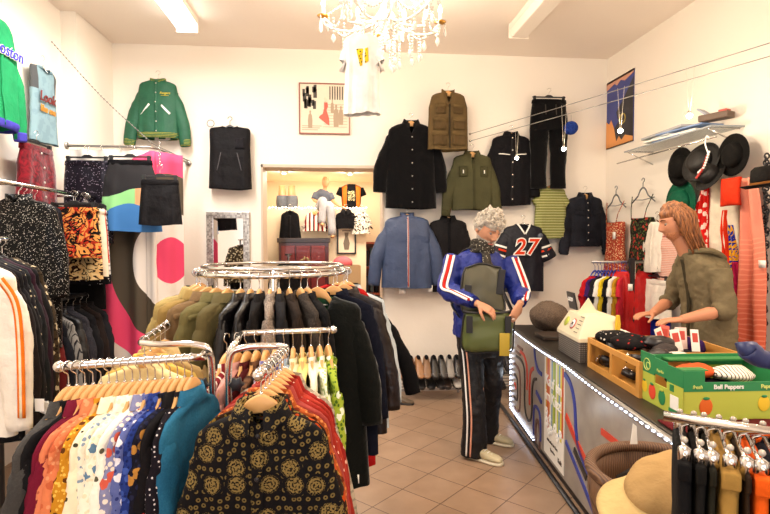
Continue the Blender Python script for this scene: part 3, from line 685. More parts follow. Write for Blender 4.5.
top('sequin_top', 'top', 'long black sequin top with long sleeves at the front of the upper rail', (-2.0, 3.52, zz), 0, cloth('#0d0b0d', 'sequin', '#d8d2c8'), UG, L=.95, ws=.22, chest=.25, hem=.24, depth=.06, nw=.07, neck=(.06, .03, 'r'), hk='black', short='black sequin top', out=.05, fold=.018, collar='band', cm=cloth('#0d0b0d', 'sequin', '#d8d2c8'))
for i, (lb, m, L) in enumerate((('black satin blouse second on the upper rail behind the sequin top', cloth('#131014', rough=.5), .7), ('black knitted top third on the upper left rail', cloth('#1a171a', 'tweed', '#26222a'), .68),
        ('charcoal jersey top fourth on the upper left rail', cloth('#242228'), .66), ('black lace top fifth on the upper left rail, before the prints', cloth('#17151a', 'floral', '#2a2630', '#221f28'), .62))):
    top('blouse', 'top', lb, (-2.06-.012*i, 3.62+.085*i, zz), R(-4*i), m, UG, L=L, ws=.2, chest=.21, hem=.21, depth=.04, nw=.07, sleeves=None, hk='black', short=lb.split(' on the')[0].split(' second')[0].split(' third')[0].split(' fourth')[0].split(' fifth')[0], lofi=True)
    hg = [o for o in bpy.data.objects if o.get('category') == 'hanger'][-1]
PR = [('orange skirt with black and red swirl print on the upper left rail', cloth('#e3a05a', 'swirl', '#c4442c', '#241a16', sc=1.3), -1.94, 3.98, .36, 'orange swirl-print skirt', .17),
      ('cream skirt with large orange and black leaf print behind the orange skirt', cloth('#ecd2a0', 'swirl', '#e6c48c', '#3a2018', sc=1.1), -1.88, 4.06, .52, 'cream leaf-print skirt', .17),
      ('ivory ruffled skirt with red edge on the upper left rail', cloth('#efe3cd', 'plain'), -1.83, 4.14, .5, 'ivory ruffled skirt', .15),
      ('bright red pleated skirt on the upper left rail', cloth('#d03a2c', 'plain'), -1.815, 4.20, .4, 'bright red pleated skirt', .15),
      ('white and black checked skirt on the upper left rail', cloth('#e8e6e2', 'plaid', '#4a4a50', sc=1.6), -1.80, 4.27, .5, 'black and white checked skirt', .15),
      ('black and white speckled skirt last on the upper left rail', cloth('#25232a', 'sparse', '#d8d4d0', sc=1.6), -1.785, 4.34, .58, 'speckled black skirt', .15),
      ('long black skirt hanging lowest on the upper left rail', cloth('#141216'), -1.85, 4.42, .78, 'long black skirt', .18)]
for lb, m, x, y, L, sh, wd in PR:
    x = -1.90-.32*(y-3.98)+{.17: .01, .15: .06, .18: -.02}[wd]
    bottom('skirt', 'skirt', lb, (x, y, zz), R(-8), m, UG, L=L, waist=wd, hem=wd+.03, depth=.035, short=sh, lofi=True)
for (x, y, z) in ((-1.8, 3.93, 1.5), (-1.68, 4.0, 1.5)):
    pass
wallrail('wall_rail', 'lower black rail under the upper one, packed with dark jackets', -2.0, 1.2, 3.3, 4.6, BLKP)
LGn = 'dark jackets on the lower left rail'
cols = [('black wool', '#141316', 'plain', None), ('black leather', '#1a1718', 'plain', None), ('rust red trimmed black', '#6a1f1a', 'plain', None), ('dark navy', '#1a1c26', 'plain', None), ('grey and white pinstriped', '#8f8c88', 'vstripe', '#2a282c'), ('black satin', '#121014', 'plain', None), ('charcoal tweed', '#2c2b30', 'tweed', '#45434a'), ('black cotton', '#19171b', 'plain', None), ('deep brown', '#2a1d18', 'plain', None), ('faded black', '#27252a', 'plain', None)]
for i, (nm, c, kd, c2) in enumerate(cols):
    m = cloth(c, kd, c2 or '#ffffff', c if c2 else None, sc=2.5 if kd == 'vstripe' else 1, rough=.45 if 'leather' in nm or 'satin' in nm else .85)
    ordn = ('front', 'second', 'third', 'fourth', 'fifth', 'sixth', 'seventh', 'eighth', 'ninth', 'rearmost')[i]
    top('jacket', 'jacket', '%s jacket, %s on the lower left rail' % (nm, ordn), (-1.98, 3.4+.105*i, 1.2-.085), R(-22), m, LGn, L=.62, ws=.205, chest=.21, hem=.21, depth=.04, nw=.06, hk='black', short='%s jacket on the lower left rail' % nm, out=.035, lofi=True, collar='band', front=('placket',) if i == 0 else None, hwid=.19)
# ---- near-left rail with the striped jacket
NR = empty('garment_rack', cw(-1.70, 1.98, 0), -TH+R(10), 'black rack at the left edge carrying the white striped jacket', 'clothes rack')
MB().tube([(0, 0, 1.635), (0, .5, 1.635)], .014, 10).build('rail', CHROME, NR)
for y in (0, .42):
    MB().tube([(0, y, 1.635), (0, y, .03)], .013, 10).build('upright', BLKP, NR); MB().tube([(-.2, y, .02), (.2, y, .02)], .014, 8).build('foot', BLKP, NR)
NG = 'garments on the rack at the left edge'
spec = [('white track jacket with orange and yellow sleeve stripes at the left edge', '#efe8dc', 'white striped track jacket', .68, 1.535, None), ('black top with an orange red hem behind the white track jacket', '#241a1a', 'black top behind the striped jacket', .6, 0, None),
        ('black crepe blouse third on the left edge rack', '#17151a', 'black crepe blouse', .74, 0, None), ('black dotted blouse fourth on the left edge rack', '#1a1820', 'black dotted blouse', .7, 0, 'dots'),
        ('teal edged black cardigan on the left edge rack', '#202428', 'teal edged cardigan', .62, 0, None), ('plum coloured cardigan on the left edge rack', '#3a1f30', 'plum cardigan', .6, 0, None),
        ('black wool cardigan before the patterned one on the left edge rack', '#141216', 'black wool cardigan', .72, 0, None), ('brown and olive patterned blouse last on the left edge rack', '#4a3d2c', 'patterned olive blouse', .6, 0, 'floral')]
for i, (lb, c, sh, L, _, kd) in enumerate(spec):
    D = 2.05+.05*i; x = (30+4.2*i-385)/525*D-.262
    m = cloth(c, kd or 'plain', '#c8bca0', '#20180f')
    o, b = top('jacket' if i == 0 else 'blouse', 'jacket' if i == 0 else 'top', lb, cw(x, D, 1.635-.085), -TH+R(-3-i), m, NG, L=L, ws=.21, chest=.215, hem=.2, depth=.03 if i else .045, nw=.065, hk='black' if i != 1 else 'wood', short=sh, out=.045, sl=.6, lofi=i > 0, hwid=.19, collar='band' if i == 0 else None)
    if i == 0:
        for k, (mc, w) in enumerate(((cloth('#e8862a'), .034), (cloth('#f0e2c8'), .012))):
            mb = MB(); pts = smooth_path([(.19, -.05, -.07), (.245, -.048, -.16), (.262, -.05, -.32), (.262, -.05, -.6)], 6)
            mb.tube([q+Vector((0, -.004*k-.0, 0)) for q in pts], w*.5, 8, flat=.3, ref=(1, 0, 0)); mb.build('sleeve_stripe', mc, o)
    if i in (1, 2, 3, 4, 5, 6):
        for q in range(2 if i > 1 else 1):
            t = MB(); t.cbox((.305+.012*((i*3+q) % 3), -.03, -.55-.08*q-.02*i), (.042, .002, .05), Matrix.Rotation(.3*((i+q) % 3-1), 3, 'Y')); t.build('price_tag', WHITE, o, smooth=False)
# ------------------------------------------------------------------ four-arm stand in the foreground
ZR = 1.23
def sp(px, D, z=ZR): return cw((px-385)/FPX*D, D, z)
stand = empty('garment_rack', sp(217, 1.95, 0), 0, 'chrome four-arm clothes stand in the left foreground with star knobs', 'clothes rack')
so = sp(217, 1.95, 0)
def loc(v): return v-so
cx = [loc(sp(210, 1.93)), loc(sp(228, 1.93)), loc(sp(210, 2.0)), loc(sp(228, 2.0))]
arms = {'A': [cx[0]-Vector((0, 0, .3)), cx[0]-Vector((0, 0, .06)), cx[0]+Vector((-.01, -.03, -.01)), loc(sp(200, 1.79)), loc(sp(190, 1.775)), loc(sp(57, 1.65))],
        'B': [cx[2]-Vector((0, 0, .3)), cx[2]-Vector((0, 0, .05)), cx[2]+Vector((-.05, 0, 0)), loc(sp(160, 2.0)), loc(sp(146, 2.02)), loc(sp(141, 2.08)), loc(sp(166, 2.5))],
        'C': [cx[1]-Vector((0, 0, .3)), cx[1]-Vector((0, 0, .05)), cx[1]+Vector((.05, 0, 0)), loc(sp(274, 1.97)), loc(sp(284, 1.95)), loc(sp(284, 1.9)), loc(sp(257, 1.54))],
        'D': [cx[3]-Vector((0, 0, .3)), cx[3]-Vector((0, 0, .05)), cx[3]+Vector((.02, .05, 0)), loc(sp(240, 2.2)), loc(sp(250, 2.25)), loc(sp(333, 2.33))]}
for a, pts in arms.items():
    MB().tube(pts, .0125, 12, k=4).build('arm', CHROME, stand)
    MB().sphere(pts[-1], .018, 14, 9).build('end_ball', CHROME, stand)
for c in cx: MB().tube([(c.x, c.y, .06), (c.x, c.y, ZR-.25)], .013, 10).build('upright', CHROME, stand)
for c in (cx[0]+Vector((-.03, -.02, -.13)), cx[1]+Vector((.03, -.02, -.13))):
    kn = MB(); poly = [((.030 if i % 2 == 0 else .02)*math.cos(PI*i/6), (.030 if i % 2 == 0 else .02)*math.sin(PI*i/6)) for i in range(12)]
    kn.prism(poly, -.012, .012, c=c); kn.build('star_knob', BLKP, stand, bevel=.003)
for a in range(4): d = Vector((math.cos(a*PI/2+.6), math.sin(a*PI/2+.6), 0)); MB().tube([(0, 0, .05), d*.3+Vector((0, 0, .03)), d*.5+Vector((0, 0, .02))], .014, 8).build('foot', CHROME, stand)
# shirts on the near-left arm
F = cloth
AG = 'shirts on the near left arm of the four-arm stand'
LA = [('dark grey flannel shirt', F('#4a4846', 'washed', '#5c5a58')), ('jet black shirt', F('#1a181b')), ('burgundy shirt', F('#7c1c3a')), ('salmon pink shirt with faint print', F('#d98a66', 'sparse', '#b86a50', sc=1.3)),
      ('salmon shirt with leaf print', F('#d88860', 'floral', '#c8704c', '#e0a078')), ('mustard and brown floral shirt', F('#c8922c', 'floral', '#6a4018', '#e8c060', sc=1.4)), ('cream shirt with sparse sprigs', F('#efe4c8', 'sparse', '#4a4a3a', sc=1.1)),
      ('off-white printed shirt', F('#ece4d2', 'floral', '#e2dac8', '#8fa0b0', sc=.9)), ('ivory shirt with blue leaf print', F('#f0ead8', 'floral', '#6f8ea8', '#e8dcc0', sc=.9)), ('white blouse with small flowers', F('#f2ecdf', 'sparse', '#6a6a58', sc=.9)),
      ('lavender shirt with coral flowers', F('#8f90b0', 'floral', '#d06a58', '#e8dcd0', sc=.8)), ('blue and white splash print shirt', F('#6a74a8', 'floral', '#e4e2ea', '#3a4480', sc=1.0)), ('royal blue patterned shirt', F('#2f4488', 'floral', '#4a62a8', '#22306a', sc=1.3)),
      ('navy shirt with golden flowers', F('#1c1c2e', 'floral', '#b88a48', '#2c3050', sc=.8)), ('black shirt with small red motifs', F('#1a161a', 'sparse', '#c83a28', sc=.6)), ('black polka dot shirt', F('#221c26', 'dots', '#d8d0d0', sc=1.5)), ('teal denim shirt', F('#2c6a88', 'washed', '#3d7f9c'))]
def along(p, q, t): return p+(q-p)*t
pa, pb = sp(66, 1.66), sp(194, 1.78)
for i, (nm, m) in enumerate(LA):
    t = i/(len(LA)-1)*.97; q = along(pa, pb, t)
    o, b = top('shirt', 'shirt', nm+' on the near left arm of the foreground stand', q+Vector((0, 0, -.078)), -PI/2-TH+R(-17+9*t+random.Random(i).uniform(-2.5, 2.5)), m, AG, L=.72, ws=.195, chest=.2, hem=.2, depth=.023, nw=.055, short=nm, out=.035, sl=.56, fold=.006,
        lofi=False, collar='shirt' if i % 2 == 0 else 'band', sr=(.055, .05, .045), hwid=.17, gap=.048, hgroup='pale wooden hangers on the near left arm', slope=.08)
# shirts on the arm coming towards the camera
CG = 'shirts on the arm that points at the camera'
LC = [('black shirt covered in golden dahlia blossoms, frontmost on the arm pointing at the camera', 'golden dahlia shirt', F('#151114', 'dahlia', '#8d7a4c', '#7a6a42')), ('brown, orange and black paisley shirt behind the dahlia shirt', 'paisley shirt', F('#3a2418', 'floral', '#c0561c', '#8f7a3a', sc=1.1)),
      ('orange brown print shirt third on the arm pointing at the camera', 'orange brown print shirt', F('#b06030', 'floral', '#7a3418', '#d89058', sc=1.2)), ('dusty rose shirt fourth on the arm pointing at the camera', 'dusty rose shirt', F('#a85048')),
      ('brick red shirt with tiny white marks', 'brick red marked shirt', F('#a03428', 'sparse', '#e8d0c0', sc=1.5)), ('rust red shirt behind the brick red one', 'rust red shirt', F('#b04434')),
      ('scarlet shirt with pale flecks near the bend of the arm', 'scarlet flecked shirt', F('#9a2a22', 'sparse', '#e0c0b0', sc=1.2)), ('beige and grey checked shirt nearest the stand column', 'beige checked shirt', F('#b8ac98', 'plaid', '#7a7468', sc=2.2))]
qa, qb = sp(260, 1.575), sp(283, 1.90)
for i, (lb, sh, m) in enumerate(LC):
    t = i/(len(LC)-1); q = along(qa, qb, t**.9)
    o, b = top('shirt', 'shirt', lb, q+Vector((0, 0, -.078)), -TH+R(0 if i == 0 else -7-1.5*i), m, CG, L=.74, ws=.2, chest=.215, hem=.225, depth=.05 if i == 0 else .022, nw=.06, neck=(.045, .035, 'v') if i == 0 else None, short=sh, out=.05, sl=.56, fold=.012 if i == 0 else .007,
        collar='shirt', front=('placket', 'button') if i == 0 else None, sr=(.068, .058, .048), fm=None, hwid=.185, gap=.034, hgroup='pale wooden hangers on the arm pointing at the camera', slope=.075)
    if i == 0:
        for k in kids(o):
            if k.name.startswith('button') and 'placket' not in k.name: k.data.materials[0] = BLKP
        MB().cbox((0, .03, -.03), (.045, .003, .018)).build('neck_label', cloth('#8a8070'), o)
# shirts on the far-right arm
DG = 'shirts on the far right arm of the four-arm stand'
LD = [('maroon and white striped shirt', F('#8a3038', 'vstripe', '#e8dcd0', '#8a3038', sc=2)), ('pink blush shirt', F('#d8a8a0')), ('dark red corduroy shirt', F('#5a1a1e')), ('brown checked shirt', F('#7a5a44', 'plaid', '#4a3428', sc=2)),
      ('white and lilac striped shirt', F('#e8e0ea', 'vstripe', '#8078a8', '#e8e0ea', sc=2)), ('violet blue floral shirt', F('#5a5890', 'floral', '#c8c0d8', '#3a3868')), ('sky blue striped shirt', F('#a8bcd0', 'vstripe', '#e8ecf0', '#7890b0', sc=2)),
      ('cream shirt', F('#efe6c4')), ('pale yellow shirt', F('#e8dc98')), ('ivory linen shirt', F('#f0e8d8')), ('white shirt with green leaves', F('#eef0dc', 'floral', '#7a9a3c', '#c8d088', sc=.9)), ('lime and olive tropical print shirt', F('#a8b848', 'floral', '#eef0dc', '#5a7a30', sc=.8))]
ra, rb = sp(226, 2.16), sp(328, 2.32)
for i, (nm, m) in enumerate(LD):
    t = i/(len(LD)-1); q = along(ra, rb, t)
    top('shirt', 'shirt', nm+' on the far right arm of the foreground stand', q+Vector((0, 0, -.078)), -PI/2-TH+R(-14+32*t), m, DG, L=.72, ws=.2, chest=.205, hem=.21, depth=.02, nw=.055, short=nm, out=.035, sl=.56, fold=.007, lofi=True, collar='band', sr=(.055, .05, .045), hwid=.17, gap=.05, hgroup='pale wooden hangers on the far right arm', slope=.08)
# coats on the far-left arm
BG = 'pale jackets on the far left arm of the four-arm stand'
LB = [('cream linen jacket', F('#e8d8a8')), ('straw yellow jacket', F('#d8b868')), ('pale khaki jacket', F('#b8a070')), ('sand coloured jacket', F('#cbb284')), ('orange knitted cardigan', F('#d06a30'))]
for i, (nm, m) in enumerate(LB):
    q = along(sp(143, 2.1), sp(164, 2.45), i/(len(LB)-1))
    top('jacket', 'jacket', nm+' on the far left arm of the foreground stand', q+Vector((0, 0, -.078)), -TH+R(-6+4*i), m, BG, L=.66, ws=.205, chest=.22, hem=.22, depth=.03, nw=.06, short=nm, out=.05, lofi=True, collar='shirt', hwid=.18, gap=.03, hgroup='pale wooden hangers on the far left arm')
# ------------------------------------------------------------------ round rack with coats
RC = atD(274, 272, 3.0); RCz = 1.45; RCx, RCy = RC.x, RC.y; RR = .42
rr_ = empty('round_rack', (RCx, RCy, 0), 0, 'round chrome coat rack in the middle of the shop', 'clothes rack')
MB().torus((0, 0, RCz), RR, .0125, 72, 10).build('rail_ring', CHROME, rr_)
MB().torus((0, 0, RCz+.035), RR-.03, .009, 72, 8).build('rail_ring', CHROME, rr_)
MB().tube([(0, 0, .02), (0, 0, RCz+.02)], .02, 12).build('column', CHROME, rr_)
for a in range(4):
    d = Vector((math.cos(a*PI/2+.3), math.sin(a*PI/2+.3), 0)); MB().tube([Vector((0, 0, RCz)), d*RR+Vector((0, 0, RCz))], .008, 8).build('spoke', CHROME, rr_)
    MB().tube([Vector((0, 0, .05)), d*.38+Vector((0, 0, .02))], .015, 8).build('foot', CHROME, rr_)
CGp = 'coats and jackets on the round rack'
LR = [(-182, 'dark green quilted jacket furthest left on the round rack', '#2c3420', .6, 'dark green quilted jacket'), (-176, 'sand beige trench coat on the left of the round rack', '#bca67c', .8, 'sand beige trench coat'), (-168, 'stone coloured raincoat on the round rack', '#ae9a6c', .8, 'stone coloured raincoat'),
      (-158, 'light khaki parka on the round rack', '#a89462', .82, 'light khaki parka'), (-147, 'mustard khaki anorak on the round rack', '#9a8250', .8, 'mustard khaki anorak'), (-136, 'taupe brown jacket with shoulder flaps', '#80694c', .8, 'taupe brown jacket'),
      (-126, 'olive army parka with a hood on the round rack', '#746c48', .85, 'olive army parka'), (-116, 'moss green field coat on the round rack', '#6a6142', .8, 'moss green field coat'),
      (-106, 'black leather jacket with shiny sleeves on the round rack', '#161316', .75, 'black leather jacket'), (-99, 'second black leather jacket, right of the first', '#1c181a', .72, 'second black leather jacket'), (-93, 'black suede jacket on the round rack', '#201c1c', .74, 'black suede jacket'),
      (-86, 'grey salt-and-pepper tweed coat on the round rack', '#7c7068', .85, 'grey tweed coat'), (-80, 'charcoal wool blazer on the round rack', '#2c2a2c', .74, 'charcoal wool blazer'), (-73, 'dark brown corduroy jacket on the round rack', '#332820', .74, 'brown corduroy jacket'),
      (-65, 'grey-brown herringbone jacket on the round rack', '#3a3430', .76, 'herringbone jacket'), (-60, 'black wool blazer beside the velvet coat', '#1c1a1b', .76, 'black wool blazer'), (5, 'black pinstriped blazer partly behind the velvet coat', '#1a1a1e', .78, 'black pinstriped blazer'),
      (-52, 'long black-green velvet coat facing the camera on the round rack', '#0e130e', .98, 'long velvet coat'), (-36, 'navy blue blazer behind the long velvet coat', '#161a2c', .85, 'navy blue blazer'), (-4, 'white blouse with blue trim behind the navy blazer', '#c8d0d4', .8, 'white blouse with blue trim'),
      (-19, 'dark brown leather coat furthest right on the round rack', '#2c1c16', .8, 'dark brown leather coat'), (12, 'black padded jacket at the back right of the round rack', '#151417', .7, 'black padded jacket')]
RTS = {'long velvet coat': -7, 'navy blue blazer': -9, 'white blouse with blue trim': 0, 'dark brown leather coat': -2, 'black padded jacket': 8}
for i, (ph, lb, c, L, sh) in enumerate(LR):
    a = R(ph); rt = RTS.get(sh); q = Vector((RCx+RR*math.cos(a), RCy+RR*math.sin(a), RCz-.072))
    kd = {'grey tweed coat': ('tweed', '#a89c90'), 'herringbone jacket': ('tweed', '#554c44'), 'black pinstriped blazer': ('vstripe', '#55555c'), 'brown corduroy jacket': ('vstripe', '#40332a')}.get(sh, ('plain', '#ffffff'))
    m = cloth(c, kd[0], kd[1], c, sc=4 if kd[0] == 'vstripe' else 1, rough=.35 if 'leather' in sh else .9, sheen=.25 if 'velvet' in sh else 0)
    vc = sh == 'long velvet coat'; left = ph < -110
    o, b = top('coat', 'coat', lb, q, R(rt) if rt is not None else a, m, CGp, L=L, ws=.215 if not vc else .225, chest=.225, hem=.24 if not vc else .27, depth=.075 if vc else (.06 if left else .028), nw=.088 if vc else .062, neck=(.082, .22, 'v') if vc else None, short=sh, out=.06 if 'padded' not in sh else .2, sl=.6, fold=.022 if left else .014,
        lofi=not (vc or left), collar=None if vc else 'shirt', front=('placket',) if vc else None, hgroup='pale wooden hangers on the round rack', sr=(.075, .065, .055) if left or vc else (.058, .052, .048), hwid=.18, gap=.035)
    if left and i in (5, 6): 
        for s in (-1, 1): b.patch([(s*.11, -.05), (s*.2, -.07), (s*.2, -.095), (s*.11, -.08)], .008, 4, 2, False).build('shoulder_flap', m, o, solid=.006)
    if vc:
        b.patch([(-.08, -.008), (.08, -.008), (.03, -.26), (-.03, -.26)], -.012, 5, 6, False).build('lining', cloth('#3f7350', rough=.4), o, solid=.003)
        MB().cbox((0, .03, -.05), (.1, .003, .006)).build('neck_label', WHITE, o); MB().cbox((.2, -.05, -.93), (.035, .002, .045)).build('price_tag', WHITE, o)
    if sh == 'dark brown leather coat': pass
o, b = top('shirt', 'shirt', 'scarlet dress shirt whose hem shows below the velvet coat', (RCx+.36, RCy-.05, RCz-.072), R(2), cloth('#b01c1c'), CGp, L=1.04, ws=.19, chest=.2, hem=.22, depth=.05, nw=.06, short='scarlet dress shirt', sleeves=None, lofi=True, hwid=.17)
# ------------------------------------------------------------------ mirror, pictures
def mosaic():
    t = NT('mirror_frame_mosaic'); v = t.coord(); c = t.vor(v, 60, out=1, rnd=0); sp_ = t.n('ShaderNodeSeparateColor'); t.l(c, sp_.inputs[0])
    t.base(t.ramp(sp_.outputs[0], [(0, hexc('#8d8680')), (1, hexc('#d8d2ca'))], False)); t.b.inputs['Metallic'].default_value = .7; t.b.inputs['Roughness'].default_value = .3; return t.m
p0 = onY(207, 212, YB); p1 = onY(250, 212, YB); mw = (p1.x-p0.x)/2; mx = (p0.x+p1.x)/2; mt = p0.z; mbz = .75; fw_ = .065
mr = empty('wall_mirror', (mx, YB-.02, mbz), 0, 'tall mirror in a silver mosaic frame left of the doorway', 'mirror')
Hm = mt-mbz; mb = MB()
for x0, x1, z0, z1 in ((-mw, -mw+fw_, 0, Hm), (mw-fw_, mw, 0, Hm), (-mw+fw_, mw-fw_, 0, fw_), (-mw+fw_, mw-fw_, Hm-fw_, Hm)): mb.box(x0, x1, -.025, .018, z0, z1)
mb.build('frame', mosaic(), mr, smooth=False, bevel=.003)
MB().box(-mw+fw_-.005, mw-fw_+.005, -.008, .0, fw_-.005, Hm-fw_+.005).build('glass', plain('mirror_glass', '#f0f0f0', .02, 1.0), mr, smooth=False)
# framed art on the back wall: a red figure in a grey and cream street
p0 = onY(299, 83, YB); p1 = onY(350, 135, YB); w2 = (p1.x-p0.x)/2; h2 = (p0.z-p1.z)
pic = empty('framed_picture', ((p0.x+p1.x)/2, YB-.012, p1.z), 0, 'square framed print of a red figure among grey shapes above the doorway', 'picture')
mb = MB(); f = .012
for a in ((-w2, -w2+f, 0, h2), (w2-f, w2, 0, h2), (-w2+f, w2-f, 0, f), (-w2+f, w2-f, h2-f, h2)): mb.box(a[0], a[1], -.014, .01, a[2], a[3])
mb.build('frame', plain('red_brown_frame', '#8a4a38', .4), pic, smooth=False)
MB().box(-w2+f, w2-f, -.006, .004, f, h2-f).build('sheet', plain('print_paper', '#e0d0ba', .6, var=.06, bscale=30), pic, smooth=False)
art = MB(); rnd = random.Random(4)
for i in range(16):
    x = -w2+.03+rnd.random()*.13; z = h2*.45+rnd.random()*h2*.45; art.box(x, x+.02+.02*rnd.random(), -.009, -.006, z, min(h2-.02, z+.05+.05*rnd.random()))
for i in range(6): x = .05+i*.026; art.box(x, x+.012, -.009, -.006, h2*.68, h2*.94)
art.build('ink_pattern', plain('ink_grey', '#4c4640', .7), pic, smooth=False)
art = MB()
for i in range(9): z = h2*(.14+.055*i); art.box(-.02+.01*(i % 3), w2-.03, -.008, -.006, z, z+.005)
for i in range(3): art.box(-w2+.03, -.07+.02*i, -.008, -.006, .04+.02*i, .048+.02*i)
art.build('pale_lines', plain('ink_sand', '#b09c84', .7), pic, smooth=False)
MB().prism([(-.005, .33), (.03, .33), (.035, .29), (.02, .25), (.045, .17), (.05, .09), (.03, .1), (-.06, .17), (-.05, .19), (-.02, .21), (-.005, .27)], -.0105, -.006).build('red_figure', plain('ink_red', '#cf5a48', .6), pic, smooth=False)
art = MB()
for x, z, s in ((.12, .08, 1.0), (.17, .1, .85), (-.15, .06, .8), (.08, .22, .6)):
    art.prism([(x-.025*s, z), (x+.025*s, z), (x+.03*s, z+.1*s), (x+.022*s, z+.17*s), (x+.008*s, z+.19*s), (x+.012*s, z+.22*s), (x, z+.235*s), (x-.012*s, z+.22*s), (x-.008*s, z+.19*s), (x-.022*s, z+.17*s), (x-.03*s, z+.1*s)], -.0095, -.006)
art.build('pale_figures', plain('ink_tan', '#a8927a', .7), pic, smooth=False)
mb = MB(); mb.sphere((.012, -.008, .37), (.017, .003, .02), 12, 6); mb.prism([(.0, .335), (.028, .335), (.02, .36), (.008, .36)], -.0105, -.006); mb.build('figure_head', plain('ink_skin', '#e8cdb4', .6), pic)
# poster on the right wall: blue night, black shape, orange flames, plain oval
q0 = onX(608, 84, XR); q1 = onX(635, 68, XR); zt = (q0.z+q1.z)/2; zb = (onX(608, 149, XR).z+onX(635, 141, XR).z)/2; W_ = q0.y-q1.y; Hh = zt-zb
po = empty('poster', (XR-.008, (q0.y+q1.y)/2, zb), -PI/2, 'blue and orange poster with a dark shape on the right wall near the corner', 'poster')
hw = W_/2
MB().box(-hw, hw, -.002, .006, 0, Hh).build('sheet', plain('poster_blue', '#2c3a86', .35, var=.1, bscale=20), po, smooth=False)
MB().prism([(-.14, .0), (hw, 0), (hw, Hh*.9), (hw*.5, Hh*.72), (.05, Hh*.62), (-.06, Hh*.5), (-.02, Hh*.35), (-.12, Hh*.25)], -.004, -.002).build('dark_shape', plain('poster_dark', '#1d1c26', .4), po, smooth=False)
MB().prism([(-hw, 0), (hw, 0), (hw, .05), (.12, .09), (.05, .05), (0, .1), (-.05, .05), (-.1, .2), (-.16, .3), (-.2, .26), (-hw, .3)], -.006, -.004).build('orange_flames', plain('poster_orange', '#e0954e', .4), po, smooth=False)
MB().prism([(-hw, Hh), (-hw, Hh*.88), (-.1, Hh*.93), (-.05, Hh*.89), (.02, Hh*.94), (.1, Hh*.9), (hw, Hh*.95), (hw, Hh)], -.006, -.004).build('pale_clouds', plain('poster_pale', '#c98f78', .4), po, smooth=False)
mb = MB(); mb.torus((.07, -.006, Hh*.37), .05, .006, 20, 6, M=Matrix.Rotation(PI/2, 3, 'X')); mb.build('plain_oval', plain('poster_yellow', '#b8a04a', .4), po)
MB().box(-hw, hw, -.006, .004, Hh-.02, Hh).box(-hw, hw, -.006, .004, 0, .01).build('edge_strip', plain('poster_dark', '#1d1c26', .4), po, smooth=False)
# ------------------------------------------------------------------ ceiling lamps
def batten(px, py, label, lit, L=3.4):
    p = onZ(px, py, ZC-.13); o = empty('ceiling_lamp', (p.x, p.y, ZC), 0, label, 'ceiling lamp', 'long ceiling lamps')
    MB().box(-.09, .09, -L, 0, -.06, 0).build('housing', plain('lamp_housing', '#f0e4d6', .4), o, smooth=False, bevel=.008)
    MB().prism([(-.09, -.06), (.09, -.06), (.07, -.13), (-.07, -.13)], -L, 0).build('diffuser', plain('lamp_diffuser_lit', '#ffffff', .5, emit=6.5, ecol='#fff8ee') if lit else plain('lamp_diffuser_off', '#f6eadc', .4), o, smooth=False, bevel=.008)
    for y in (-L-.012, .0): MB().box(-.095, .095, y, y+.012, -.135, 0).build('end_plate', plain('lamp_housing', '#f0e4d6', .4), o, smooth=False)
batten(187, 32, 'lit long ceiling lamp at the upper left', True); batten(519, 38, 'unlit long ceiling lamp at the upper right', False)
# ------------------------------------------------------------------ chandelier
cp = atD(385, 30, 3.65); CX, CY = cp.x, cp.y
ch = empty('chandelier', (CX, CY, ZC), 0, 'glowing white crystal chandelier hanging at the top centre', 'chandelier')
CRY = plain('crystal_bead', '#fffaf2', .08, coat=1.0); CRY.node_tree.nodes['Principled BSDF'].inputs['Transmission Weight'].default_value = .35
GOLD = plain('brass', '#b8863c', .3, .9); BULB = plain('candle_bulb', '#fff4e0', .5, emit=30, ecol='#ffe6c0')
MB().lathe([(0, 0), (.07, 0), (.06, -.03), (.012, -.05), (.012, -.2), (.03, -.22), (.05, -.27), (.03, -.33), (.015, -.36), (.03, -.4), (.07, -.46), (.05, -.52), (.02, -.56), (.035, -.6), (.01, -.65), (0, -.66)], 18).build('stem', CRY, ch)
def beads(mb, pts, r=.009, step=.02):
    d = 0; pts = smooth_path(pts, 6)
    for a, b in zip(pts, pts[1:]):
        L = (b-a).length
        while d < L: mb.sphere(a+(b-a)*(d/L), r, 6, 4); d += step
        d -= L
rnd = random.Random(7)
for i in range(10):
    a = i*PI/5+.35; d = Vector((math.cos(a), math.sin(a), 0)); up = Vector((0, 0, 1)); Rr = .29 if i % 2 else .44; e = d*Rr+up*(-.42)
    arm = MB().tube([up*-.46, d*.12+up*-.52, d*.26+up*-.54, d*(Rr-.02)+up*-.49, e], .009, 8, k=4).build('arm', CRY, ch)
    cup = MB().lathe([(0, -.02), (.03, -.012), (.045, .0), (.02, .004), (.012, .01)], 14, e).build('drip_cup', CRY if i % 2 else GOLD, ch)
    MB().lathe([(0, 0), (.011, 0), (.011, .06), (0, .062)], 10, e).build('candle', WHITE, cup)
    MB().lathe([(0, .06), (.012, .07), (.015, .085), (.009, .105), (0, .125)], 10, e).build('bulb', BULB, cup)
    g = MB(); t = e
    for k in range(3):
        q = t+Vector((.035*math.cos(k*2.1), .035*math.sin(k*2.1), 0)); beads(g, [q, q-up*.05], .007, .016); g.lathe([(0, -.11), (.014, -.085), (.006, -.05), (0, -.05)], 6, q)
    nx = (i+1)*PI/5+.35; R2 = .44 if i % 2 else .29; e2 = Vector((math.cos(nx), math.sin(nx), 0))*R2+up*-.42
    beads(g, [e-up*.01, (e+e2)*.5*.96-up*.13, e2-up*.01], .009, .02); beads(g, [e-up*.01, d*.25-up*.33, d*.03-up*.24], .008, .02)
    g.build('bead_garland', CRY, ch)
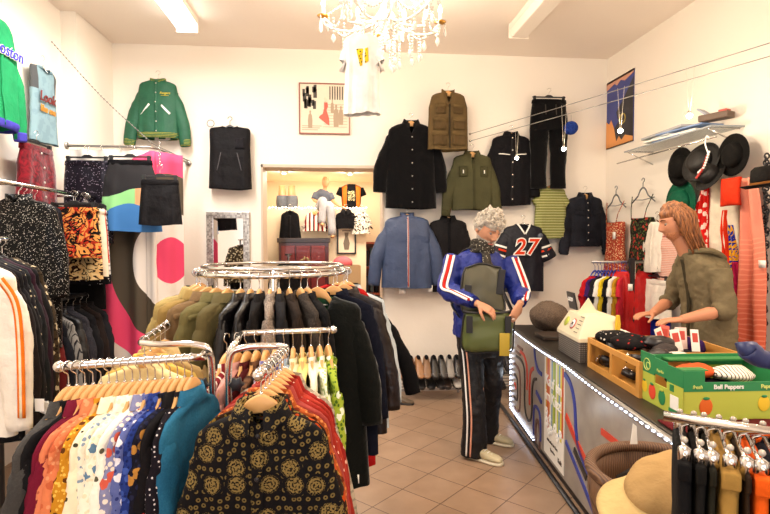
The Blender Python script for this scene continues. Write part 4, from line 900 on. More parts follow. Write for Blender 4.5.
for i in range(28):
    a = i*PI/14; rr = (.10, .2, .28, .36)[i % 4]; L = (.24, .2, .15, .1)[i % 4]; g = MB(); q = Vector((rr*math.cos(a), rr*math.sin(a), -.52)); beads(g, [q, q-Vector((0, 0, L))], .009, .021)
    g.lathe([(0, -L-.06), (.018, -L-.03), (.006, -L), (0, -L)], 6, q); g.build('crystal_drop', CRY, ch)
for i in range(4): a = i*PI/2+.35; point('chandelier_light', (CX+.3*math.cos(a), CY+.3*math.sin(a), ZC-.31), 21, (1, .86, .68), .04)
# white dress hanging from it
wd = atD(362, 33, 3.42)
o, b = top('dress', 'dress', 'small white dress with a yellow print hanging under the chandelier', wd, -TH, cloth('#f6f2ec'), None, L=.52, ws=.115, chest=.105, hem=.12, depth=.05, nw=.05, neck=(.045, .02, 'r'), sleeves='short', sl=.14, hk='wire', short='small white dress', lofi=False, hwid=.11, fold=.016, sr=(.05, .045, .04))
b.patch([(-.035, -.12), (.04, -.11), (.045, -.2), (-.01, -.23)], .006).build('yellow_print', cloth('#e8cc3a', 'floral', '#3a342c', '#e8cc3a', sc=2.5), o, solid=.002)
tag(MB().tube([(0, 0, 0), (.03, .12, .2)], .002, 6).build('string', WHITE, None, loc=wd+Vector((0, 0, .1))), 'thin white string from the chandelier to the small white dress', 'string')
# ------------------------------------------------------------------ cable lamps on the right
A0 = onY(470, 134, YB); B0 = cw(2.19, 3.0, 2.76)
d_ = (B0-A0); B1 = A0+d_*1.02
t_end = (XR-A0.x)/d_.x; Bw = A0+d_*t_end
CAB = plain('cable', '#8d8984', .4, .5)
for k in (0, 1):
    off = Vector((0, 0, -.075*k)) if k else Vector((0, 0, 0))
    r = empty('lamp_cable', A0, 0, ['upper of the two taut lamp cables spanning the right corner', 'lower of the two taut lamp cables spanning the right corner'][k], 'cable', 'taut lamp cables')
    MB().tube([off, off+(Bw-A0)*.5+Vector((0, 0, -.015)), off+(Bw-A0)], .003, 6, k=8).build('wire', CAB, r)
    MB().sphere(off, .014, 8, 6).build('wall_anchor', CHROME, r)
lampL = [(516, 158, 'cable lamp glowing in front of the black western shirt', .45), (563, 149, 'cable lamp glowing beside the blue string ball', .45), (619, 131, 'cable lamp glowing in front of the blue poster', .45), (687, 116, 'cable lamp glowing above the hat shelf', .45)]
for px, py, lb, _ in lampL:
    # the point on the cable straight above that pixel column
    best = min((abs(385+FPX*((A0+(Bw-A0)*s-CO).dot(RT)/depth(A0+(Bw-A0)*s))-px), s) for s in [i/400 for i in range(401)])[1]
    c = A0+(Bw-A0)*best; e = atD(px, py, depth(c)); e.x, e.y = c.x, c.y
    dz = e-c; r = empty('cable_lamp', c, 0, lb, 'lamp', 'small lamps hanging from the cables')
    dd = (Bw-A0).normalized()
    for s in (-1, 1): MB().tube([dd*.03*s, dz+dd*.006*s+Vector((0, 0, .03))], .001, 5).build('wire', plain('lamp_wire', '#e8dcc8', .4), r)
    MB().lathe([(0, .032), (.01, .03), (.012, .012), (.008, .008)], 10, dz).build('socket', CHROME, r)
    MB().sphere(dz, (.018, .018, .016), 12, 8).build('bulb', plain('halogen_bulb', '#fff3dc', .5, emit=60, ecol='#ffe8c4'), r)
    point('halogen_light', c+dz+Vector((0, -.03, -.04)), 4.5 if px < 600 else 9, (1, .84, .62), .03)
bc = onY(571, 128, 5.2)
sb = empty('string_ball', bc, 0, 'round blue string ball hanging from the lamp cable beside the black trousers', 'decoration')
mb = MB(); rnd = random.Random(3)
for i in range(22):
    ax = Vector((rnd.gauss(0, 1), rnd.gauss(0, 1), rnd.gauss(0, 1))).normalized(); x, y = frame_of(ax); M = Matrix((x, y, ax)).transposed(); mb.torus((0, 0, 0), .066, .0035, 28, 4, M=M)
mb.build('yarn', cloth('#35509a'), sb); MB().sphere((0, 0, 0), .062, 16, 10).build('core', cloth('#2c4488'), sb); MB().tube([(0, 0, .06), (0, 0, .13)], .0015, 5).build('thread', CAB, sb)
# beaded light string on the left
a_ = onX(52, 42, XL+.01); b_ = Vector((-1.56, 4.66, RZ+.03)); c_ = Vector((-1.53, YB-.02, RZ+.03))
r = empty('light_string', a_, 0, 'thin unlit beaded light string from the left wall to the cabin rail', 'string lights')
pts = smooth_path([Vector((0, 0, 0)), (b_-a_)*.5-Vector((0, 0, .04)), b_-a_], 10)+[c_-a_]
MB().tube(pts, .0022, 5).build('wire', plain('string_wire', '#77706a', .6), r)
mb = MB(); beads(mb, [Vector(p) for p in pts[::4]]+[pts[-1]], .0065, .035); mb.build('beads', plain('string_bead', '#6b645e', .5), r)
# ------------------------------------------------------------------ things in the back room
GBk = 'garments on the back room partition'
YP = BRY-.09
def atp(px, py): return onY(px, py, YP)
top('vest', 'vest', 'black sleeveless vest hung on the back room partition', atp(290, 211), 0, BLK, GBk, L=.37, ws=.12, chest=.13, hem=.15, depth=.05, nw=.045, neck=(.04, .06, 'v'), sleeves=None, hk='black', short='black vest in the back room', lofi=True, front=('placket',), fm=BLK2)
top('t_shirt', 't-shirt', 'pale striped top with red lines in the back room', atp(315, 212), 0, cloth('#e8dcd0', 'vstripe', '#2c2830', '#c84a48', sc=.8), GBk, L=.26, ws=.13, chest=.14, hem=.17, depth=.05, nw=.06, neck=(.05, .06, 'v'), sleeves='short', sl=.12, hk='wood', short='pale striped top in the back room', lofi=True, sr=(.05, .045, .04))
top('shirt', 'shirt', 'black short-sleeved shirt above the framed picture in the back room', atp(346, 211), 0, BLK, GBk, L=.24, ws=.14, chest=.14, hem=.13, depth=.05, nw=.045, sleeves='short', sl=.12, hk='wire', collar='shirt', short='black short-sleeved shirt in the back room', lofi=True, sr=(.055, .05, .05))
top('t_shirt', 't-shirt', 'black and white patterned top at the partition corner', onY(361, 212, YP), 0, cloth('#e8e0d4', 'floral', '#17151a', '#17151a', sc=1), GBk, L=.3, ws=.12, chest=.11, hem=.13, depth=.05, nw=.045, sleeves='short', sl=.13, hk='wire', short='black and white top in the back room', lofi=True, sr=(.055, .05, .05))
q0 = onY(337, 227, BRY); q1 = onY(356, 254, BRY)
fp = empty('framed_picture', ((q0.x+q1.x)/2, BRY-.015, q1.z), 0, 'small black-framed drawing on the back room partition', 'picture')
ww, hh = (q1.x-q0.x)/2, q0.z-q1.z; mb = MB()
for a in ((-ww, -ww+.02, 0, hh), (ww-.02, ww, 0, hh), (-ww, ww, 0, .02), (-ww, ww, hh-.02, hh)): mb.box(a[0], a[1], -.015, .01, a[2], a[3])
mb.build('frame', BLKP, fp, smooth=False); MB().box(-ww+.02, ww-.02, -.005, .005, .02, hh-.02).build('sheet', plain('drawing_paper', '#e6d6bc', .7), fp, smooth=False)
mb = MB(); mb.prism([(-.03, .06), (.03, .06), (.045, .15), (.02, .24), (.03, .3), (-.03, .3), (-.02, .24), (-.045, .15)], -.008, -.005); mb.box(-.06, .06, -.008, -.005, hh-.06, hh-.045); mb.build('drawing', plain('pencil_grey', '#77695a', .8), fp, smooth=False)
# dark red cabinet
q0 = onY(277, 238, BRY-.5); q1 = onY(330, 238, BRY-.5)
cb = empty('cabinet', ((q0.x+q1.x)/2, BRY-.26, 0), 0, 'dark red lacquered cabinet with a painted flower standing behind the doorway', 'cabinet')
hw, ht = (q1.x-q0.x)/2, q0.z
MB().box(-hw+.02, hw-.02, -.23, .23, .04, ht-.04).build('body', plain('dark_red_lacquer', '#4a1412', .3, coat=.4, var=.2), cb, smooth=False); MB().box(-hw, hw, -.25, .25, ht-.06, ht).build('top', plain('dark_wood', '#2a1810', .35, coat=.3), cb, smooth=False, bevel=.005)
for i in range(3):
    x0 = -hw+.05+i*(2*hw-.1)/3; x1 = x0+(2*hw-.1)/3-.015
    d = MB().box(x0, x1, -.25, -.23, .1, ht-.1).build('door', plain('red_lacquer', '#6a1a14', .3, coat=.4), cb, smooth=False, bevel=.006); MB().sphere((x1-.03, -.258, ht*.55), .012, 8, 6).build('knob', GOLD, d)
fl = MB()
for i in range(7): a = i*.9; fl.sphere((.02+.05*math.cos(a), -.254, ht-.3+.04*math.sin(a)), (.028, .004, .014), 8, 5, Matrix.Rotation(a, 3, 'Y'))
fl.tube([(-.1, -.253, ht-.4), (0, -.253, ht-.33), (.12, -.253, ht-.42)], .004, 5, k=4); fl.build('painted_flower', plain('flower_paint', '#8f7a52', .5), cb)
# mannequin on the ledge
S = plain('mannequin_skin', '#c9966a', .4)
mp = onY(323, 209, BRY-.02); mo = empty('mannequin', (mp.x, BRY+.02, lz), R(10), 'seated mannequin in a grey shirt and pale jeans on the ledge behind the doorway', 'mannequin')
mb = MB(); mb.sphere((.03, -.02, .37), (.052, .062, .078), 14, 10); mb.tube([(.02, 0, .22), (.03, -.01, .33)], [.035, .026], 10); mb.tube([(0, .02, 0), (.0, .02, .1), (0, .01, .22)], [.08, .07, .09], 14, flat=.7)
mb.tube([(-.09, 0, .22), (-.13, -.03, .12), (-.02, -.12, .08), (.12, -.14, .04)], [.03, .026, .022, .016], 10, k=4); mb.tube([(.09, 0, .22), (.13, -.02, .12), (.18, -.1, .06), (.27, -.13, .01)], [.03, .026, .022, .016], 10, k=4)
mb.sphere((.14, -.14, .03), (.03, .015, .012), 8, 6); mb.sphere((.29, -.13, .0), (.03, .015, .012), 8, 6); mb.build('body', S, mo, remesh=.01, lap=3)
mb = MB(); mb.tube([(0, .02, .0), (0, .02, .1), (0, .01, .22), (.01, 0, .27)], [.1, .088, .115, .05], 18, flat=.75, ref=(1, 0, 0)); mb.tube([(-.09, 0, .22), (-.13, -.03, .13)], [.045, .045], 10); mb.tube([(.09, 0, .22), (.13, -.02, .13)], [.045, .045], 10); mb.build('shirt', cloth('#6f7480'), mo, remesh=.012, lap=3)
mb = MB(); mb.tube([(-.04, .03, .03), (-.03, -.12, .1), (-.02, -.16, .06), (-.04, -.15, -.2)], [.07, .06, .055, .05], 12, k=4); mb.tube([(.05, .03, .03), (.06, -.14, .04), (.08, -.17, -.02), (.1, -.16, -.36)], [.07, .06, .055, .055], 12, k=4); mb.build('jeans', cloth('#a8a8ac', 'washed', '#c8c8cc'), mo)
for x, z in ((-.04, -.22), (.1, -.38)): MB().sphere((x, -.18, z), (.03, .06, .025), 10, 7).build('foot', S, mo)
# torso forms on the ledge
jp = onY(287, 208, BRY+.1); jo = empty('leg_form', (jp.x, BRY+.13, lz), 0, 'mannequin hip form in grey denim shorts on the ledge, legs up', 'mannequin')
for s in (-1, 1): MB().lathe([(.0, .33), (.05, .33), (.055, .2), (.07, .1), (.07, .0)], 14, (s*.065, 0, 0)).build('leg', S, jo)
for s in (-1, 1): MB().lathe([(.075, .0), (.085, .1), (.078, .18), (.07, .19)], 14, (s*.068, 0, 0)).build('shorts_leg', cloth('#6c7078', 'washed', '#8a8e96'), jo)
jp = onY(364, 208, BRY+.1); jo = empty('torso_form', (lx1-.2, BRY+.15, lz), 0, 'torso form with a black printed t-shirt and an orange waistcoat on the ledge', 'mannequin')
b = Body(top_profile(.34, .15, .14, .13, .08, .05, .04), 5, .005, None, nr=10, n=20); m = b.mesh(); m.v = [(x, y, z+.36) for x, y, z in m.v]; m.build('t_shirt', BLK, jo)
for s in (-1, 1): MB().tube([(s*.13, 0, .3), (s*.17, -.01, .2)], [.045, .05], 10).build('sleeve', BLK, jo)
for s in (-1, 1): m = b.patch([(s*.06, -.02), (s*.13, -.05), (s*.12, -.33), (s*.07, -.33)], .012); m.v = [(x, y, z+.36) for x, y, z in m.v]; m.build('waistcoat_panel', cloth('#c87a34'), jo, solid=.01)
m = b.patch([(-.05, -.1), (.05, -.1), (.05, -.24), (-.05, -.24)], .006); m.v = [(x, y, z+.36) for x, y, z in m.v]; m.build('shirt_print', cloth('#17151a', 'floral', '#e6dcb0', '#e6dcb0', sc=2), jo)
# right side of the back room: brick-red shelf unit, pink bags, dark rack
q = onY(372, 240, 8.0); su = empty('shelf_unit', (q.x, 8.1, 0), 0, 'red brown shelf unit with dark goods seen at the right of the doorway', 'shelf')
MB().box(-.25, -.22, -.2, .2, 0, 1.6).box(.22, .25, -.2, .2, 0, 1.6).box(-.22, .22, .17, .2, 0, 1.6).build('frame', plain('red_brown_wood', '#8a3a24', .4), su, smooth=False)
for z in (.02, .4, .8, 1.2, 1.57): MB().box(-.22, .22, -.2, .17, z, z+.03).build('shelf', plain('red_brown_wood', '#8a3a24', .4), su, smooth=False)
for i, z in enumerate((.83, 1.23)):
    for k in range(5): tag(MB().box(-.18+.075*k, -.13+.075*k, -.15, .05, 0, .2+.04*(k % 3)).build('folder', cloth(['#2b2a30', '#3a3c44', '#54606a', '#23222a', '#6a6a72'][k]), None, smooth=False, bevel=.004, loc=(q.x, 8.1, z)), '%s upright folder, %s, on the %s shelf of the red brown unit' % (['black', 'charcoal', 'grey blue', 'near-black', 'grey'][k], ['leftmost', 'second', 'middle', 'fourth', 'rightmost'][k], ['middle', 'upper'][i]), 'folder', 'folders in the back room')
# pink cushions and a low box
q = onY(345, 262, 6.9); bx = empty('open_box', (q.x, 6.9, 0), 0, 'brown open box holding pink cloth behind the doorway', 'box'); 
mb = MB().box(-.2, .2, -.15, -.13, 0, 1.3).box(-.2, .2, .13, .15, 0, 1.3).box(-.2, -.18, -.13, .13, 0, 1.3).box(.18, .2, -.13, .13, 0, 1.3).box(-.2, .2, -.15, .15, 0, .02); mb.build('panel', plain('tan_board', '#a88a64', .7), bx, smooth=False)
mb = MB(); mb.sphere((0, 0, 0), (.13, .1, .09), 14, 9); tag(mb.build('cushion', cloth('#e07a80'), None, loc=(q.x-.03, 6.9, 1.33)), 'pink cloth bundle on the brown box in the back room', 'cushion')
# dark garments left in the back room
rr2 = empty('clothes_rail', (-1.12, 6.3, 2.04), 0, 'black wall rail at the left edge of the doorway', 'clothes rail'); MB().tube([(0, 0, 0), (.06, 1.0, 0)], .012, 8).build('rail', BLKP, rr2); MB().tube([(.06, 1.0, 0), (-.4, 1.0, 0)], .012, 8).build('bracket', BLKP, rr2)
MB().tube([(0, 0, 0), (-.4, 0, 0)], .012, 8).build('bracket', BLKP, rr2)
rr3 = empty('clothes_rack', (-.6, 6.55, 0), 0, 'low black stand with one black coat beside the red cabinet', 'clothes rack'); MB().tube([(0, .0, .02), (0, 0, 1.45)], .012, 8).build('pole', BLKP, rr3); MB().lathe([(0, 0), (.2, 0), (.2, .02), (0, .03)], 20).build('base', BLKP, rr3); MB().tube([(-.04, 0, 1.45), (.04, 0, 1.45)], .01, 8).build('hook_bar', BLKP, rr3)
for i in range(3): top('coat', 'coat', ['dark grey coat hanging at the left edge of the doorway', 'brown coat second at the left edge of the doorway', 'black coat hanging low beside the red cabinet'][i], (-1.12+.05*i+(.42 if i == 2 else 0), [6.7, 6.9, 6.55][i], [1.95, 1.9, 1.35][i]), R(70 if i < 2 else 10), cloth(['#4a4a50', '#5a4030', '#1c1a1e'][i]), 'coats in the back room', L=.8, ws=.19, chest=.2, hem=.22, depth=.04, short=['dark grey back room coat', 'brown back room coat', 'low black back room coat'][i], lofi=True, hk='black')
# ------------------------------------------------------------------ shoe racks and shoes
def shoerack(x0, x1, y, label):
    o = empty('shoe_rack', ((x0+x1)/2, y, 0), 0, label, 'shoe rack', 'low shoe racks'); h = (x1-x0)/2
    for s in (-1, 1):
        MB().box(s*h-.012, s*h+.012, -.14, -.115, 0, .33).box(s*h-.012, s*h+.012, .115, .14, 0, .4).build('side_post', STEEL, o, smooth=False)
    for z in (.115, .265):
        mb = MB()
        for k in range(5): mb.tube([(-h, -.13+.065*k, z+.014*k), (h, -.13+.065*k, z+.014*k)], .006, 6)
        mb.build('shelf', STEEL, o)
        MB().box(-h, h, -.14, -.132, z-.012, z+.012).build('shelf_edge', STEEL, o, smooth=False)
    return o
ra_ = onY(398, 392, 5.35).x; rb_ = onY(461, 392, 5.35).x
shoerack(ra_, rb_, 5.35, 'low steel shoe rack against the back wall left of the man'); rc_ = onY(490, 385, 5.35).x; shoerack(rc_, rc_+.5, 5.35, 'low steel shoe rack right of the man, beside the counter')
def shoe(at, rz, m, label, sole='#2a2420', heel=0, boot=0, pitch=0.2):
    o = empty('shoe', at, rz, label, 'shoe', 'shoes on the shoe racks'); o.rotation_euler = (pitch, 0, rz); mb = MB(); rings = []
    prof = [(-.135, .012, .02, .035), (-.125, .03, .022, .045), (-.09, .042, .03, .055), (-.04, .042, .05, .07), (.02, .036, .07, .08), (.08, .034, .085+boot, .09), (.115, .028, .085+boot, .09), (.13, .012, .07+boot, .08)]
    for y, w, h, _ in prof:
        rings.append([(w*sgnp(math.cos(a), .8), y, .012+heel*max(0, y+.02)*3+max(0, h*.5+h*.5*sgnp(math.sin(a), .7))) for a in [2*PI*j/16 for j in range(16)]])
    mb.loft(rings, True, True).build('upper', m, o)
    mb = MB(); 
    mb.loft([[(w*1.06*math.cos(a), y, (.0+heel*max(0, y+.02)*3)+(.016 if math.sin(a) > 0 else .0)) for a in [2*PI*j/12+.01 for j in range(12)]] for y, w, h, _ in prof], True, True).build('sole', plain('shoe_sole', sole, .6), o)
    MB().sphere((0, .085, .1+boot+heel*.3), (.022, .036, .008), 12, 6).build('opening', BLK, o)
    return o
SH = [('tan leather', '#9a6238'), ('tan leather', '#9a6238'), ('pale brown patterned', '#a87850'), ('brown snakeskin', '#8f6848'), ('black patent', '#1a1616'), ('dark grey', '#3a3634'), ('black and white canvas', '#8f8880'), ('black leather laced', '#1c181a')]
wds = ['leftmost', 'second', 'third', 'fourth', 'fifth', 'sixth', 'seventh', 'rightmost']
for i, (nm, c) in enumerate(SH):
    x = ra_+.05+i*(rb_-ra_-.1)/7; shoe((x, 5.31, .29), R(4*(i % 3-1)), plain('shoe_'+str(i), c, .35, var=.15), '%s shoe, %s on the upper shelf of the left shoe rack' % (nm, wds[i]), pitch=.55)
for i, (nm, c) in enumerate([('black suede', '#1b1718'), ('black leather', '#151315'), ('black loafer-style', '#211c1c'), ('dark brown', '#33241c'), ('white canvas', '#cfc6ba')]):
    x = ra_+.24+i*(rb_-ra_-.3)/4; shoe((x, 5.33, .14), R(8*(i % 3-1)), plain('shoe_l'+str(i), c, .4), '%s shoe, %s on the lower shelf of the left shoe rack' % (nm, ['leftmost', 'second', 'middle', 'fourth', 'rightmost'][i]), pitch=.2)
for i, (nm, c, z) in enumerate([('black ankle', '#17141a', .29), ('dark grey ankle', '#2a282c', .29), ('black low', '#1a1819', .14)]):
    shoe((rc_+.07+.11*(i % 2), 5.31, z), R(5*i), plain('shoe_r'+str(i), c, .4), '%s shoe on the right shoe rack beside the counter' % nm, pitch=.3, boot=.03 if i < 2 else 0)
p = onY(405, 385, 5.2); o = shoe((p.x-.05, 5.15, .0), R(70), plain('shoe_f', '#6a5a48', .5), 'single taupe shoe lying on the floor under the coats', pitch=0)
# ------------------------------------------------------------------ counter (built in a frame turned to its own run)
def ctr(x, D, z): return cw(x, D, z)
RZC = -TH
KX0, KX1, KD0, KD1, KH_ = 1.17, 1.82, 1.15, 4.80, .85
ct = empty('counter', cw(KX0, KD1, 0), RZC, 'long grey sales counter with coloured tube lines and a poster on its front', 'counter')
LEN = KD1-KD0; WID = KX1-KX0
def brushed():
    t = NT('counter_metal'); v = t.coord(scale=(1, 1, 1)); n = t.noise(v, 6, 6); c = t.ramp(n, [(.3, hexc('#8f867c')), (.7, hexc('#a89e92'))], False); t.base(c)
    t.b.inputs['Metallic'].default_value = .15; t.b.inputs['Roughness'].default_value = .38; t.bump(t.noise(t.coord(scale=(1, 1, 30)), 10, 3), .08, .003); return t.m
MB().box(.0, WID, -LEN, 0, .06, KH_-.03).build('body', brushed(), ct, smooth=False, bevel=.004)
MB().box(-.02, WID+.02, -LEN, .02, KH_-.03, KH_).build('worktop', plain('counter_top', '#2c2622', .4, var=.2), ct, smooth=False, bevel=.006)
MB().box(.02, WID-.02, -LEN+.02, -.02, 0, .07).build('plinth', BLKP, ct, smooth=False)
MB().tube([(-.035, .5, .012), (-.03, 0, .012), (-.03, -LEN*.7, .012)], .02, 8, flat=.6).build('cable_duct', BLKP, ct)
# coloured transit lines: flat bands bent on the front panel; u = metres from the far end, z = height
def band(pts, m, w=.028, name='coloured_line'):
    pts2 = smooth_path([Vector((-.0035, -u, z)) for u, z in pts], 5); mb = MB(); rings = []
    for i, p in enumerate(pts2):
        d = (pts2[min(i+1, len(pts2)-1)]-pts2[max(i-1, 0)]).normalized(); nrm = Vector((1, 0, 0)); s = nrm.cross(d).normalized()*w/2
        rings.append([p-s-nrm*.003, p+s-nrm*.003, p+s+nrm*.004, p-s+nrm*.004])
    mb.loft(rings, True, True).build(name, m, ct, smooth=False)
RED_, BLU_, BRN_, BK_ = plain('line_red', '#c8402a', .45), plain('line_blue', '#2c3a8c', .45), plain('line_brown', '#6a4a40', .45), plain('line_black', '#2a2624', .45)
band([(.15, .60), (.32, .60), (.42, .56), (.45, .46), (.45, .3), (.48, .2), (.56, .16), (.64, .2), (.67, .3), (.67, .44), (.71, .53), (.79, .56)], BK_, .022)
band([(.30, .67), (.42, .66), (.5, .6), (.52, .52), (.52, .4)], RED_, .026); band([(.6, .3), (.6, .5), (.63, .58), (.70, .62)], RED_, .03)
band([(.10, .52), (.25, .5), (.3, .42), (.3, .2), (.25, .13), (.12, .12)], BRN_, .024); band([(.10, .42), (.2, .4), (.22, .3), (.2, .22), (.1, .21)], BK_, .022)
band([(.1, .34), (.14, .33), (.16, .3)], RED_, .02); band([(.2, .70), (.38, .70)], BRN_, .02); band([(.14, .64), (.3, .64)], BRN_, .02)
band([(.72, .78), (.75, .7), (.82, .64), (.92, .63)], BLU_, .03); band([(.78, .46), (.92, .42)], BLU_, .03); band([(.9, .12), (.9, .25), (.86, .33), (.76, .34), (.72, .28), (.72, .1)], BLU_, .026); band([(.88, .05), (.88, .18), (.83, .25), (.78, .2), (.78, .06)], BRN_, .03)
band([(1.12, .78), (1.4, .76), (1.53, .72), (1.6, .62), (1.63, .46), (1.7, .36), (1.95, .25), (2.5, .02+.07)], BLU_, .035)
band([(1.45, .5), (1.6, .42), (1.95, .28), (2.4, .09)], RED_, .045); band([(1.45, .33), (1.75, .19), (1.95, .09)], BLU_, .03); band([(1.6, .34), (1.8, .25)], BK_, .04)
band([(2.0, .6), (2.3, .6), (2.5, .5), (2.8, .2)], RED_, .035)
# the poster
u0, u1, pz0, pz1 = 1.0, 1.42, .09, .80
stripes = ['#e8dfd0', '#d8a02c', '#c8482c', '#d87830', '#e6dccb', '#7fa0b8', '#b0b83c', '#8fa838', '#e6dccb', '#c8cc4c', '#6a94b8', '#d8c84a', '#c0562e']
ps = MB().box(-.006, -.001, -u1, -u0, pz0, pz1).build('poster', plain('poster_white', '#ece6da', .5), ct, smooth=False)
for i, c in enumerate(stripes):
    a = u0+.01+(u1-u0-.02)*i/len(stripes); e = u0+.01+(u1-u0-.02)*(i+1)/len(stripes); MB().box(-.008, -.006, -e, -a, pz0+.24-.02*(i % 3), pz1-.01).build('poster_stripe', plain('poster_stripe_'+c[1:], c, .5), ps, smooth=False)
TR = (PI/2, 0, -PI/2)
for s, u, z, sz in (('Kauf ein', .5, .63, .105), ('im Kiez!', .52, .52, .105)): text('poster_lettering', s, ps, sz, (-.0095, -(u0+u1)/2, z), TR, WHITE, off=.002)
for k, (u, z, r) in enumerate(((1.06, .40, .035), (1.07, .33, .04), (1.14, .37, .03), (1.17, .30, .035), (1.25, .34, .035), (1.3, .29, .03), (1.36, .34, .03), (1.12, .27, .03))):
    mb = MB()
    for j in range(6): a = j*PI/3; mb.sphere((-.009, -u+r*.6*math.cos(a), z+r*.6*math.sin(a)), (.002, r*.45, r*.45), 8, 5)
    mb.build('paper_flower', WHITE, ps)
text('poster_lettering', 'einkaufen im Kiez', ps, .032, (-.008, -1.19, .21), TR, plain('ink_dark', '#4a4038', .6)); text('poster_lettering', 'Spandau', ps, .03, (-.008, -1.2, .16), TR, plain('ink_dark', '#4a4038', .6)); text('poster_lettering', 'Kult', ps, .045, (-.008, -1.35, .15), TR, plain('ink_dark', '#4a4038', .6), off=.001)
# LED rope
def ledmat():
    t = NT('led_rope'); v = t.coord(); w = t.n('ShaderNodeTexVoronoi'); sp_ = t.n('ShaderNodeSeparateXYZ'); t.l(v, sp_.inputs[0])
    f = t.math('FRACT', t.math('MULTIPLY', t.math('ADD', sp_.outputs[1], sp_.outputs[2]), 20)); on = t.math('LESS_THAN', f, .5)
    t.base(hexc('#8f949c')); t.b.inputs['Emission Color'].default_value = hexc('#dbe6ff'); t.l(t.math('ADD', t.math('MULTIPLY', on, 6), .08), t.b.inputs['Emission Strength']); return t.m
LED = ledmat(); lr = empty('led_light_rope', cw(KX0, KD1, 0), RZC, 'white LED light rope taped along the top and far edge of the counter', 'light rope')
sag = [Vector((-.035, -u, KH_-.015-.012*abs(math.sin(u*2.1)))) for u in [i*.12 for i in range(int(LEN/.12))]]
MB().tube(sag, .007, 8, k=2).build('top_run', LED, lr); MB().tube([(-.012, .004, KH_-.02), (-.012, .004, .1)], .009, 8).build('corner_run', LED, lr); MB().tube([(-.012, 0, .09), (-.012, -.75, .075)], .009, 8).build('bottom_run', LED, lr)
MB().tube([(-.02, -LEN, KH_-.02), (-.02, .0, KH_-.02)], .02, 8, flat=.6).build('silver_tape', plain('silver_tape', '#8f8c88', .35, .8), lr)
for u in (.8, 1.6, 2.4): point('led_light', cw(KX0-.22, KD1-u, KH_-.25), .5, (.85, .92, 1), .03)
def kc(x, D, z=KH_): return cw(x, D, z+.001)
# grey knitted hat
hp = cw(1.40, 4.5, KH_); mb = MB(); rnd = random.Random(9); rings = []
for i in range(15):
    a = -PI/2+PI*i/14; rings.append([(.165*max(.02, math.cos(a))*math.cos(t)*(1+.05*math.sin(t*24)), .15*max(.02, math.cos(a))*math.sin(t)*(1+.05*math.sin(t*24)), .125+.125*math.sin(a)+.01*math.sin(t*3+i)) for t in [2*PI*j/72 for j in range(72)]])
mb.loft(rings, True, True)
o = mb.build('knitted_hat', cloth('#6a5c52', 'tweed', '#8a7a6c'), None, loc=hp, rotz=.3); o.rotation_euler = (0, .12, .3); tag(o, 'round grey-brown knitted wool hat at the far end of the counter', 'hat')
o = MB().box(-.16, .16, -.12, .12, 0, .035).build('storage_tray', plain('dark_tray', '#3a2e26', .5), None, smooth=False, bevel=.008, loc=kc(1.38, 4.15), rotz=RZC); tag(o, 'flat dark brown tray between the knitted hat and the cream dispenser', 'tray')
# cream box on mesh base
cr = empty('card_dispenser', kc(1.36, 3.50), RZC, 'cream slanted dispenser with a round red sticker on a grey mesh box', 'dispenser')
def meshmat():
    t = NT('mesh_box'); v = t.coord(); c = t.vor(v, 75, rnd=0); t.base(t.ramp(c, [(.25, hexc('#4a443e')), (.5, hexc('#98918a'))])); t.b.inputs['Roughness'].default_value = .5; t.b.inputs['Metallic'].default_value = .3; return t.m
MB().box(-.13, .13, -.2, .2, 0, .13).build('mesh_base', meshmat(), cr, smooth=False, bevel=.004)
CRM = plain('cream_plastic', '#e4d8b8', .4)
MB().loft([[(-.14, -.21, .13), (.14, -.21, .13), (.14, .21, .13), (-.14, .21, .13)], [(-.14, -.21, .155), (.14, -.21, .155), (.14, .21, .155), (-.14, .21, .155)], [(-.07, -.15, .29), (.12, -.15, .29), (.12, .16, .29), (-.07, .16, .29)]], True, True).build('sloped_cover', CRM, cr, smooth=False, bevel=.006)
slope_n = Vector((-.135, 0, .07)).normalized(); Ms = Matrix((Vector((0, -1, 0)), Vector((.07, 0, .135)).normalized(), slope_n)).transposed()
c0 = Vector((-.105, 0, .2225))
MB().lathe([(0, 0), (.038, 0), (.038, .002), (0, .003)], 20, c0+Vector((0, -.02, 0))+slope_n*.002, Ms).build('red_sticker_ring', plain('sticker_red', '#c83a2c', .5), cr)
MB().lathe([(0, .002), (.03, .002), (.03, .004), (0, .005)], 20, c0+Vector((0, -.02, 0))+slope_n*.002, Ms).build('white_sticker', WHITE, cr)
MB().lathe([(0, 0), (.035, 0), (.035, .002), (0, .003)], 20, c0+Vector((0, .1, 0))+slope_n*.002, Ms).build('green_sticker', plain('sticker_green', '#b8c04a', .5), cr)
mb = MB()
for k in range(5): mb.cbox(c0+Vector((.012*k-.02, -.12, .0239*k-.04))+slope_n*.004, (.003, .06-.01*(k % 2), .003))
mb.build('printed_lines', plain('ink_dark', '#4a4038', .6), cr, smooth=False)
text('digits', '30', cr, .03, c0+Vector((0, -.02, 0))+slope_n*.009, Ms.to_euler(), plain('ink_dark', '#4a4038', .6))
st = empty('display_sign', kc(1.33, 3.72, KH_+.29), RZC, 'small black sign and cream card standing on top of the cream dispenser', 'sign')
MB().cbox((0, .0, .06), (.012, .14, .12), Matrix.Rotation(-.2, 3, 'Y')).build('black_card', BLKP, st, smooth=False); MB().prism([(-.03, -.0), (.1, 0), (.04, .10)], -.2, -.19).build('cream_card', CRM, st, smooth=False)
mb = MB()
for k in range(3): mb.torus((-.012+.0*k, -.03+.03*k, .07), .012, .003, 12, 5, M=Matrix.Rotation(PI/2, 3, 'Y'))
mb.build('white_rings', WHITE, st)
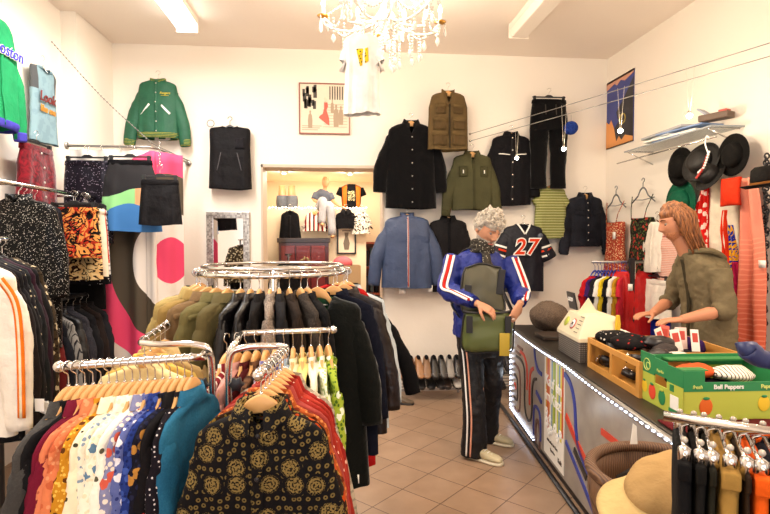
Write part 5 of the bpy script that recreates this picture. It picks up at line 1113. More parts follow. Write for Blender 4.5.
# paper bag with a peg
pb_ = empty('paper_bag', kc(1.55, 3.42), RZC, 'open white paper bag lying on the counter in front of the clerk', 'bag')
mb = MB(); 
def bagf(u, v): return ((u-.5)*.3, (v-.5)*.36, .17+.05*math.sin(u*PI)-.06*u+.012*noise.noise(Vector((u*5, v*5, 3))))
mb.grid(bagf, 12, 12).build('top_sheet', WHITE, pb_, solid=.003); MB().loft([[(-.15, -.18, .0), (.15, -.18, 0), (.15, .18, 0), (-.15, .18, 0)], [(-.148, -.178, .18), (.148, -.178, .12), (.148, .178, .12), (-.148, .178, .18)]], True, False).build('body', WHITE, pb_, smooth=False)
o = MB().prism([(-.012, -.04), (.012, -.04), (.016, .02), (.008, .075), (-.008, .075), (-.016, .02)], -.01, .01).build('clothes_peg', plain('yellow_plastic', '#d8b02c', .4), None, smooth=False, bevel=.003, loc=kc(1.47, 3.3, KH_+.23), rotz=.3); tag(o, 'yellow plastic clothes peg clipped upright on the white paper bag', 'peg')
# wooden crates
WD = plain('crate_wood', '#cf9346', .45, var=.15, bscale=30)
def crate(name, x0, x1, D0, D1, h, label, win=2, front=True):
    o = empty(name, kc((x0+x1)/2, (D0+D1)/2), RZC, label, 'crate', 'wooden crates on the counter'); a, b = (x1-x0)/2, (D1-D0)/2; t = .012
    MB().box(-a, a, -b, b, 0, t).build('bottom', WD, o, smooth=False)
    MB().box(-a, a, -b, -b+t, t, h).build('end_panel', WD, o, smooth=False); MB().box(-a, a, b-t, b, t, h).build('end_panel', WD, o, smooth=False); MB().box(a-t, a, -b+t, b-t, t, h).build('side_panel', WD, o, smooth=False)
    if front:
        MB().box(-a, -a+t, -b+t, b-t, h-.03, h).box(-a, -a+t, -b+t, b-t, t, .035).build('front_rail', WD, o, smooth=False)
        for k in range(win+1): y = -b+t+k*(2*b-2*t-.025)/win; MB().box(-a, -a+t, y, y+.025, .035, h-.03).build('front_post', WD, o, smooth=False)
    else: MB().box(-a, -a+t, -b+t, b-t, t, h).build('side_panel', WD, o, smooth=False)
    for k in range(1, win): y = -b+k*2*b/win; MB().box(-a+t, a-t, y-t/2, y+t/2, t, h-.01).build('divider', WD, o, smooth=False)
    return o
crate('wooden_crate', 1.25, 1.50, 2.56, 3.22, .18, 'open-fronted wooden crate of belts on the counter edge'); crate('wooden_crate', 1.52, 1.86, 2.72, 3.22, .19, 'wooden crate of scarves and cards before the clerk', 1, False)
# their contents
BLs = plain('black_leather', '#1c1719', .35, var=.2); BRs = plain('brown_leather', '#4a2c1c', .4)
def coil(x, D, z, r, m, label, tilt, rz, w=.032):
    mb = MB(); rings = []
    for i in range(90):
        a = i/89*2*PI*3; rr = r*(.45+.55*i/89); c = Vector((rr*math.cos(a), rr*math.sin(a), 0)); n_ = c.normalized(); rings.append([c-n_*.0016-Vector((0, 0, w/2)), c+n_*.0016-Vector((0, 0, w/2)), c+n_*.0016+Vector((0, 0, w/2)), c-n_*.0016+Vector((0, 0, w/2))])
    o = empty('belt', kc(x, D, z), 0, label, 'belt', 'rolled belts in the open-fronted crate'); o.rotation_euler = (tilt, 0, rz); mb.loft(rings, True, True).build('strap', m, o)
    bk = MB(); c = Vector((r, 0, 0))
    for s in (-1, 1): bk.tube([c+Vector((.004, -.02, s*w*.62)), c+Vector((.004, .02, s*w*.62))], .0028, 6)
    for y in (-.02, .02): bk.tube([c+Vector((.004, y, -w*.62)), c+Vector((.004, y, w*.62))], .0028, 6)
    bk.build('buckle', CHROME, o)
rnd = random.Random(12)
names = ['black', 'dark brown', 'glossy black', 'studded black', 'plum', 'slim black', 'wide black', 'faded black', 'chestnut', 'matt black', 'narrow brown', 'charcoal']
pos = ['at the far end', 'beside the far post', 'behind the far opening', 'on top of the far pile', 'at the middle divider', 'near the middle divider', 'behind the near opening', 'at the near post', 'on top of the near pile', 'under the near pile', 'in the near corner', 'against the near end']
for i in range(12):
    D = 3.13-.05*i+.02*(i % 2); x = 1.33+.09*(i % 2); z = KH_+(.05 if i % 3 == 0 else .115 if i % 3 == 1 else .16)
    coil(x, D, z, .05+.012*(i % 2), [BLs, BRs, BLs, plain('matt_black', '#232022', .7)][i % 4] if i != 4 else plain('plum_leather', '#3a1828', .4), '%s leather belt rolled up %s of the open-fronted crate' % (names[i], pos[i]), rnd.uniform(.2, 1.3), rnd.uniform(0, 3))
def blob(name, label, cat, x, D, z, r, m, rz=0, seed=0, amp=.3, grp=None, M=None):
    mb = MB(); mb.sphere((0, 0, 0), r, 20, 12); mb.v = [tuple(Vector(v)*(1+amp*noise.noise(Vector(v)*18+Vector((seed, 0, 0))))) for v in mb.v]; o = mb.build(name, m, None, loc=kc(x, D, z), rotz=rz); return tag(o, label, cat, grp)
blob('scarf', 'black and white dotted scarf heaped at the far end of the belt crate', 'scarf', 1.36, 3.12, KH_+.195, (.1, .09, .045), F('#1a171a', 'dots', '#d8d0c8', sc=.8), seed=1)
blob('scarf', 'black scarf with a few red spots on top of the belt crate', 'scarf', 1.40, 2.95, KH_+.20, (.1, .11, .05), F('#1e1a1c', 'sparse', '#a83a34', sc=1.2), seed=2)
blob('glove', 'black leather glove lying across the belt crate divider', 'glove', 1.50, 2.86, KH_+.22, (.1, .05, .035), BLs, seed=3); blob('glove', 'dark grey knitted glove beside the black leather glove', 'glove', 1.47, 2.74, KH_+.2, (.09, .06, .035), F('#3a3434', 'tweed', '#544c4a'), rz=.7, seed=4)
blob('leather_pouch', 'crumpled black leather pouch at the near end of the belt crate', 'pouch', 1.40, 2.66, KH_+.185, (.08, .07, .035), BLs, seed=5); blob('scarf', 'white lace scarf next to the black pouch', 'scarf', 1.47, 2.63, KH_+.2, (.05, .03, .02), F('#d8d0c4', 'sparse', '#5a544e', sc=2), seed=8)
blob('scarf', 'deep purple scarf in the crate before the clerk', 'scarf', 1.76, 3.0, KH_+.17, (.06, .09, .05), F('#3c1c58'), seed=6); blob('scarf', 'wine red scarf at the far side of the crate before the clerk', 'scarf', 1.64, 3.12, KH_+.16, (.09, .05, .05), F('#5a1424'), seed=7)
blob('scarf', 'dark grey scarf filling the crate before the clerk', 'scarf', 1.68, 2.88, KH_+.11, (.13, .12, .06), F('#2a2628'), seed=9, amp=.2)
for i, (x, D, rz, c, nm) in enumerate(((1.56, 2.92, .5, '#f0e8dc', 'white'), (1.61, 2.86, .2, '#f2ece2', 'ivory'), (1.66, 2.92, -.2, '#e8c8bc', 'pink printed'), (1.70, 2.85, .35, '#f4f0ea', 'bright white'), (1.60, 3.0, .1, '#d86a5c', 'red printed'))):
    o = empty('price_card', kc(x, D, KH_+.17), RZC+rz, '%s card standing upright among the scarves, %s' % (nm, ['leftmost', 'second from left', 'third from left', 'rightmost', 'rear one'][i]), 'card', 'cards in the scarf crate'); o.rotation_euler = (R(-12), .1*(i-2), RZC+rz)
    MB().box(-.03, .03, -.001, .001, 0, .12).build('card', plain('card_'+c[1:], c, .6), o, smooth=False); MB().box(-.02, .02, -.002, -.001, .05, .1).build('print', plain('card_print', '#c04438', .6), o, smooth=False)
# the pepper box
GN, LM = plain('box_green', '#24804a', .5), plain('box_lime', '#b4bc48', .5)
bx_ = empty('cardboard_box', kc(1.285, 2.24), RZC+R(3), 'green and lime cardboard vegetable box printed with peppers on the counter', 'box')
bw, bl, bh = .52, .34, .215
def panel(x0, x1, y0, y1, z0, z1, m, nm='wall_panel'): return MB().box(x0, x1, y0, y1, z0, z1).build(nm, m, bx_, smooth=False)
panel(0, bw, 0, bl, 0, .006, LM, 'bottom')
panel(-.002, .004, 0, .12, .006, .14, LM); panel(-.002, .004, .22, bl, .006, .14, LM); panel(-.002, .004, .12, .22, .006, .105, LM)
panel(-.002, .004, 0, .12, .14, bh, GN, 'green_band'); panel(-.002, .004, .22, bl, .14, bh+.02, GN, 'green_band'); panel(-.002, .004, .12, .22, .15, bh+.01, GN, 'green_band'); 
panel(0, bw, 0, .005, .006, .125, LM); panel(0, bw, -.001, .005, .125, .165, GN, 'green_band'); panel(0, bw*.18, -.001, .005, .165, bh, GN, 'green_band')
panel(0, bw, bl-.005, bl, .006, .16, LM); panel(0, bw, bl-.006, bl, .16, bh, GN, 'green_band'); panel(bw-.005, bw, 0, bl, .006, bh, GN, 'green_band')
MB().box(0, .12, .015, .07, bh-.004, bh).box(.1, bw, bl-.07, bl-.01, bh-.02, bh-.012).build('inner_flap', plain('inner_green', '#2c7a3c', .5), bx_, smooth=False)
def pepper(loc_, n, m, s=1, leafm=GN, tomato=False):
    M = Matrix.Rotation(PI/2, 3, 'X') if n == 'x' else Matrix.Rotation(-PI/2, 3, 'Y'); mb = MB(); k = (.002, .03*s, .038*s) if n == 'y' else (.03*s, .002, .038*s)
    mb.sphere(loc_, k, 16, 10); o2 = mb.build('printed_pepper', m, bx_); st_ = MB(); q = Vector(loc_)+(Vector((-.0025, 0, .036*s)) if n == 'y' else Vector((0, -.0025, .036*s))); st_.sphere(q, (.002, .016*s, .007*s) if n == 'y' else (.016*s, .002, .007*s), 8, 5); st_.build('printed_stalk', GN if m != GN else LM, bx_)
PR_, PY_, PO_ = plain('pepper_red', '#d8452c', .5), plain('pepper_yellow', '#e8c02c', .5), plain('pepper_orange', '#d8641c', .5)
pepper((-.003, .30, .07), 'y', PY_, .8); pepper((-.003, .235, .06), 'y', PR_, 1.0); pepper((-.003, .155, .055), 'y', GN, .95); pepper((.1, -.002, .06), 'x', PO_, 1.0); pepper((.36, -.002, .07), 'x', PY_, .9)
panel(-.004, -.002, .03, .09, .03, .09, WHITE, 'white_label'); panel(-.004, -.002, .03, .1, .012, .028, GN, 'green_bar'); panel(-.004, -.002, .065, .095, .105, .135, GN, 'green_square')
text('box_lettering', 'Bell Peppers', bx_, .027, (.2, -.003, .145), UP, WHITE, off=.0006); text('box_lettering', 'Paprika', bx_, .024, (.38, -.003, .145), UP, plain('pale_lime', '#d8e07a', .5), off=.0006); text('box_lettering', 'fresh', bx_, .022, (.06, -.003, .145), UP, plain('pale_lime', '#d8e07a', .5), shear=.2)
text('box_lettering', 'Paprika', bx_, .018, (-.004, .17, .172), (PI/2, 0, -PI/2), plain('pale_lime', '#d8e07a', .5)); mb = MB(); mb.torus((-.004, .28, .18), .028, .002, 20, 5, M=Matrix.Rotation(PI/2, 3, 'Y')); mb.torus((-.004, .27, .175), .016, .002, 16, 5, M=Matrix.Rotation(PI/2, 3, 'Y')); mb.build('oval_logo', plain('pale_lime', '#d8e07a', .5), bx_)
blob('scarf', 'orange folded cloth in the vegetable box', 'cloth', 1.43, 2.42, KH_+.17, (.1, .06, .035), F('#d8683a'), seed=11); blob('scarf', 'black and white striped cloth in the vegetable box', 'cloth', 1.60, 2.40, KH_+.165, (.1, .07, .035), F('#e8e0d4', 'vstripe', '#2a262a', '#e8e0d4', sc=3), seed=12); blob('scarf', 'black cloth bundle at the left of the vegetable box', 'cloth', 1.36, 2.40, KH_+.135, (.05, .08, .05), BLK, seed=13); blob('scarf', 'dark purple cloth at the bottom of the vegetable box', 'cloth', 1.5, 2.4, KH_+.08, (.18, .1, .06), F('#2c1c30'), seed=14)
o = MB().box(-.11, .11, -.003, .003, 0, .17).build('paper_sheet', WHITE, None, smooth=False, loc=kc(1.76, 2.63, KH_+.03), rotz=RZC-.15); tag(o, 'stiff white paper sheet standing behind the vegetable box', 'paper')
o = MB().grid(lambda u, v: ((u-.5)*.5, (v-.5)*.36, .006+.004*math.sin(u*9)), 12, 6).build('cloth_mat', F('#6a1a24'), None, solid=.006, loc=kc(1.45, 2.36), rotz=RZC); 
o.location = kc(1.42, 2.05); tag(o, 'dark red cloth lying on the counter under and before the vegetable box', 'cloth')
# ------------------------------------------------------------------ rack with blue hangers behind the counter
BR_D = 4.86
b0 = cw((592-385)/FPX*BR_D, BR_D, 0); rz_ = RZC
rk = empty('garment_rack', b0, rz_, 'black and chrome rack with blue hangers behind the far end of the counter', 'clothes rack'); zr = 1.63-(262-240)/FPX*BR_D; ln = (650-592)/FPX*BR_D; mx_ = (628-592)/FPX*BR_D
MB().tube([(0, 0, zr), (ln, 0, zr)], .013, 10).build('rail', STEEL, rk); MB().box(mx_-.02, mx_+.02, -.1, -.06, 0, zr+.04).build('upright', BLKP, rk, smooth=False); MB().tube([(mx_+.03, -.08, 0), (mx_+.03, -.08, zr)], .006, 6).build('chrome_strip', CHROME, rk); MB().tube([(mx_, -.08, zr), (mx_, 0, zr)], .012, 8).build('rail_bracket', BLKP, rk)
MB().box(-.02, ln+.02, -.25, .25, 0, .04).build('foot', BLKP, rk, smooth=False)
HG = 'clothes on the blue hanger rack'
bl_ = [('scarlet', '#b8202a'), ('violet', '#4a2c6a'), ('dark grey', '#2c2a30'), ('white', '#ece8e0'), ('yellow', '#d8c030'), ('black', '#1a181b'), ('white cotton', '#e8e4dc'), ('mustard', '#b8902c'), ('pink red', '#c8384a')]
for i, (nm, c) in enumerate(bl_):
    q = b0+RT*(.03+.031*i)+Vector((0, 0, zr-.085)); top('t_shirt', 't-shirt', '%s top, %s on the blue hanger rack behind the counter' % (nm, ['leftmost', 'second', 'third', 'fourth', 'fifth', 'sixth', 'seventh', 'eighth', 'ninth'][i]), q, -PI/2+RZC+R(-58+3*i), cloth(c), HG, L=.44, ws=.19, chest=.2, hem=.2, depth=.03, sleeves='short', sl=.15, gap=.045, hk='blue', short='%s top on the blue hanger rack' % nm, lofi=True, sr=(.05, .05, .05), hgroup='blue plastic hangers')
for i, (x, lb, c, rz, L) in enumerate(((.29, 'bright red jacket with a paper tag left of the black post', '#c41c1e', -8, .62), (.50, 'bright red jacket right of the black post', '#b8181c', 10, .6))):
    q = b0+RT*x+FW*(-.02)+Vector((0, 0, zr-.085)); o, b = top('jacket', 'jacket', lb, q, RZC+R(rz), cloth(c, rough=.5), HG, L=L, ws=.155, chest=.165, hem=.18, depth=.08, sleeves='long', out=.03, sl=.5, hk='blue', short=['tagged red jacket', 'untagged red jacket'][i], front=('placket',), sr=(.05, .045, .04), hgroup='blue plastic hangers', hwid=.13)
    if not i: MB().cbox((.03, -.09, -.14), (.04, .003, .06)).build('paper_tag', WHITE, o)
# ------------------------------------------------------------------ right wall: shelf, hats, scarves
XS = XR-.02
def RWp(px, py, off=.0): return onX(px, py, XR-off)
a = RWp(650, 152); b_ = RWp(745, 127); ym, yl = (a.y+b_.y)/2, (a.y-b_.y); zs = (a.z+b_.z)/2
sf = empty('wall_shelf', (XR, ym, zs), 0, 'glass and wire shelf heaped with magazines above the hats on the right wall', 'shelf')
MB().box(-.26, 0, -yl/2, yl/2, -.004, .006).build('glass_plate', plain('shelf_glass', '#dfe8ec', .1, trans=.6), sf, smooth=False)
for y in (-yl/2+.05, yl/2-.05): MB().tube([(0, y, -.12), (-.25, y, -.01), (0, y, -.005)], .007, 6).build('bracket', CHROME, sf)
MB().tube([(-.26, -yl/2-.05, -.09), (-.26, yl/2+.12, -.09)], .006, 6).build('hook_bar', CHROME, sf)
mg = [('blue striped magazine', '#5a78a8', (.0, .18), .012, 0), ('white newspaper', '#e8e4dc', (-.05, .30), .016, .1), ('pale grey magazine', '#c8ccd0', (.2, .2), .012, -.1), ('blue and white brochure', '#7c94bc', (-.25, .24), .012, .15), ('silver grey folder', '#a8a8ac', (.1, .3), .02, -.05)]
z = .007
for i, (nm, c, (y, l), t_, rz) in enumerate(mg):
    o = MB().box(-.1, .12, -l, l, 0, t_).build('magazine', plain('mag_'+c[1:], c, .5), None, smooth=False, bevel=.002, loc=(XR-.14, ym+y*.6, zs+z), rotz=rz); tag(o, '%s, %s in the stack on the wall shelf' % (nm, ['lowest', 'second', 'middle', 'fourth', 'topmost'][i]), 'magazine', 'magazines on the wall shelf'); z += t_+.002
pk = RWp(716, 122, .13); o = empty('sunglasses_case', (XR-.13, pk.y, zs+z-.02), .4, 'open brown and red case with small goods on top of the magazines', 'case')
MB().box(-.05, .05, -.11, .11, 0, .05).build('box', plain('case_brown', '#5a4638', .5), o, smooth=False, bevel=.008); MB().cbox((0, .08, .07), (.09, .1, .012), Matrix.Rotation(.7, 3, 'X')).build('lid', plain('case_grey', '#8a90a0', .4), o, smooth=False); MB().cbox((0, -.06, .058), (.06, .06, .02)).build('red_item', plain('case_red', '#b8483c', .5), o, smooth=False, bevel=.004)
pk = RWp(662, 141, .13); mb = MB(); rnd = random.Random(5)
for i in range(10): a_ = rnd.uniform(0, 6.28); mb.sphere((.03*math.cos(a_), .06*math.sin(a_), .012+.03*rnd.random()), (.028, .028, .012), 8, 5, Matrix.Rotation(rnd.uniform(0, 3), 3, 'X'))
tag(mb.build('artificial_flowers', plain('pale_petals', '#e8e0c0', .6), None, loc=(XR-.16, pk.y, zs+.012)), 'small bunch of pale fabric flowers at the far end of the wall shelf', 'flowers')
GH = 'hats hung under the wall shelf'
def hat(px, py, r, m, label, bm=None, brim=True, tiltx=0, off=.12, ax=None, crown=.11, name='hat', rz=0, ry=0):
    p = RWp(px, py, off); o = empty(name, p, 0, label, 'hat', GH); o.rotation_euler = (tiltx, -PI/2+ry, rz)
    MB().lathe([(.0, crown), (r*.35, crown*1.0), (r*.52, crown*.85), (r*.6, crown*.4), (r*.62, .0)], 28).build('crown', m, o)
    if brim: MB().lathe([(r*.6, .006), (r*.8, -.004), (r, .012), (r*1.01, .018), (r*.8, .004), (r*.6, .014)], 32).build('brim', m, o)
    if bm: MB().lathe([(r*.63, .005), (r*.635, .03), (r*.615, .032)], 28).build('hat_band', bm, o)
    return o
FB = cloth('#15120f', 'plain', rough=.9); FB2 = cloth('#1e1915', 'plain', rough=.6)
hat(682, 167, .16, FB, 'black felt hat, farthest of the three under the shelf', crown=.08); hat(702, 163, .16, FB2, 'black baker-boy style cap between the two felt hats', brim=True, crown=.09, off=.17, name='cap', ry=.35, rz=.2); hat(735, 155, .15, FB, 'black round felt hat, nearest of the three under the shelf', crown=.06, off=.13)
o = hat(712, 176, .13, FB2, 'black peaked cap tilted below the baker-boy cap', brim=True, crown=.09, off=.16, name='cap', ry=.5)
hat(682, 203, .19, cloth('#14634a', 'plain', rough=.7), 'dark green felt hat behind the head of the clerk', crown=.08, off=.1)
p = RWp(709, 152, .27); o = empty('necklace', p, 0, 'red and white bead necklace on a white hook at the shelf', 'necklace'); mb = MB(); beads(mb, [Vector((0, .0, 0)), Vector((0, .05, -.1)), Vector((0, .12, -.14))], .01, .02); mb.build('white_beads', WHITE, o); mb = MB(); beads(mb, [Vector((0, .02, -.03)), Vector((0, .07, -.12)), Vector((0, .14, -.18))], .011, .02); mb.build('red_beads', plain('bead_red', '#b83a34', .4), o)
MB().tube([(0, 0, .1), (0, .03, .12), (0, .04, .06), (0, 0, -.02)], .005, 6, k=4).build('hook', WHITE, o)
def drape(name, cat, label, px, py, L, w0, w1, m, folds=3, amp=.03, off=.06, seed=0, slant=0, swing=0):
    p = RWp(px, py, off); rnd = random.Random(seed); ph = rnd.uniform(0, 6)
    def fn(u, v):
        w = w0+(w1-w0)*(v**.7); y = (u-.5)*w+slant*v; return (amp*math.sin(u*2*PI*folds+ph+v*1.5)*(.5+v*.5)+.01*noise.noise(Vector((u*3, v*5, seed))), y+.02*math.sin(v*4+seed), -L*v*(1+.06*math.sin(u*5+seed)*swing))
    o = MB().grid(fn, 40, 30).build(name, m, None, solid=.004, loc=p); return tag(o, label, cat, 'scarves and cloths on the right wall')
def scarfmat():
    t = NT('salmon_scarf'); v = t.coord(); w = t.n('ShaderNodeTexWave', wave_type='RINGS'); w.inputs['Scale'].default_value = 9; w.inputs['Distortion'].default_value = 3; t.l(v, w.inputs['Vector'])
    sp_ = t.n('ShaderNodeSeparateXYZ'); t.l(v, sp_.inputs[0]); low = t.math('LESS_THAN', sp_.outputs[2], -.42)
    g = t.ramp(t.math('MULTIPLY', sp_.outputs[2], -.75), [(.0, hexc('#e09078')), (1, hexc('#d04c26'))], False); k = t.math('MULTIPLY', t.math('GREATER_THAN', w.outputs[1], .8), low)
    t.base(t.mix(t.math('MULTIPLY', k, .4), g, hexc('#f0a080'))); t.b.inputs['Roughness'].default_value = .8; return t.m
drape('scarf', 'scarf', 'long salmon and orange patterned scarf at the right of the wall', 747, 178, 1.25, .12, .34, scarfmat(), 2, .035, .1, 3, -.03, 1)
drape('scarf', 'scarf', 'bright red scarf with white flowers behind the head of the clerk', 704, 186, .55, .06, .24, cloth('#cf2a22', 'floral', '#f0d8cc', '#cf2a22', sc=.7), 3, .03, .08, 5)
drape('cloth', 'cloth', 'black and yellow dotted tie-like cloth behind the clerk', 721, 212, .55, .05, .07, cloth('#d8b070', 'dots', '#241c18', sc=.7), 1, .01, .06, 6); drape('scarf', 'scarf', 'orange red scarf hanging behind the shoulder of the clerk', 726, 210, .5, .05, .08, cloth('#d8401c'), 2, .02, .08, 7)
drape('scarf', 'scarf', 'royal blue and yellow scarf next to the orange red scarf', 733, 225, .5, .06, .09, cloth('#2c3a9a', 'swirl', '#2c3a9a', '#e0a82c'), 2, .02, .07, 8); drape('scarf', 'scarf', 'magenta scarf low behind the clerk', 736, 262, .45, .07, .12, cloth('#a81c50'), 2, .02, .09, 9)
drape('scarf', 'scarf', 'dark purple scarf under the magenta scarf', 739, 300, .4, .1, .12, cloth('#2c1a30'), 2, .02, .06, 10)
p = RWp(731, 192, .16); mb = MB(); mb.grid(lambda u, v: (-.03*math.sin(u*PI)*math.sin(v*PI), (u-.5)*.17*(1-.06*math.sin(v*PI)), (.5-v)*.2*(1-.08*math.sin(u*PI))), 12, 12); tag(mb.build('square_cushion', cloth('#d84422'), None, solid=.03, loc=p), 'small square orange-red cushion below the nearest black hat', 'cushion', None)
# white blouse, white skirt, pink stripes, blue skirt
p = RWp(655, 225, .1)
top('blouse', 'blouse', 'white button blouse hung on the right wall before the clerk', onX(657, 222, XW), -PI/2, cloth('#efe6da'), GR, L=.45, ws=.15, chest=.16, hem=.17, depth=.06, sleeves=None, front=('placket', 'button'), fm=cloth('#efe6da'), short='white button blouse', hk='wire', hwid=.14)
bottom('skirt', 'skirt', 'white mini skirt with a small emblem below the white blouse', onX(656, 276, XW-.05), -PI/2, cloth('#f0e8dc'), GR, L=.34, waist=.17, hem=.22, short='white mini skirt'); bottom('skirt', 'skirt', 'royal blue skirt below the white mini skirt', onX(657, 300, XW), -PI/2, cloth('#22308c'), GR, L=.42, waist=.17, hem=.2, short='royal blue skirt')
top('blouse', 'blouse', 'pink and white striped blouse beside the face of the clerk', onX(672, 224, XW), -PI/2, cloth('#e8b8a8', 'hstripe', '#f0e0d4', '#d89888', sc=3), GR, L=.5, ws=.14, chest=.15, hem=.16, depth=.05, sleeves=None, short='pink striped blouse', hk='wire', lofi=True, hwid=.13)
top('dress', 'dress', 'pale cream dress hung behind the orange cushion', onX(722, 180, XW+.04), -PI/2, cloth('#e8dcc8'), GR, L=.8, ws=.15, chest=.17, hem=.2, depth=.03, sleeves=None, short='pale cream dress', hk='wood', lofi=True, hwid=.14)
# bead chain and hat at the right edge
p = RWp(767, 156, .05); o = empty('bead_chain', p, 0, 'long thick black bead chain at the right edge', 'necklace'); mb = MB()
for i in range(60): mb.torus((0, .012*math.sin(i*1.3), -.022*i), .018, .006, 12, 5, M=Matrix.Rotation(i*.9, 3, 'Z') @ Matrix.Rotation(PI/2, 3, 'X'))
mb.build('links', BLKP, o)
o = hat(766, 186, .14, cloth('#1a1512', rough=.8), 'black fedora-style hat with a brown band at the right edge', bm=cloth('#8a5c28'), crown=.13, off=.2, ry=PI/2-.15); 
o = MB().cbox((0, 0, 0), (.004, .06, .05)).build('price_tag', WHITE, None, loc=RWp(762, 264, .11)); tag(o, 'small white price tag pinned beside the salmon scarf', 'tag')
# ------------------------------------------------------------------ right foreground: clipped trousers, basket, cap
TG = 'folded trousers on the rack at the lower right'
T0 = cw(.645, 1.16, 0); RZT = RZC-R(31); TD = Vector((math.cos(RZT), math.sin(RZT), 0)); zrk = 1.235
tr = empty('garment_rack', T0, RZT, 'clip rack of folded trousers at the lower right corner', 'clothes rack')
MB().tube([(-.02, 0, zrk), (.55, 0, zrk)], .011, 10).build('rail', CHROME, tr); 
for x in (.53,): MB().tube([(x, 0, zrk), (x, 0, .03)], .012, 8).build('upright', CHROME, tr); MB().tube([(x, -.25, .02), (x, .25, .02)], .014, 8).build('foot', BLKP, tr)
tj = [('black cotton', '#141214', .032), ('faded black', '#1e1b18', .024), ('dark olive', '#2a281c', .016), ('khaki tan', '#a8884c', .042), ('brown', '#3a2a1a', .012), ('bright orange', '#e06a1c', .034), ('dark navy', '#1a1e2c', .028), ('off-white', '#d8d2c8', .02), ('black corduroy', '#181618', .05)]
x = .0
for i, (nm, c, w) in enumerate(tj):
    q = T0+TD*(x+w/2)+Vector((0, 0, zrk-.06)); o = empty('trousers', q, RZT+R(4), '%s trousers folded over, %s from the left on the lower right rack' % (nm, ['first', 'second', 'third', 'fourth', 'fifth', 'sixth', 'seventh', 'eighth', 'ninth'][i]), 'trousers', TG)
    mb = MB(); rings = []
    for k in range(22):
        t = k/21; z_ = -.0-.62*t; ww = w*.55*(1+.12*noise.noise(Vector((i*3.1, t*4, 0)))); dd = .12+.05*t; rings.append([(ww*sgnp(math.cos(a), .6)+.006*noise.noise(Vector((i, t*5, math.sin(a)))), dd*sgnp(math.sin(a), .7), z_) for a in [2*PI*j/24 for j in range(24)]])
    mb.loft(rings, True, True).build('folded_legs', cloth(c), o)
    MB().box(-w*.4, w*.4, -.13, .13, -.03, .006).build('waistband', cloth(c), o, bevel=.005)
    h_ = empty('clip_hanger', q+Vector((0, 0, .02)), RZT+R(4), 'chrome clip hanger carrying the %s trousers' % nm, 'hanger', 'chrome clip hangers at the lower right'); hook(MB(), .045, .003).build('hook', CHROME, h_)
    MB().tube([(0, -.12, 0), (0, .12, 0)], .004, 6).build('bar', CHROME, h_)
    for s in (-1, 1): MB().lathe([(0, -.035), (.012, -.03), (.013, .0), (.012, .01), (0, .018)], 10, (0, s*.1, .0)).build('clip', CHROME, h_); MB().sphere((.0, s*.1, .026), .007, 8, 6).build('clip_spring', plain('silver_plastic', '#b8b0a4', .25, .5), h_)
    x += w*1.02
MB().tube([(.1, -.13, -.2), (.1, -.13, -.27)], .01, 6)
o = MB().cbox((0, 0, 0), (.03, .002, .09)).build('price_tag', WHITE, None, loc=cw(.73, 1.02, .93)+Vector((0, 0, 0)), rotz=RZC); tag(o, 'long white tag hanging on the black trousers at the lower right', 'tag')
o = MB().tube([(.0, 0, 0), (.035, 0, .005), (.07, -.005, 0), (.25, -.02, -.01)], [.024, .024, .022, .022], 12, k=3).build('rack_handle', plain('navy_plastic', '#232c58', .4), None, loc=cw(.885, 1.3, 1.335), rotz=RZC)
mb = MB(); o2 = empty('padded_tube', cw(.90, 1.30, 1.30), RZC, 'navy blue padded tube end sticking in at the right edge', 'tube'); COL.objects.unlink(o); bpy.data.objects.remove(o)
MB().tube([(.015, 0, .045), (.0, 0, .062), (.02, 0, .045), (.06, -.005, .03), (.25, -.02, .012)], [.018, .026, .026, .022, .022], 12, k=3).build('padding', plain('navy_plastic', '#232c58', .4), o2); MB().tube([(.105, 0, .03), (.105, 0, -.08), (.105, .02, -.3-.98)], .02, 10).build('post', plain('navy_plastic', '#232c58', .4), o2)
# basket with cap
BQ = cw(.875, 1.62, 0); bk = empty('wicker_basket', BQ, 0, 'round brown wicker basket standing in front of the counter', 'basket')
mb = MB(); BRD, BZ0 = .225, .90
def wick():
    t = NT('wicker'); v = t.coord(); w = t.n('ShaderNodeTexWave'); w.inputs['Scale'].default_value = 40; w.inputs['Distortion'].default_value = 2; t.l(v, w.inputs['Vector']); t.base(t.ramp(w.outputs[1], [(.2, hexc('#4a3020')), (.8, hexc('#6a4a30'))], False)); t.bump(w.outputs[1], .3, .006); t.b.inputs['Roughness'].default_value = .6; return t.m
WK = wick(); mb.lathe([(0, .62), (.17, .62), (.2, .7), (.225, .82), (BRD, BZ0), (BRD-.02, BZ0), (.2, .82), (.18, .7), (.15, .64), (0, .64)], 40).build('bowl', WK, bk); MB().torus((0, 0, BZ0), BRD-.008, .019, 60, 10).build('rim', WK, bk)
stl = empty('stool', BQ, 0, 'plain wooden stool carrying the wicker basket', 'stool'); MB().lathe([(0, .58), (.17, .58), (.17, .615), (0, .615)], 24).build('seat', WD, stl)
for k in range(4): a = k*PI/2+.7; MB().tube([(.12*math.cos(a), .12*math.sin(a), .58), (.19*math.cos(a), .19*math.sin(a), 0)], .016, 8).build('leg', WD, stl)
cpo = empty('flat_cap', cw(.82, 1.44, .945), 0, 'beige corduroy peaked cap lying in the wicker basket', 'cap'); cpo.rotation_euler = (R(10), R(-14), R(12)); BE = cloth('#b09468', 'plain', rough=.9)
mb = MB(); rings = []
for i in range(10):
    t = i/9; a = t*PI/2; rings.append([(.155*math.cos(a)**.6*math.cos(b)*(1.0), .125*math.cos(a)**.6*math.sin(b), .05*math.sin(a)+.004*math.sin(8*b)*math.cos(a)) for b in [2*PI*j/48 for j in range(48)]])
mb.loft(rings, False, True).build('crown', BE, cpo)
def brimf(u, v): a = PI*(.68+.64*u); r = .12+.085*v*math.sin(PI*min(1, max(0, u)))**.4; return (r*1.2*math.cos(a), r*math.sin(a), .004-.022*v)
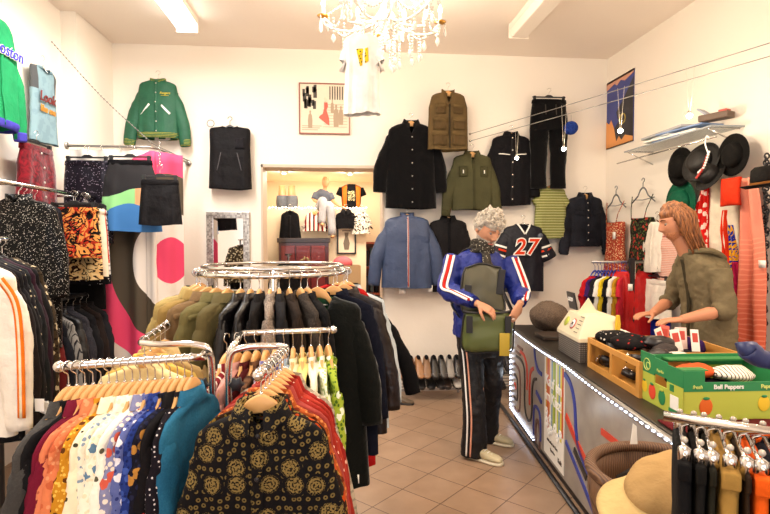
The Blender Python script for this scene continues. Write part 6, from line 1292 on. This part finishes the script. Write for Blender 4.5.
MB().grid(brimf, 24, 6).build('peak', cloth('#c8b080', 'plain'), cpo, solid=.006)
blob('cap', 'dark cloth cap under the beige cap in the basket', 'cap', .90, 1.62, .86, (.15, .13, .05), F('#2a221c'), seed=21); 
o = MB().prism([(-.012, 0), (.012, 0), (.008, .06), (-.004, .07)], -.001, .001).build('price_tag', WHITE, None, loc=cw(.83, 1.73, .95), rotz=RZC, smooth=False); tag(o, 'white tag standing up at the back of the wicker basket', 'tag')
# ------------------------------------------------------------------ people
def head_mb(c, M, s=1.0, female=False):
    """face looks along local -y; c is the head's middle"""
    mb = MB(); nu, nv = 72, 56; rings = []
    def g(x, m, w): return math.exp(-((x-m)/w)**2)
    for i in range(nv+1):
        el = -PI/2+PI*i/nv; ring = []
        for j in range(nu):
            az = 2*PI*j/nu; x = math.cos(el)*math.cos(az); y = math.cos(el)*math.sin(az); z = math.sin(el)
            px, py, pz = x*.074, y*.093, z*.118
            if pz < 0:
                t = min(1, -pz/.118); px *= 1-.22*t; 
                if y > 0: py *= 1-.45*t
                else: py *= 1-.08*t
            if y < 0:
                f = (-y)**.5
                py -= .024*g(px, 0, .0115)*(g(pz, -.022, .016)+.55*g(pz, .002, .018))*f
                py += .0075*(g(abs(px), .031, .014))*g(pz, .012, .013)
                py -= .006*g(px, 0, .05)*g(pz, .032, .01)
                py -= .006*g(px, 0, .02)*(g(pz, -.056, .006)+.9*g(pz, -.069, .006)); py += .004*g(px, 0, .022)*g(pz, -.0625, .0025)
                py -= .009*g(px, 0, .022)*g(pz, -.098, .014); py -= .004*g(abs(px), .045, .018)*g(pz, -.015, .02)
                px += math.copysign(.006, px)*g(px, 0, .02)*g(pz, -.026, .008)*f if abs(px) > .004 else 0
            ring.append(c+M @ (Vector((px, py, pz))*s))
        rings.append(ring)
    mb.loft(rings, True, True)
    for sx in (-1, 1):
        mb.sphere(c+M @ (Vector((sx*.076, .008, -.005))*s), (.008*s, .02*s, .031*s), 10, 8, M)
    return mb
def facebits(parent, c, M, s, skin_iris='#4a5a6a', browc='#8a8078', down=True):
    for sx in (-1, 1):
        e = c+M @ (Vector((sx*.031, -.0735, .011))*s); eye = MB().sphere(e, .0095*s, 12, 8).build('eyeball', plain('eye_white', '#9c8a7c', .6), parent)
        MB().sphere(e+M @ (Vector((0, -.006, -.0035))*s), .006*s, 10, 6).build('iris', plain('iris'+skin_iris[1:], skin_iris, .2), eye)
        MB().tube([c+M @ (Vector((sx*.012, -.0945, .034))*s), c+M @ (Vector((sx*.03, -.0925, .04))*s), c+M @ (Vector((sx*.048, -.08, .034))*s)], [.003*s, .0042*s, .0025*s], 6, k=3).build('eyebrow', cloth(browc), parent)
    MB().tube([c+M @ (Vector((-.021, -.083, -.064))*s), c+M @ (Vector((0, -.0935, -.0625))*s), c+M @ (Vector((.021, -.083, -.064))*s)], [.0025*s, .0052*s, .0025*s], 8, k=4).build('lips', plain('lips', '#a8605040'[:7], .4), parent)
def hand(mb, wrist, d, palm_n, side, curl=.6, s=1.0, spread=.12):
    """wrist point, direction of the fingers, palm normal (towards what it holds); side=+1 thumb on d x n"""
    d = d.normalized(); n = (palm_n-d*palm_n.dot(d)).normalized(); t = d.cross(n)*side
    L = .095*s; c1 = wrist+d*L
    mb.loft([[wrist+d*(L*k)+t*(w*math.cos(a))*s+n*(h*math.sin(a))*s for a in [2*PI*j/14 for j in range(14)]] for k, w, h in ((-.15, .027, .021), (0, .028, .019), (.3, .036, .018), (.7, .042, .016), (1.0, .040, .013), (1.06, .034, .009))], True, True)
    for i, (o_, ln) in enumerate(((.031, .072), (.011, .080), (-.010, .074), (-.029, .058))):
        p = wrist+d*(L*.92)+t*o_*s; q = d+t*o_*spread*8; q.normalize(); pts = [p]; ang = 0
        for k, fr in enumerate((.46, .3, .24)):
            ang += curl*(.7 if k == 0 else 1.0); dd = (q*math.cos(ang)+n*math.sin(ang)).normalized(); pts.append(pts[-1]+dd*ln*fr*s)
        mb.tube([p-q*.02]+pts, [.0095*s, .0095*s, .0088*s, .008*s, .0066*s], 10); mb.sphere(pts[-1], .0068*s, 8, 6)
    b = wrist+d*(L*.25)+t*.03*s; e1 = b+(t*.7+d*.6+n*.35).normalized()*.04*s; e2 = e1+(t*.35+d*.8+n*.6).normalized()*.032*s; e3 = e2+(d*.8+n*.7).normalized()*.025*s
    mb.tube([b-t*.015*s, b, e1, e2, e3], [.015*s, .014*s, .0115*s, .0105*s, .0085*s], 10); mb.sphere(e3, .0088*s, 8, 6)
    return mb
def ellr(c, rx, ry, yaw, n=24, zt=(0, 0)):
    cy, sy = math.cos(yaw), math.sin(yaw); out = []
    for j in range(n):
        a = 2*PI*j/n; x, y = rx*sgnp(math.cos(a), .85), ry*sgnp(math.sin(a), .85); out.append(Vector((c[0]+x*cy-y*sy, c[1]+x*sy+y*cy, c[2]+zt[0]*x+zt[1]*y)))
    return out
def RotM(yaw, pitch=0, roll=0): return (Matrix.Rotation(yaw, 3, 'Z') @ Matrix.Rotation(pitch, 3, 'X') @ Matrix.Rotation(roll, 3, 'Y'))
# ---------------- the man with the bag
MP = cw(.72, 3.98, 0)
man = empty('person', MP, -TH, 'grey-haired man in a blue striped track jacket searching a green bag', 'person')
SK = plain('skin', '#c98f6e', .55, var=.06, bscale=40); 
JB = cloth('#26398c', 'plain', rough=.55)
HM = RotM(R(24), R(32), R(4)); hc = Vector((.055, -.03, 1.715)); HS = 1.16
body = head_mb(hc, HM, HS)
body.tube([(.0, .035, 1.46), (.01, .01, 1.54), (.04, -.0, 1.64)], [.07, .062, .058], 18)
body.loft([ellr((0, .03, .98), .15, .1, .1), ellr((0, .03, 1.15), .14, .1, .1), ellr((0, .04, 1.35), .18, .11, .1), ellr((0, .04, 1.48), .17, .08, .1), ellr((0, .03, 1.53), .06, .05, .1)], True, True)
shl, shr = Vector((-.185, .03, 1.50)), Vector((.215, .03, 1.485)); el, er = Vector((-.25, -.07, 1.26)), Vector((.282, -.07, 1.245)); wl, wr = Vector((-.075, -.30, 1.185)), Vector((.235, -.29, 1.185))
for a, b, c in ((shl, el, wl), (shr, er, wr)): body.tube([a, b, b+(c-b)*.4, c], [.048, .038, .036, .026], 14)
hand(body, wl+Vector((.008, -.012, -.002)), Vector((.85, -.25, -.45)), Vector((-.1, .55, -.8)), -1, .38, .98)
hand(body, wr+Vector((-.008, -.01, -.005)), Vector((-.45, -.12, -.9)), Vector((-.5, .8, .1)), 1, .38, .98)
fl_, fr_ = Vector((-.02, -.13, .0)), Vector((.13, .2, .0))
hpl, hpr = Vector((-.07, .03, .95)), Vector((.09, .05, .95))
body.tube([hpl, (hpl+fl_)/2+Vector((.01, -.03, .05)), fl_+Vector((0, .03, .09))], [.08, .055, .04], 14, k=3); body.tube([hpr, (hpr+fr_)/2+Vector((.02, -.03, .05)), fr_+Vector((0, .03, .09))], [.08, .055, .04], 14, k=3)
body.build('body', SK, man, remesh=.0048, lap=1)
facebits(man, hc, HM, HS, browc='#a8a098')
# jacket
jk = MB(); jk.loft([ellr((.0, .03, .90), .195, .15, .12), ellr((.0, .03, 1.0), .2, .15, .12), ellr((0, .03, 1.2), .19, .145, .12), ellr((0, .035, 1.38), .205, .14, .1), ellr((.0, .04, 1.48), .2, .12, .1), ellr((.0, .035, 1.53), .15, .1, .1), ellr((.005, .02, 1.56), .085, .08, .1), ellr((.01, .01, 1.58), .078, .075, .1)], True, True)
for a, b, c in ((shl, el, wl), (shr, er, wr)):
    d = (c-b); jk.tube([a+Vector((0, 0, -.01)), a*.5+b*.5, b, b+d*.3, b+d*.62, b+d*.9], [.088, .083, .08, .074, .062, .046], 20, k=3)
jo = jk.build('track_jacket', JB, man, remesh=.008, lap=4)
dp = jo.modifiers.new('f', 'DISPLACE'); tx = bpy.data.textures.new('wrinkles', 'CLOUDS'); tx.noise_scale = .07; dp.texture = tx; dp.strength = .028; dp.mid_level = .55
# sleeve stripes: white, red, white down the outside of each arm, cuffs
def surf_strip(path, w, h, m, name, parent, side):
    pts = smooth_path(path, 6); rings = []
    for i, p in enumerate(pts):
        d = (pts[min(i+1, len(pts)-1)]-pts[max(i-1, 0)]).normalized(); s_ = Vector(side); s_ = (s_-d*s_.dot(d)).normalized(); t = d.cross(s_)
        rings.append([p+t*(w/2)*math.cos(a)+s_*h*math.sin(a) for a in [2*PI*j/10 for j in range(10)]])
    return MB().loft(rings, True, True).build(name, m, parent)
for sx, (a, b, c) in ((-1, (shl, el, wl)), (1, (shr, er, wr))):
    n_ = Vector((sx*.45, -.85, .3)).normalized(); d = c-b
    base = [a+n_*.088+Vector((0, 0, -.01)), a*.5+b*.5+n_*.086, b+n_*.083, b+d*.35+n_*.074, b+d*.85+n_*.05]
    tdir = (b-a).normalized().cross(n_).normalized()
    for k, (off, m, w) in enumerate(((-.024, WHITE, .02), (0, cloth('#c8382c'), .024), (.024, WHITE, .02))):
        surf_strip([q+tdir*off*(1 if i < 3 else .8) for i, q in enumerate(base)], w, .008, m, 'sleeve_stripe', jo, n_)
    MB().tube([b+d*.88, b+d*.93, b+d*.99], [.046, .044, .036], 16).build('cuff', cloth('#1d2a6e'), jo)
for s in (-1, 1): MB().tube([(s*.06+.02, -.13, 1.33), (s*.16+.01, -.115, 1.29)], .004, 6).build('pocket_zip', cloth('#3a3a48'), jo)
MB().tube([(.02, -.105, 1.5), (.025, -.14, 1.4), (.02, -.15, 1.2)], .006, 6, k=3).build('zip', cloth('#2a2a38'), jo)
# patterned scarf
sc_ = MB(); M_ = Matrix.Rotation(R(-18), 3, 'X')
for k in range(3): sc_.torus((.012, .0, 1.535+.026*k), .078-.004*k, .022, 32, 10, M=M_ @ Matrix.Rotation(.2*k, 3, 'Y'))
sc_.tube([(.03, -.075, 1.54), (.03, -.125, 1.46), (.028, -.15, 1.36)], [.03, .034, .03], 12, flat=.5, k=4)
sc_.build('scarf', cloth('#4a453e', 'sparse', '#d8d0c0', sc=2.5), man)
# hair and stubble
def hairshell(c, M, s, cover, amp, freq, seed, nu=90, nv=60, th=.016):
    mb = MB(); rings = []
    for i in range(nv+1):
        el_ = -PI/2+PI*i/nv; ring = []
        for j in range(nu):
            az = 2*PI*j/nu; x = math.cos(el_)*math.cos(az); y = math.cos(el_)*math.sin(az); z = math.sin(el_); k = cover(x, y, z)
            r = 1+(th/.09)*k+amp*k*noise.noise(Vector((x, y, z))*freq+Vector((seed, 0, 0))) if k > 0 else .9+.1*k
            p = Vector((x*.074, y*.093, z*.118))
            if p.z < 0: t = -p.z/.118; p.x *= 1-.22*t; p.y *= (1-.45*t) if y > 0 else 1
            ring.append(c+M @ (p*s*r))
        rings.append(ring)
    return mb.loft(rings, True, True)
def sm(v): v = max(0, min(1, v)); return v*v*(3-2*v)
cov = lambda x, y, z: sm(((z-.42)*4 if y < -.3 else (z+.05-(.5*min(0, y+.1)*-1)*2.2+.35*max(0, y)*1.5)*4)+.6)*1.0-(.01)
hs = hairshell(hc, HM, HS, cov, .35, 5, 2); 
rnd = random.Random(31)
for i in range(240):
    az = rnd.uniform(0, 2*PI); z = rnd.uniform(-.05, 1); y = math.sqrt(1-z*z)*math.sin(az); x = math.sqrt(1-z*z)*math.cos(az)
    if y < -.2 and z < .5: continue
    p = Vector((x*.082, y*.102, z*.128)); o_ = Vector((x, y, z)); t = Vector((rnd.gauss(0, 1), rnd.gauss(0, 1)-.4, rnd.gauss(0, .6)-.3)); t = (t-o_*t.dot(o_)).normalized()
    hs.tube([hc+HM @ (p*HS), hc+HM @ ((p+t*.018+o_*.010)*HS), hc+HM @ ((p+t*.036+o_*.004)*HS)], [.005, .0042, .0015], 5, k=2)
hs.build('hair', cloth('#b0a698', 'tweed', '#d4ccc0'), man)
bc_ = lambda x, y, z: (sm((-.38-z)*6)*sm((.25-y)*4)-sm(1-((x/.3)**2+((z+.56)/.09)**2))*(1 if y < 0 else 0))
hairshell(hc, HM, HS, bc_, .2, 14, 5, th=.006).build('beard', cloth('#a89c90', 'tweed', '#c8bdb0'), man)
# trousers
tz = MB(); tz.loft([ellr((.01, .04, .74), .13, .12, .3), ellr((.01, .04, .86), .165, .135, .3), ellr((.01, .04, .98), .165, .13, .25), ellr((.01, .035, 1.04), .15, .12, .2)], True, True)
kl, kr = Vector((-.06, -.07, .5)), Vector((.115, .08, .5))
tz.tube([hpl+Vector((0, 0, -.05)), (hpl+kl)/2+Vector((0, 0, -.02)), kl, (kl+fl_)/2+Vector((-.012, .0, .05)), fl_+Vector((-.03, .05, .03))], [.105, .096, .083, .085, .105], 20, k=4); tz.tube([hpr+Vector((0, 0, -.05)), (hpr+kr)/2, kr, (kr+fr_)/2+Vector((-.01, .02, .04)), fr_+Vector((-.03, .03, .03))], [.105, .094, .08, .078, .098], 20, k=4)
to = tz.build('track_trousers', cloth('#17141a', 'plain', rough=.6), man, remesh=.009, lap=3); dp = to.modifiers.new('f', 'DISPLACE'); dp.texture = tx; dp.strength = .02; dp.mid_level = .5
for off, m in ((-.016, WHITE), (.016, cloth('#e0a890'))):
    n_ = Vector((-.55, -.83, 0)); t_ = Vector((.83, -.55, 0)); surf_strip([hpl+Vector((0, 0, -.12))+n_*.108+t_*off, (hpl+kl)/2+n_*.1+t_*off, kl+n_*.088+t_*off, (kl+fl_)/2+Vector((-.012, 0, .05))+n_*.09+t_*off, fl_+Vector((-.03, .05, .04))+n_*.107+t_*off], .012, .006, m, 'leg_stripe', to, n_)
# shoes
def sneaker(parent, at, rz, s=1.0):
    sh = MB(); M = Matrix.Rotation(rz, 3, 'Z'); P_ = lambda v: at+M @ (Vector(v)*s); rings = []
    for y, w, h in ((.10, .02, .05), (.09, .034, .075), (.04, .038, .085), (-.03, .04, .07), (-.09, .046, .05), (-.14, .044, .04), (-.17, .03, .028), (-.178, .012, .02)):
        rings.append([P_((w*sgnp(math.cos(a), .8), y, .02+h*.5+h*.5*sgnp(math.sin(a), .8))) for a in [2*PI*j/18 for j in range(18)]])
    o = sh.loft(rings, True, True).build('shoe', cloth('#cfc3a4'), parent)
    rings = [[P_((w*1.08*sgnp(math.cos(a), .8), y, .012+.012*sgnp(math.sin(a), .5))) for a in [2*PI*j/18 for j in range(18)]] for y, w in ((.105, .03), (.09, .036), (0, .04), (-.09, .048), (-.14, .046), (-.175, .032), (-.185, .014))]
    MB().loft(rings, True, True).build('sole', plain('rubber_sole', '#d8ccb0', .6), o)
    lc = MB()
    for k in range(4): lc.tube([P_((-.022, -.03-.022*k, .093-.011*k)), P_((0, -.035-.022*k, .1-.011*k)), P_((.022, -.03-.022*k, .093-.011*k))], .003, 5)
    lc.build('laces', WHITE, o); return o
sneaker(man, fl_+Vector((0, 0, 0)), R(52), 1.02); sneaker(man, fr_, R(60), 1.02)
MB().torus((.0, 0, 0), .0095, .0022, 16, 6, M=RotM(0, .6)).build('ring', CHROME, man, loc=wr+Vector((-.06, -.045, -.105)))
# ---------------- the messenger bag he holds open
bg = empty('messenger_bag', MP, -TH, 'green messenger bag with its dark flap thrown open against the jacket of the man', 'bag')
BGm = plain('bag_green', '#586030', .45, var=.1, bscale=20); BDm = plain('bag_olive', '#4a4630', .4, var=.12, bscale=20); BKb = plain('bag_black', '#1a181a', .5)
def slab(x0, x1, y, z0, z1, t, m, name, bulge=.02, tp=1.0, lean=0, seed=0, par=None, r=.03, n=24):
    mb = MB()
    for sgn in (-1, 1):
        def fn(u, v, sgn=sgn):
            uu = u*2-1; vv = v*2-1; e = max(0, (1-abs(uu)**6))*max(0, (1-abs(vv)**6)); k = 1-.03*abs(vv)**6
            return ((x0+x1)/2+(x1-x0)/2*uu*k*(1-.07*abs(vv)**5)*(tp+(1-tp)*v)+.006*math.sin(v*5+seed), y+lean*(1-v)+sgn*(t/2*e**.35+bulge*e*(1 if sgn < 0 else .3))+.008*noise.noise(Vector((u*4, v*4, seed))), z1+(z0-z1)*v+(.02*uu*uu*(1 if vv < 0 else -1)*-abs(vv)**3)+.006*math.sin(uu*4+seed))
        mb.grid(fn, n, n)
    return mb.build(name, m, par or bg)
slab(-.175, .20, -.235, .825, 1.135, .10, BGm, 'body', .03, .97, .0, 1); slab(-.18, .145, -.235, 1.10, 1.455, .012, BDm, 'flap', .012, .86, .05, 2)
# piping and straps
def rect(x0, x1, z0, z1, y0, y1, r=.008): 
    return MB().tube([(x0, y0, z0), (x0-.004, (y0+y1)/2, (z0+z1)/2), (x0+.01, y1, z1-.02), (x0+.05, y1, z1), (x1-.05, y1, z1), (x1-.01, y1, z1-.02), (x1+.004, (y0+y1)/2, (z0+z1)/2), (x1, y0, z0)], r, 8, k=3)
def outline(x0, x1, y, z0, z1, tp, lean, seed, yo, r, top=True):
    def ed(u, v): uu, vv = u*2-1, v*2-1; k = 1-.03*abs(vv)**6; return ((x0+x1)/2+(x1-x0)/2*uu*k*(1-.07*abs(vv)**5)*(tp+(1-tp)*v)+.006*math.sin(v*5+seed), y+lean*(1-v)+yo, z1+(z0-z1)*v+(.02*uu*uu*(1 if vv < 0 else -1)*-abs(vv)**3)+.006*math.sin(uu*4+seed))
    pts = [ed(0, 1-i/12) for i in range(12)]+[ed(i/12, 0) for i in range(13)]+[ed(1, i/12) for i in range(1, 13)]+[ed(1-i/12, 1) for i in range(1, 13)]
    return MB().tube(pts, r, 8)
outline(-.18, .145, -.235, 1.10, 1.455, .86, .05, 2, -.008, .007).build('flap_piping', BKb, bg); outline(-.175, .20, -.235, .825, 1.135, .97, 0, 1, -.03, .006).build('body_piping', BKb, bg)
MB().tube([(-.17, -.285, 1.13), (-.1, -.31, 1.12), (.1, -.31, 1.12), (.19, -.285, 1.135)], .009, 8, k=4).build('mouth_piping', BKb, bg)
for x, z0, z1, y in ((-.15, 1.20, 1.31, -.235), (.09, 1.24, 1.42, -.225)): MB().cbox((x+.02, y, (z0+z1)/2), (.05, .012, z1-z0), Matrix.Rotation(.12, 3, 'Y')).build('flap_strap', BKb, bg, smooth=False, bevel=.003)
for x in (-.13, .14): MB().cbox((x, -.33, 1.04), (.045, .012, .12)).build('velcro_strap', BKb, bg, smooth=False, bevel=.003)
MB().cbox((.115, -.333, .90), (.07, .006, .16)).build('yellow_panel', plain('bag_yellow', '#b09428', .5), bg, bevel=.002)
MB().tube([(.2, -.24, 1.1), (.12, -.15, 1.3), (.06, -.125, 1.45), (-.02, -.06, 1.56), (-.12, .03, 1.55), (-.17, .12, 1.4), (-.2, .1, 1.15), (-.19, -.2, 1.08)], .022, 8, flat=.25, k=4).build('shoulder_strap', BKb, bg)
# ---------------- the clerk
CP = cw(2.165, 3.58, 0)
clk = empty('person', CP, -TH, 'long-haired clerk in an olive hooded jacket sorting things behind the counter', 'person')
HM2 = RotM(R(-92), R(14), 0); hc2 = Vector((-.185, .0, 1.745)); HS2 = 1.09
SK2 = plain('skin_tanned', '#c48462', .55, var=.06, bscale=40)
b2 = head_mb(hc2, HM2, HS2); b2.tube([(-.06, .0, 1.47), (-.11, 0, 1.56), (-.16, 0, 1.66)], [.066, .058, .054], 18)
b2.loft([ellr((.04, 0, .95), .1, .16, 0), ellr((.05, 0, 1.2), .11, .16, 0), ellr((.0, 0, 1.42), .11, .19, 0), ellr((-.04, 0, 1.5), .08, .1, 0)], True, True)
sn, sf_ = Vector((.0, -.175, 1.435)), Vector((-.02, .175, 1.445)); en, ef = Vector((.0, -.25, 1.185)), Vector((-.06, .28, 1.19)); wn, wf = Vector((-.265, -.23, 1.12)), Vector((-.28, .10, 1.115))
for a, b, c in ((sn, en, wn), (sf_, ef, wf)): b2.tube([a, b, b+(c-b)*.35, c], [.046, .042, .043, .028], 14)
hand(b2, wn, Vector((-1, .15, -.08)), Vector((0, .1, -1)), -1, .3, .95); hand(b2, wf, Vector((-1, -.2, -.05)), Vector((0, 0, -1)), 1, .3, .95)
for s in (-1, 1): b2.tube([(.04, s*.09, .93), (.03, s*.1, .5), (.05, s*.1, .08)], [.08, .055, .04], 12)
b2.build('body', SK2, clk, remesh=.005, lap=1); facebits(clk, hc2, HM2, HS2, '#4a3c30', '#6a4428')
HO = cloth('#83775e', 'plain')
h2 = MB(); h2.loft([ellr((.05, 0, .84), .145, .2, 0), ellr((.055, 0, 1.0), .145, .2, 0), ellr((.04, 0, 1.2), .14, .19, 0), ellr((.0, 0, 1.38), .14, .21, 0), ellr((-.02, 0, 1.47), .125, .19, 0), ellr((-.055, 0, 1.52), .1, .12, 0), ellr((-.07, 0, 1.55), .08, .085, 0)], True, True)
for a, b, c in ((sn, en, wn), (sf_, ef, wf)): d = c-b; h2.tube([a, a*.5+b*.5, b+Vector((.01, 0, 0)), b+d*.14, b+d*.24], [.075, .072, .066, .06, .052], 18, k=3)
h2.torus((.03, .0, 1.49), .085, .04, 28, 12, M=Matrix.Rotation(R(35), 3, 'Y')); h2.sphere((.11, 0, 1.44), (.06, .1, .075), 16, 10); h2.sphere((.075, 0, 1.5), (.07, .1, .05), 16, 10)
ho = h2.build('hooded_jacket', HO, clk, remesh=.008, lap=12); dp = ho.modifiers.new('f', 'DISPLACE'); dp.texture = tx; dp.strength = .03; dp.mid_level = .55
MB().tube([(-.15, -.02, 1.5), (-.135, -.03, 1.4), (-.11, -.04, 1.2), (-.115, -.03, .9)], .012, 8, k=4).build('jacket_edge', cloth('#4a4232'), ho)
MB().tube([(-.13, -.06, 1.55), (-.03, -.12, 1.56), (.06, -.1, 1.53), (.13, -.03, 1.5)], .02, 8, k=4).build('hood_rim', HO, ho)
h3 = MB(); h3.loft([ellr((-.06, 0, 1.36), .03, .05, 0), ellr((-.07, 0, 1.46), .05, .06, 0), ellr((-.085, 0, 1.54), .06, .065, 0)], True, True); h3.build('striped_t_shirt', cloth('#e0a090', 'hstripe', '#f0d8cc', '#c87868', sc=3), clk)
cov2 = lambda x, y, z: sm(((z-.5)*4 if y < -.4 else (z-.1+1.6*max(0, y+.25))*3)+.5)
hs = hairshell(hc2, HM2, HS2, cov2, .15, 4, 9, th=.014)
rnd = random.Random(77)
for i in range(210):
    az = rnd.uniform(-.3, PI+.3); x, y = math.cos(az), math.sin(az); r0 = rnd.uniform(.9, 1.1)
    top_ = Vector((x*.03*r0, -.01+y*.04, .13)); mid = Vector((x*.088*r0, y*.105*r0-.0, .045)); m2 = Vector((x*.092*r0, y*.1*r0+.005, -.05)); end = Vector((x*.08*r0+rnd.uniform(-.012, .012), y*.085*r0+.012, -.155-rnd.uniform(0, .06)))
    wv = [hc2+HM2 @ (p*HS2) for p in (top_, mid, m2)]; e = hc2+HM2 @ (Vector((end.x, end.y, end.z))*HS2); e.x += .03; hs.tube(wv+[e], [.006, .008, .007, .003], 5, k=3)
def hairm():
    t = NT('brown_hair'); n = t.noise(t.coord(scale=(1, 1, .15)), 90, 3); t.base(t.ramp(n, [(.35, hexc('#5c341c')), (.65, hexc('#a4683a'))], False)); t.b.inputs['Roughness'].default_value = .5; return t.m
hs.build('hair', hairm(), clk)
hairshell(hc2, HM2, HS2, bc_, .05, 14, 6, th=.0005).build('stubble', cloth('#c08a66', 'tweed', '#d69a78'), clk)
t2 = MB(); t2.loft([ellr((.05, 0, .8), .13, .18, 0), ellr((.05, 0, .95), .13, .17, 0)], True, True)
for s in (-1, 1): t2.tube([(.05, s*.09, .88), (.04, s*.1, .5), (.05, s*.1, .05)], [.1, .08, .075], 16)
t2.build('trousers', cloth('#2a2c38'), clk, remesh=.012, lap=3)
for s in (-1, 1): sneaker(clk, Vector((.03, s*.1, 0)), R(-90))
